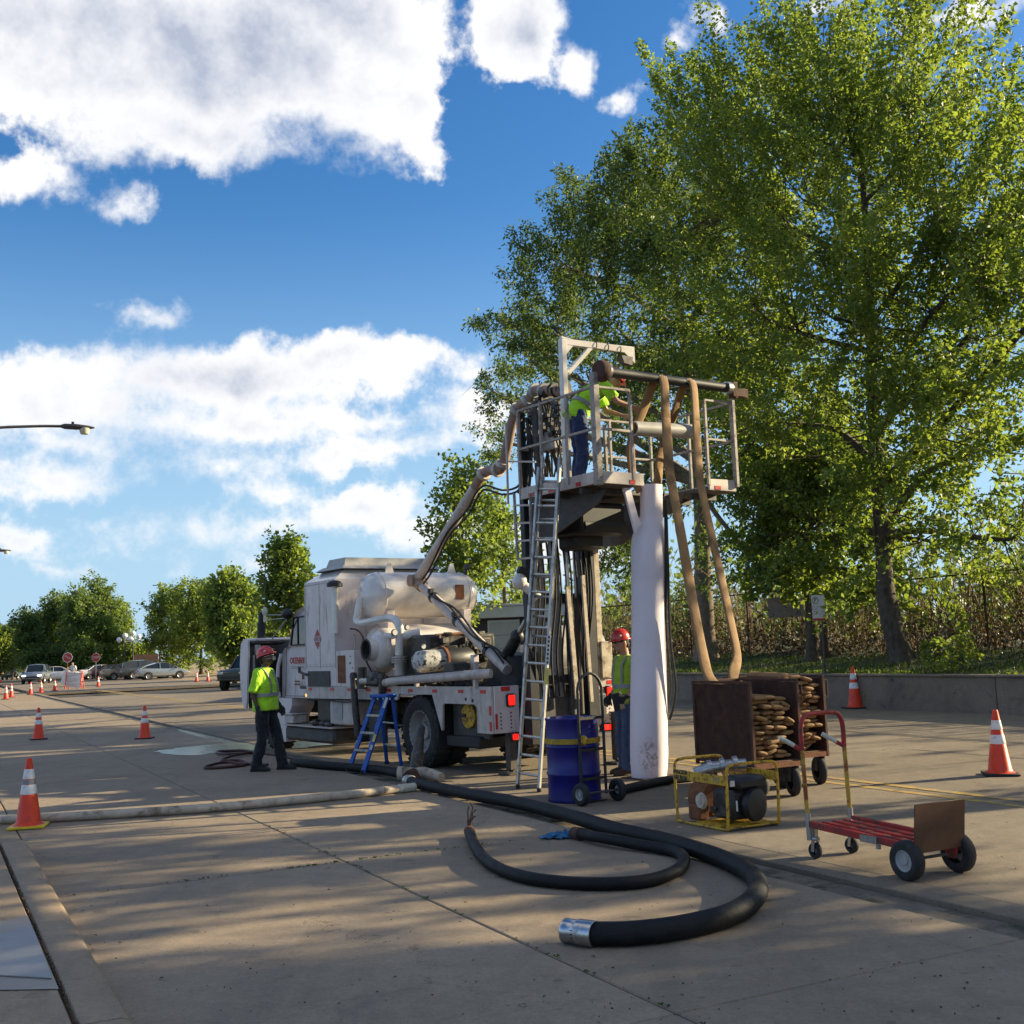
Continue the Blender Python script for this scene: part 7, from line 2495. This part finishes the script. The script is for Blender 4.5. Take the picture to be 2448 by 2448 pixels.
b = MB(); b.prism(octagon(.42, .4), (1, 0, 0), (0, 0, 1), (0, 1, 0), (q.x, q.y - .012, 2.15), .012); fb = b.build('paddle_face', 'white_sign', pd2, 0)
b = MB(); b.prism(octagon(.36, .4), (1, 0, 0), (0, 0, 1), (0, 1, 0), (q.x, q.y - .018, 2.15), .005); b.build('red_field', 'print_red', fb, 0)
text_mesh('lettering', 'STOP', 'white_sign', .22, (q.x, q.y - .022, 2.15), (.87, 0, -.5), (.5, 0, .87), fb, .001)
sp_ = D(229, 1625, 104); sp_ = V((sp_.x, sp_.y, 0.002))
ss = thing('stop_sign', 'red stop sign on a post left of the parked cars', 'sign', sp_)
b = MB(); b.box(sp_ + V((0, .03, 1.3)), (.05, .04, 2.6)); b.build('post', 'galvanised', ss)
b = MB(); b.prism(octagon(.41), (1, 0, 0), (0, 0, 1), (0, 1, 0), sp_ + V((0, -.012, 2.12)), .012); fb = b.build('sign_face', 'white_sign', ss, 0)
b = MB(); b.prism(octagon(.385), (1, 0, 0), (0, 0, 1), (0, 1, 0), sp_ + V((0, -.017, 2.12)), .004); b.build('red_field', 'print_red', fb, 0)
text_mesh('lettering', 'STOP', 'white_sign', .26, sp_ + V((0, -.020, 2.12)), (1, 0, 0), (0, 0, 1), fb, .001)

# no-parking sign on the wall
np0 = at_t(1972, 1606, 18.86); np0 = V((np0.x, np0.y, .76))
sg = thing('parking_sign', 'white parking sign with a red foot on a slim pole behind the wall', 'sign', np0)
tp1 = at_t(1957, 1425, 18.86)
b = MB(); b.cyl(np0, V((np0.x + .02, np0.y, tp1.z + .03)), .026, n=8); b.lathe([(.08, 0), (.07, .04), (.03, .07)], np0, (0, 0, 1), 10); b.build('pole', 'dark_steel', sg)
fc = V((np0.x - .06, np0.y - .05, (at_t(1957, 1423, 18.86).z + at_t(1957, 1484, 18.86).z) / 2))
hh_ = at_t(1957, 1423, 18.86).z - at_t(1957, 1484, 18.86).z
ww_ = hh_ * .54
sr = Matrix.Rotation(R(8), 3, 'Z')
sx_ = sr @ V((1, 0, 0)); sn_ = sr @ V((0, -1, 0))
b = MB(); b.box(fc, (ww_, .008, hh_), sr, 0, .004); fb = b.build('sign_face', 'white_sign', sg)
b = MB(); b.box(fc + sn_ * .0065 + V((0, 0, -hh_ * .45)), (ww_ * .96, .003, hh_ * .085), sr); b.build('red_foot', 'print_red', fb, 0)
b = MB(); ring = [fc + sn_ * .007 + sx_ * (-ww_ * .22 + .075 * math.cos(a)) + V((0, 0, hh_ * .30 + .075 * math.sin(a))) for a in [k * math.pi / 10 for k in range(21)]]
b.tube(ring, .010, 5); b.tube([ring[3], ring[13]], .009, 5); b.build('prohibition_ring', 'print_grey', fb)
text_mesh('lettering', 'P', 'print_black', .12, fc + sn_ * .006 - sx_ * ww_ * .22 + V((0, 0, hh_ * .30)), sx_, (0, 0, 1), fb, .001)
text_mesh('lettering', 'NO PARKING\n8 AM - 6 PM\nMON - FRI\nTOW ZONE', 'print_grey', .058, fc + sn_ * .006 + V((0, 0, -hh_ * .10)), sx_, (0, 0, 1), fb, .001)
# faded notice on the fence
fa, fbx = at_t(1834, 1430, TF - .10), at_t(1922, 1473, TF - .10)
c = (fa + fbx) / 2
mat('faded_sign', (0.17, 0.15, 0.125), .8, var=.25, scale=3, dirt=(0.20, 0.09, 0.07), damt=.6, dscale=2)
fs_ = thing('fence_notice', 'large faded brown notice board hung on the chain link fence', 'sign', c)
b = MB(); b.box(c, (.012, (fa - fbx).dot(NS), fa.z - fbx.z), Matrix.Rotation(TH, 3, 'Z'), 0, .004); bo = b.build('board', 'faded_sign', fs_)
text_mesh('lettering', 'NOTICE', 'print_red', .2, c - NT * .012 + V((0, 0, .14)), -NS, (0, 0, 1), bo, .001)


# street lamps on long arms
def street_lamp(tp0, tpl, label, arm_px=None):
    """tp0: lamp head position; pole stands towards the sidewalk"""
    hd = V(tp0)
    d = -NT
    pole = hd + d * tpl
    root = thing('street_lamp', label, 'street lamp', V((pole.x, pole.y, 0)), group='street lamps')
    b = MB(); b.tube([V((pole.x, pole.y, 0)), V((pole.x, pole.y, hd.z - 1.0))], [.11, .07], 10); b.build('pole', 'dark_steel', root)
    b = MB(); b.tube(spline([V((pole.x, pole.y, hd.z - 1.1)), hd + d * tpl * .9 + V((0, 0, -.75)), hd + d * tpl * .55 + V((0, 0, -.22)), hd + d * tpl * .25 + V((0, 0, -.05)), hd + d * .25], 5), .045, 8); b.tube([V((pole.x, pole.y, hd.z - 1.9)), hd + d * tpl * .52 + V((0, 0, -.25))], .025, 6); b.build('arm', 'dark_steel', root)
    b = MB()
    loft(b, [(hd + d * .30, d.cross(V((0, 0, 1))), V((0, 0, 1)), .06, .05), (hd + d * .2, d.cross(V((0, 0, 1))), V((0, 0, 1)), .10, .085), (hd - d * .15, d.cross(V((0, 0, 1))), V((0, 0, 1)), .15, .09), (hd - d * .50, d.cross(V((0, 0, 1))), V((0, 0, 1)), .17, .055), (hd - d * .70, d.cross(V((0, 0, 1))), V((0, 0, 1)), .08, .02)], 14)
    h_ = b.build('lamp_head', 'dark_steel', root, 60)
    b = MB(); b.lathe([(.165, 0), (.16, -.06), (.13, -.17), (.12, -.19), (.001, -.20)], hd - d * .40 + V((0, 0, -.03)), (0, 0, 1), 18); b.build('lens_bowl', 'lens_clear', h_)
    b = MB(); b.cyl(hd - d * .05 + V((0, 0, .06)), hd - d * .05 + V((0, 0, .16)), .045); b.build('photo_cell', 'dark_steel', h_)
    return root


street_lamp(D(170, 1020, 36), 4.6, 'cobra head street lamp on a long arm entering from the left edge')
street_lamp(D(-1, 1316, 75), 4.6, 'second street lamp farther away, only its head showing at the left edge')


# globe lamps by the lot
def globe_lamp(u, v, y, label, n=2):
    tpz = D(u, v, y)
    base = V((tpz.x, tpz.y, 0))
    root = thing('globe_lamp', label, 'street lamp', base, group='globe lamps in the lot')
    b = MB(); b.tube([base, base + V((0, 0, .8)), V((base.x, base.y, tpz.z - .5))], [.14, .07, .05], 10); b.build('pole', 'black_steel', root)
    b = MB(); b.bar(base + V((-.55, 0, tpz.z - .45)), base + V((.55, 0, tpz.z - .45)), .06, .08); b.build('cross_arm', 'black_steel', root)
    for x in (-.55, 0, .55)[:n + 1]:
        dz = .35 if x == 0 else 0
        b = MB(); b.ball(base + V((x, 0, tpz.z - .15 + dz)), .24, 14, 10); b.cyl(base + V((x, 0, tpz.z - .45)), base + V((x, 0, tpz.z - .3 + dz)), .06); b.build('globe', 'cone_white', root)
    return root


globe_lamp(299, 1525, 108, 'nearer globe lamp post above the parked cars')
globe_lamp(318, 1519, 113, 'farther globe lamp post just right of the first')
# utility pole
up_ = D(383, 1580, 142); up_ = V((up_.x, up_.y, 0)); utz = D(383, 1391, 142).z
ut = thing('utility_pole', 'tall brown wooden utility pole among the far trees', 'utility pole', up_)
b = MB(); b.cyl(up_, V((up_.x, up_.y, utz)), .17, .13, 10); b.build('pole_shaft', 'bark', ut)
b = MB(); b.bar(V((up_.x - .9, up_.y, utz - .4)), V((up_.x + .9, up_.y, utz - .4)), .1, .1); b.build('cross_arm', 'bark', ut)
# board fence behind the parked cars
f0, f1 = D(318, 1580, 118), D(378, 1576, 116)
wf = thing('board_fence', 'brown board fence panel behind the parked cars', 'fence', V((f0.x, f0.y, 0)))
nb = 16
for k in range(nb):
    p = f0.lerp(f1, (k + .5) / nb)
    b = MB(); b.box((p.x, p.y, 1.15), ((f1 - f0).length / nb * .93, .03, 2.3), None, 0, .004); b.build('board', 'wood_fence', wf)
for z in (.5, 1.9):
    b = MB(); b.bar(V((f0.x, f0.y + .04, z)), V((f1.x, f1.y + .04, z)), .04, .09); b.build('rail', 'wood_fence', wf)
# barricade
bc = G(178, 1647, 0)
ba = thing('barricade', 'white barricade of boards with orange edges among the far cones', 'barricade', bc)
for dz in (.25, .60, .95):
    b = MB(); b.box(bc + V((0, 0, dz)), (1.05, .03, .22), Matrix.Rotation(.12, 3, 'Z'), 0, .005); b.build('board', 'white_sign', ba)
for x in (-.5, .5):
    b = MB(); b.bar(bc + V((x, .35, 0)), bc + V((x, .02, 1.15)), .05, .05); b.build('leg', 'cone_orange', ba); b = MB(); b.bar(bc + V((x, -.35, 0)), bc + V((x, -.02, 1.15)), .05, .05); b.build('leg', 'cone_orange', ba)
b = MB(); b.box(bc + V((-.2, .02, .62)), (1.3, .02, .9), Matrix.Rotation(.3, 3, 'Y')); b.build('loose_sheet', 'cone_white', ba)


# ------------------------------------------------------------------ cars
CARP = dict(
    hatch=dict(L=4.4, W=1.74, belt=.90, st=[(-2.2, .55, .80, 0), (-2.05, .35, .98, 0), (-1.5, .28, 1.0, 1.22), (-.6, .25, .96, 1.45), (.2, .25, .93, 1.48), (.85, .25, .92, 1.22), (1.35, .26, .90, 0), (1.95, .32, .72, 0), (2.2, .42, .58, 0)]),
    sedan=dict(L=4.7, W=1.80, belt=.92, st=[(-2.35, .5, .85, 0), (-2.25, .32, .98, 0), (-1.5, .28, 1.0, 0), (-1.0, .26, .96, 1.38), (-.2, .25, .94, 1.45), (.45, .25, .93, 1.40), (1.15, .26, .94, 0), (2.0, .32, .82, 0), (2.35, .42, .62, 0)]),
    suv=dict(L=4.6, W=1.84, belt=1.05, st=[(-2.3, .55, 1.0, 0), (-2.2, .38, 1.1, 1.55), (-1.4, .32, 1.08, 1.72), (-.3, .3, 1.06, 1.74), (.5, .3, 1.05, 1.66), (1.1, .3, 1.05, 0), (1.9, .36, 1.0, 0), (2.3, .48, .75, 0)]),
    jeep=dict(L=4.2, W=1.75, belt=1.10, st=[(-2.1, .55, 1.05, 0), (-2.05, .45, 1.12, 1.78), (-1.0, .42, 1.12, 1.82), (.2, .42, 1.1, 1.80), (.75, .42, 1.1, 0), (1.9, .45, 1.05, 0), (2.1, .55, .9, 0)]),
)


def car(kind, label, loc, rotz, paint, group=None, lights=False, wheels=True, brake=False):
    """local y forward; body shell, glass house, roof, wheels, lamps, plate, bumpers"""
    K = CARP[kind]
    root = thing('parked_car' if group else 'car', label, 'car', loc, rotz, group, world=False)
    hw = K['W'] / 2
    vs, fs = [], []
    for (y, z0, zb, zr) in K['st']:
        e = 1 - .10 * (abs(y) / (K['L'] / 2)) ** 4
        for (x, z) in ((-hw * .82, z0), (-hw * .98 * e, z0 + .12), (-hw * e, z0 + (zb - z0) * .55), (-hw * .96 * e, zb - .04), (-hw * .88 * e, zb), (0, zb + .03), (hw * .88 * e, zb), (hw * .96 * e, zb - .04), (hw * e, z0 + (zb - z0) * .55), (hw * .98 * e, z0 + .12), (hw * .82, z0)):
            vs.append((x, y, z))
    n, k = 11, len(K['st'])
    for i in range(k - 1):
        for j in range(n):
            a, c = i * n + j, i * n + (j + 1) % n
            fs.append((a, c, c + n, a + n))
    fs += [tuple(range(n))[::-1], tuple(range((k - 1) * n, k * n))]
    body = MB().add(vs, fs).build('body', paint, root, 35)
    cab_ = [s for s in K['st'] if s[3] > 0]
    i0 = K['st'].index(cab_[0]); i1 = K['st'].index(cab_[-1])
    pre, post = K['st'][max(i0 - 1, 0)], K['st'][min(i1 + 1, k - 1)]
    rows = [(pre[0] + (.0 if kind in ('sedan',) else .05), pre[2], pre[2] + .01)] + [(s[0], s[2], s[3]) for s in cab_] + [(post[0], post[2], post[2] + .01)]
    vs, fs = [], []
    for (y, zb, zr) in rows:
        vs += [(-hw * .87, y, zb - .01), (-hw * .70, y, zr - .05 if zr > zb + .1 else zr), (0, y, zr), (hw * .70, y, zr - .05 if zr > zb + .1 else zr), (hw * .87, y, zb - .01)]
    for i in range(len(rows) - 1):
        for j in range(4):
            a = i * 5 + j
            fs.append((a, a + 1, a + 6, a + 5))
    MB().add(vs, fs).build('glass', 'glass_dark', root, 30)
    b = MB()
    for (s, s2) in zip(cab_[:-1], cab_[1:]):
        vv = []
        for q in (s, s2):
            vv += [(-hw * .71, q[0], q[3] - .045), (0, q[0], q[3] + .012), (hw * .71, q[0], q[3] - .045)]
        b.add(vv, [(0, 1, 4, 3), (1, 2, 5, 4)])
    for sgn in (-1, 1):
        for (a, c) in (((rows[0][0], rows[0][1]), (cab_[0][0], cab_[0][3] - .04)), ((rows[-1][0], rows[-1][1]), (cab_[-1][0], cab_[-1][3] - .04)), (((cab_[0][0] + cab_[-1][0]) / 2, K['belt']), ((cab_[0][0] + cab_[-1][0]) / 2, max(s[3] for s in cab_) - .06))):
            b.bar((sgn * hw * .885, a[0], a[1]), (sgn * hw * .715, c[0], c[1]), .05, .06)
    b.build('roof', paint, root, 40)
    wy = K['L'] * .30
    rw = .32 if kind not in ('suv', 'jeep') else .37
    for (x, y) in ((-1, wy), (1, wy), (-1, -wy), (1, -wy)):
        wheel(root, (x * (hw - .08), y, rw), rw, .2, (x, 0, 0), 'tyre', 'galvanised', .62, .03, 5)
        b = MB(); b.lathe([(rw * 1.0, -.02), (rw * 1.16, -.01), (rw * 1.16, .012), (rw, .012)], (x * (hw - .015), y, rw + .01), (x, 0, 0), 20); b.build('wheel_arch', 'rubber', root)
    yf, yr = K['st'][-1], K['st'][0]
    for x in (-1, 1):
        b = MB(); b.box((x * hw * .68, yf[0] - .06, yf[2] - .02), (.36, .16, .13), None, 0, .04); b.build('head_light', 'head_lamp' if lights else 'lens_clear', root)
        b = MB(); b.box((x * hw * .74, yr[0] + .06, yr[2] - .02), (.26, .14, .18), None, 0, .03); b.build('tail_light', 'lamp_amber' if brake and x < 0 else 'print_red', root)
        b = MB(); b.box((x * (hw + .06), cab_[-1][0] + .25, K['belt'] + .06), (.16, .10, .11), None, 0, .03); b.build('mirror', paint, root)
    b = MB(); b.box((0, yr[0] - .0, yr[1] + .20), (.34, .02, .12)); b.build('number_plate', 'white_sign', root)
    b = MB(); b.box((0, yf[0] + .0, yf[1] + .12), (hw * 1.3, .05, .14), None, 0, .03); b.build('grille', 'black_steel', root)
    return root


mat('paint_silver', (0.42, 0.45, 0.47), .25, .55, var=.04, coat=.5)
mat('paint_grey', (0.10, 0.11, 0.115), .28, .4, var=.04, coat=.5)
mat('paint_blue_grey', (0.20, 0.23, 0.28), .28, .4, var=.04, coat=.5)
mat('paint_gold', (0.40, 0.30, 0.19), .28, .45, var=.04, coat=.5)
mat('paint_maroon', (0.06, 0.02, 0.025), .28, .2, var=.04, coat=.5)
mat('paint_white', (0.66, 0.66, 0.65), .3, .0, var=.04, coat=.5)
mat('paint_green', (0.03, 0.045, 0.035), .35, .2, var=.1, coat=.3)
gpk = 'cars parked in the lot'


def cp(u, v, y):
    p = D(u, v, y)
    return V((p.x, p.y, .003))


car('hatch', 'silver hatchback nearest in the parked row, seen from behind its side', cp(388, 1600, 101), R(-62), 'paint_silver', gpk)
car('suv', 'dark sport utility car parked behind the silver hatchback', cp(352, 1600, 105.5), R(-60), 'paint_grey', gpk)
car('sedan', 'gold sedan in the middle of the parked row', cp(304, 1600, 108.5), R(-58), 'paint_gold', gpk)
car('sedan', 'dark maroon sedan parked beside the gold one', cp(275, 1600, 112), R(-58), 'paint_maroon', gpk)
car('sedan', 'white sedan at the left end of the parked row', cp(246, 1600, 116), R(-58), 'paint_white', gpk)
gdr = 'cars on the road'
car('suv', 'blue grey car driving towards the viewer with its headlights on', cp(88, 1600, 103), R(180 + 12), 'paint_blue_grey', None, True)
car('sedan', 'white sedan crossing behind the oncoming car', cp(136, 1600, 113), R(-72), 'paint_white')
car('sedan', 'grey sedan driving away with an amber lamp lit', cp(29, 1600, 140), R(14), 'paint_grey', None, False, True, True)
car('suv', 'dark car at the far left edge of the road', cp(3, 1600, 150), R(14), 'paint_maroon')
car('jeep', 'dark green off-road car half hidden by the raised truck hood', cp(600, 1600, 60), R(165), 'paint_green')

# ------------------------------------------------------------------ low building behind the truck
bw = thing('garage_building', 'low dark building with a white fascia and a pale garage door behind the truck', 'building', RD(21.5, 40, .3))
B0, B1 = D(1100, 1500, 46), D(1345, 1500, 46)
zt = D(1200, 1444, 46).z; zb_ = D(1200, 1477, 46).z
b = MB(); b.box(((B0.x + B1.x) / 2, 48.5, 1.5), (B1.x - B0.x, 5, 3.0)); b.build('wall', 'building_dark', bw, 0)
b = MB(); b.box(((B0.x + B1.x) / 2, 48.4, (zt + zb_) / 2), (B1.x - B0.x + .3, 5.4, zt - zb_), None, 0, .02); rf_ = b.build('roof_fascia', 'building_white', bw)
b = MB(); b.box(((B0.x + B1.x) / 2, 45.69, zt - .1), (B1.x - B0.x + .3, .02, .04)); b.build('fascia_trim', 'pale_grey', rf_)
g0, g1 = D(1170, 1488, 45.9), D(1240, 1560, 45.9)
gd = thing  # noqa
b = MB(); b.box(((g0.x + g1.x) / 2, 45.99, (g0.z + .5) / 2), (g1.x - g0.x + .16, .06, g0.z - .5 + .16)); gdo = b.build('door_frame', 'building_white', bw, 0)
for k in range(4):
    z = .55 + (g0.z - .55) * (k + .5) / 4
    b = MB(); b.box(((g0.x + g1.x) / 2, 45.93, z), (g1.x - g0.x, .06, (g0.z - .55) / 4 - .02), None, 0, .008); b.build('door_panel', 'door_pale', gdo)
g0, g1 = D(1262, 1488, 45.9), D(1330, 1560, 45.9)
b = MB(); b.box(((g0.x + g1.x) / 2, 45.96, (g0.z + .5) / 2), (g1.x - g0.x, .08, g0.z - .5)); b.build('side_door', 'pale_grey', bw, 0)
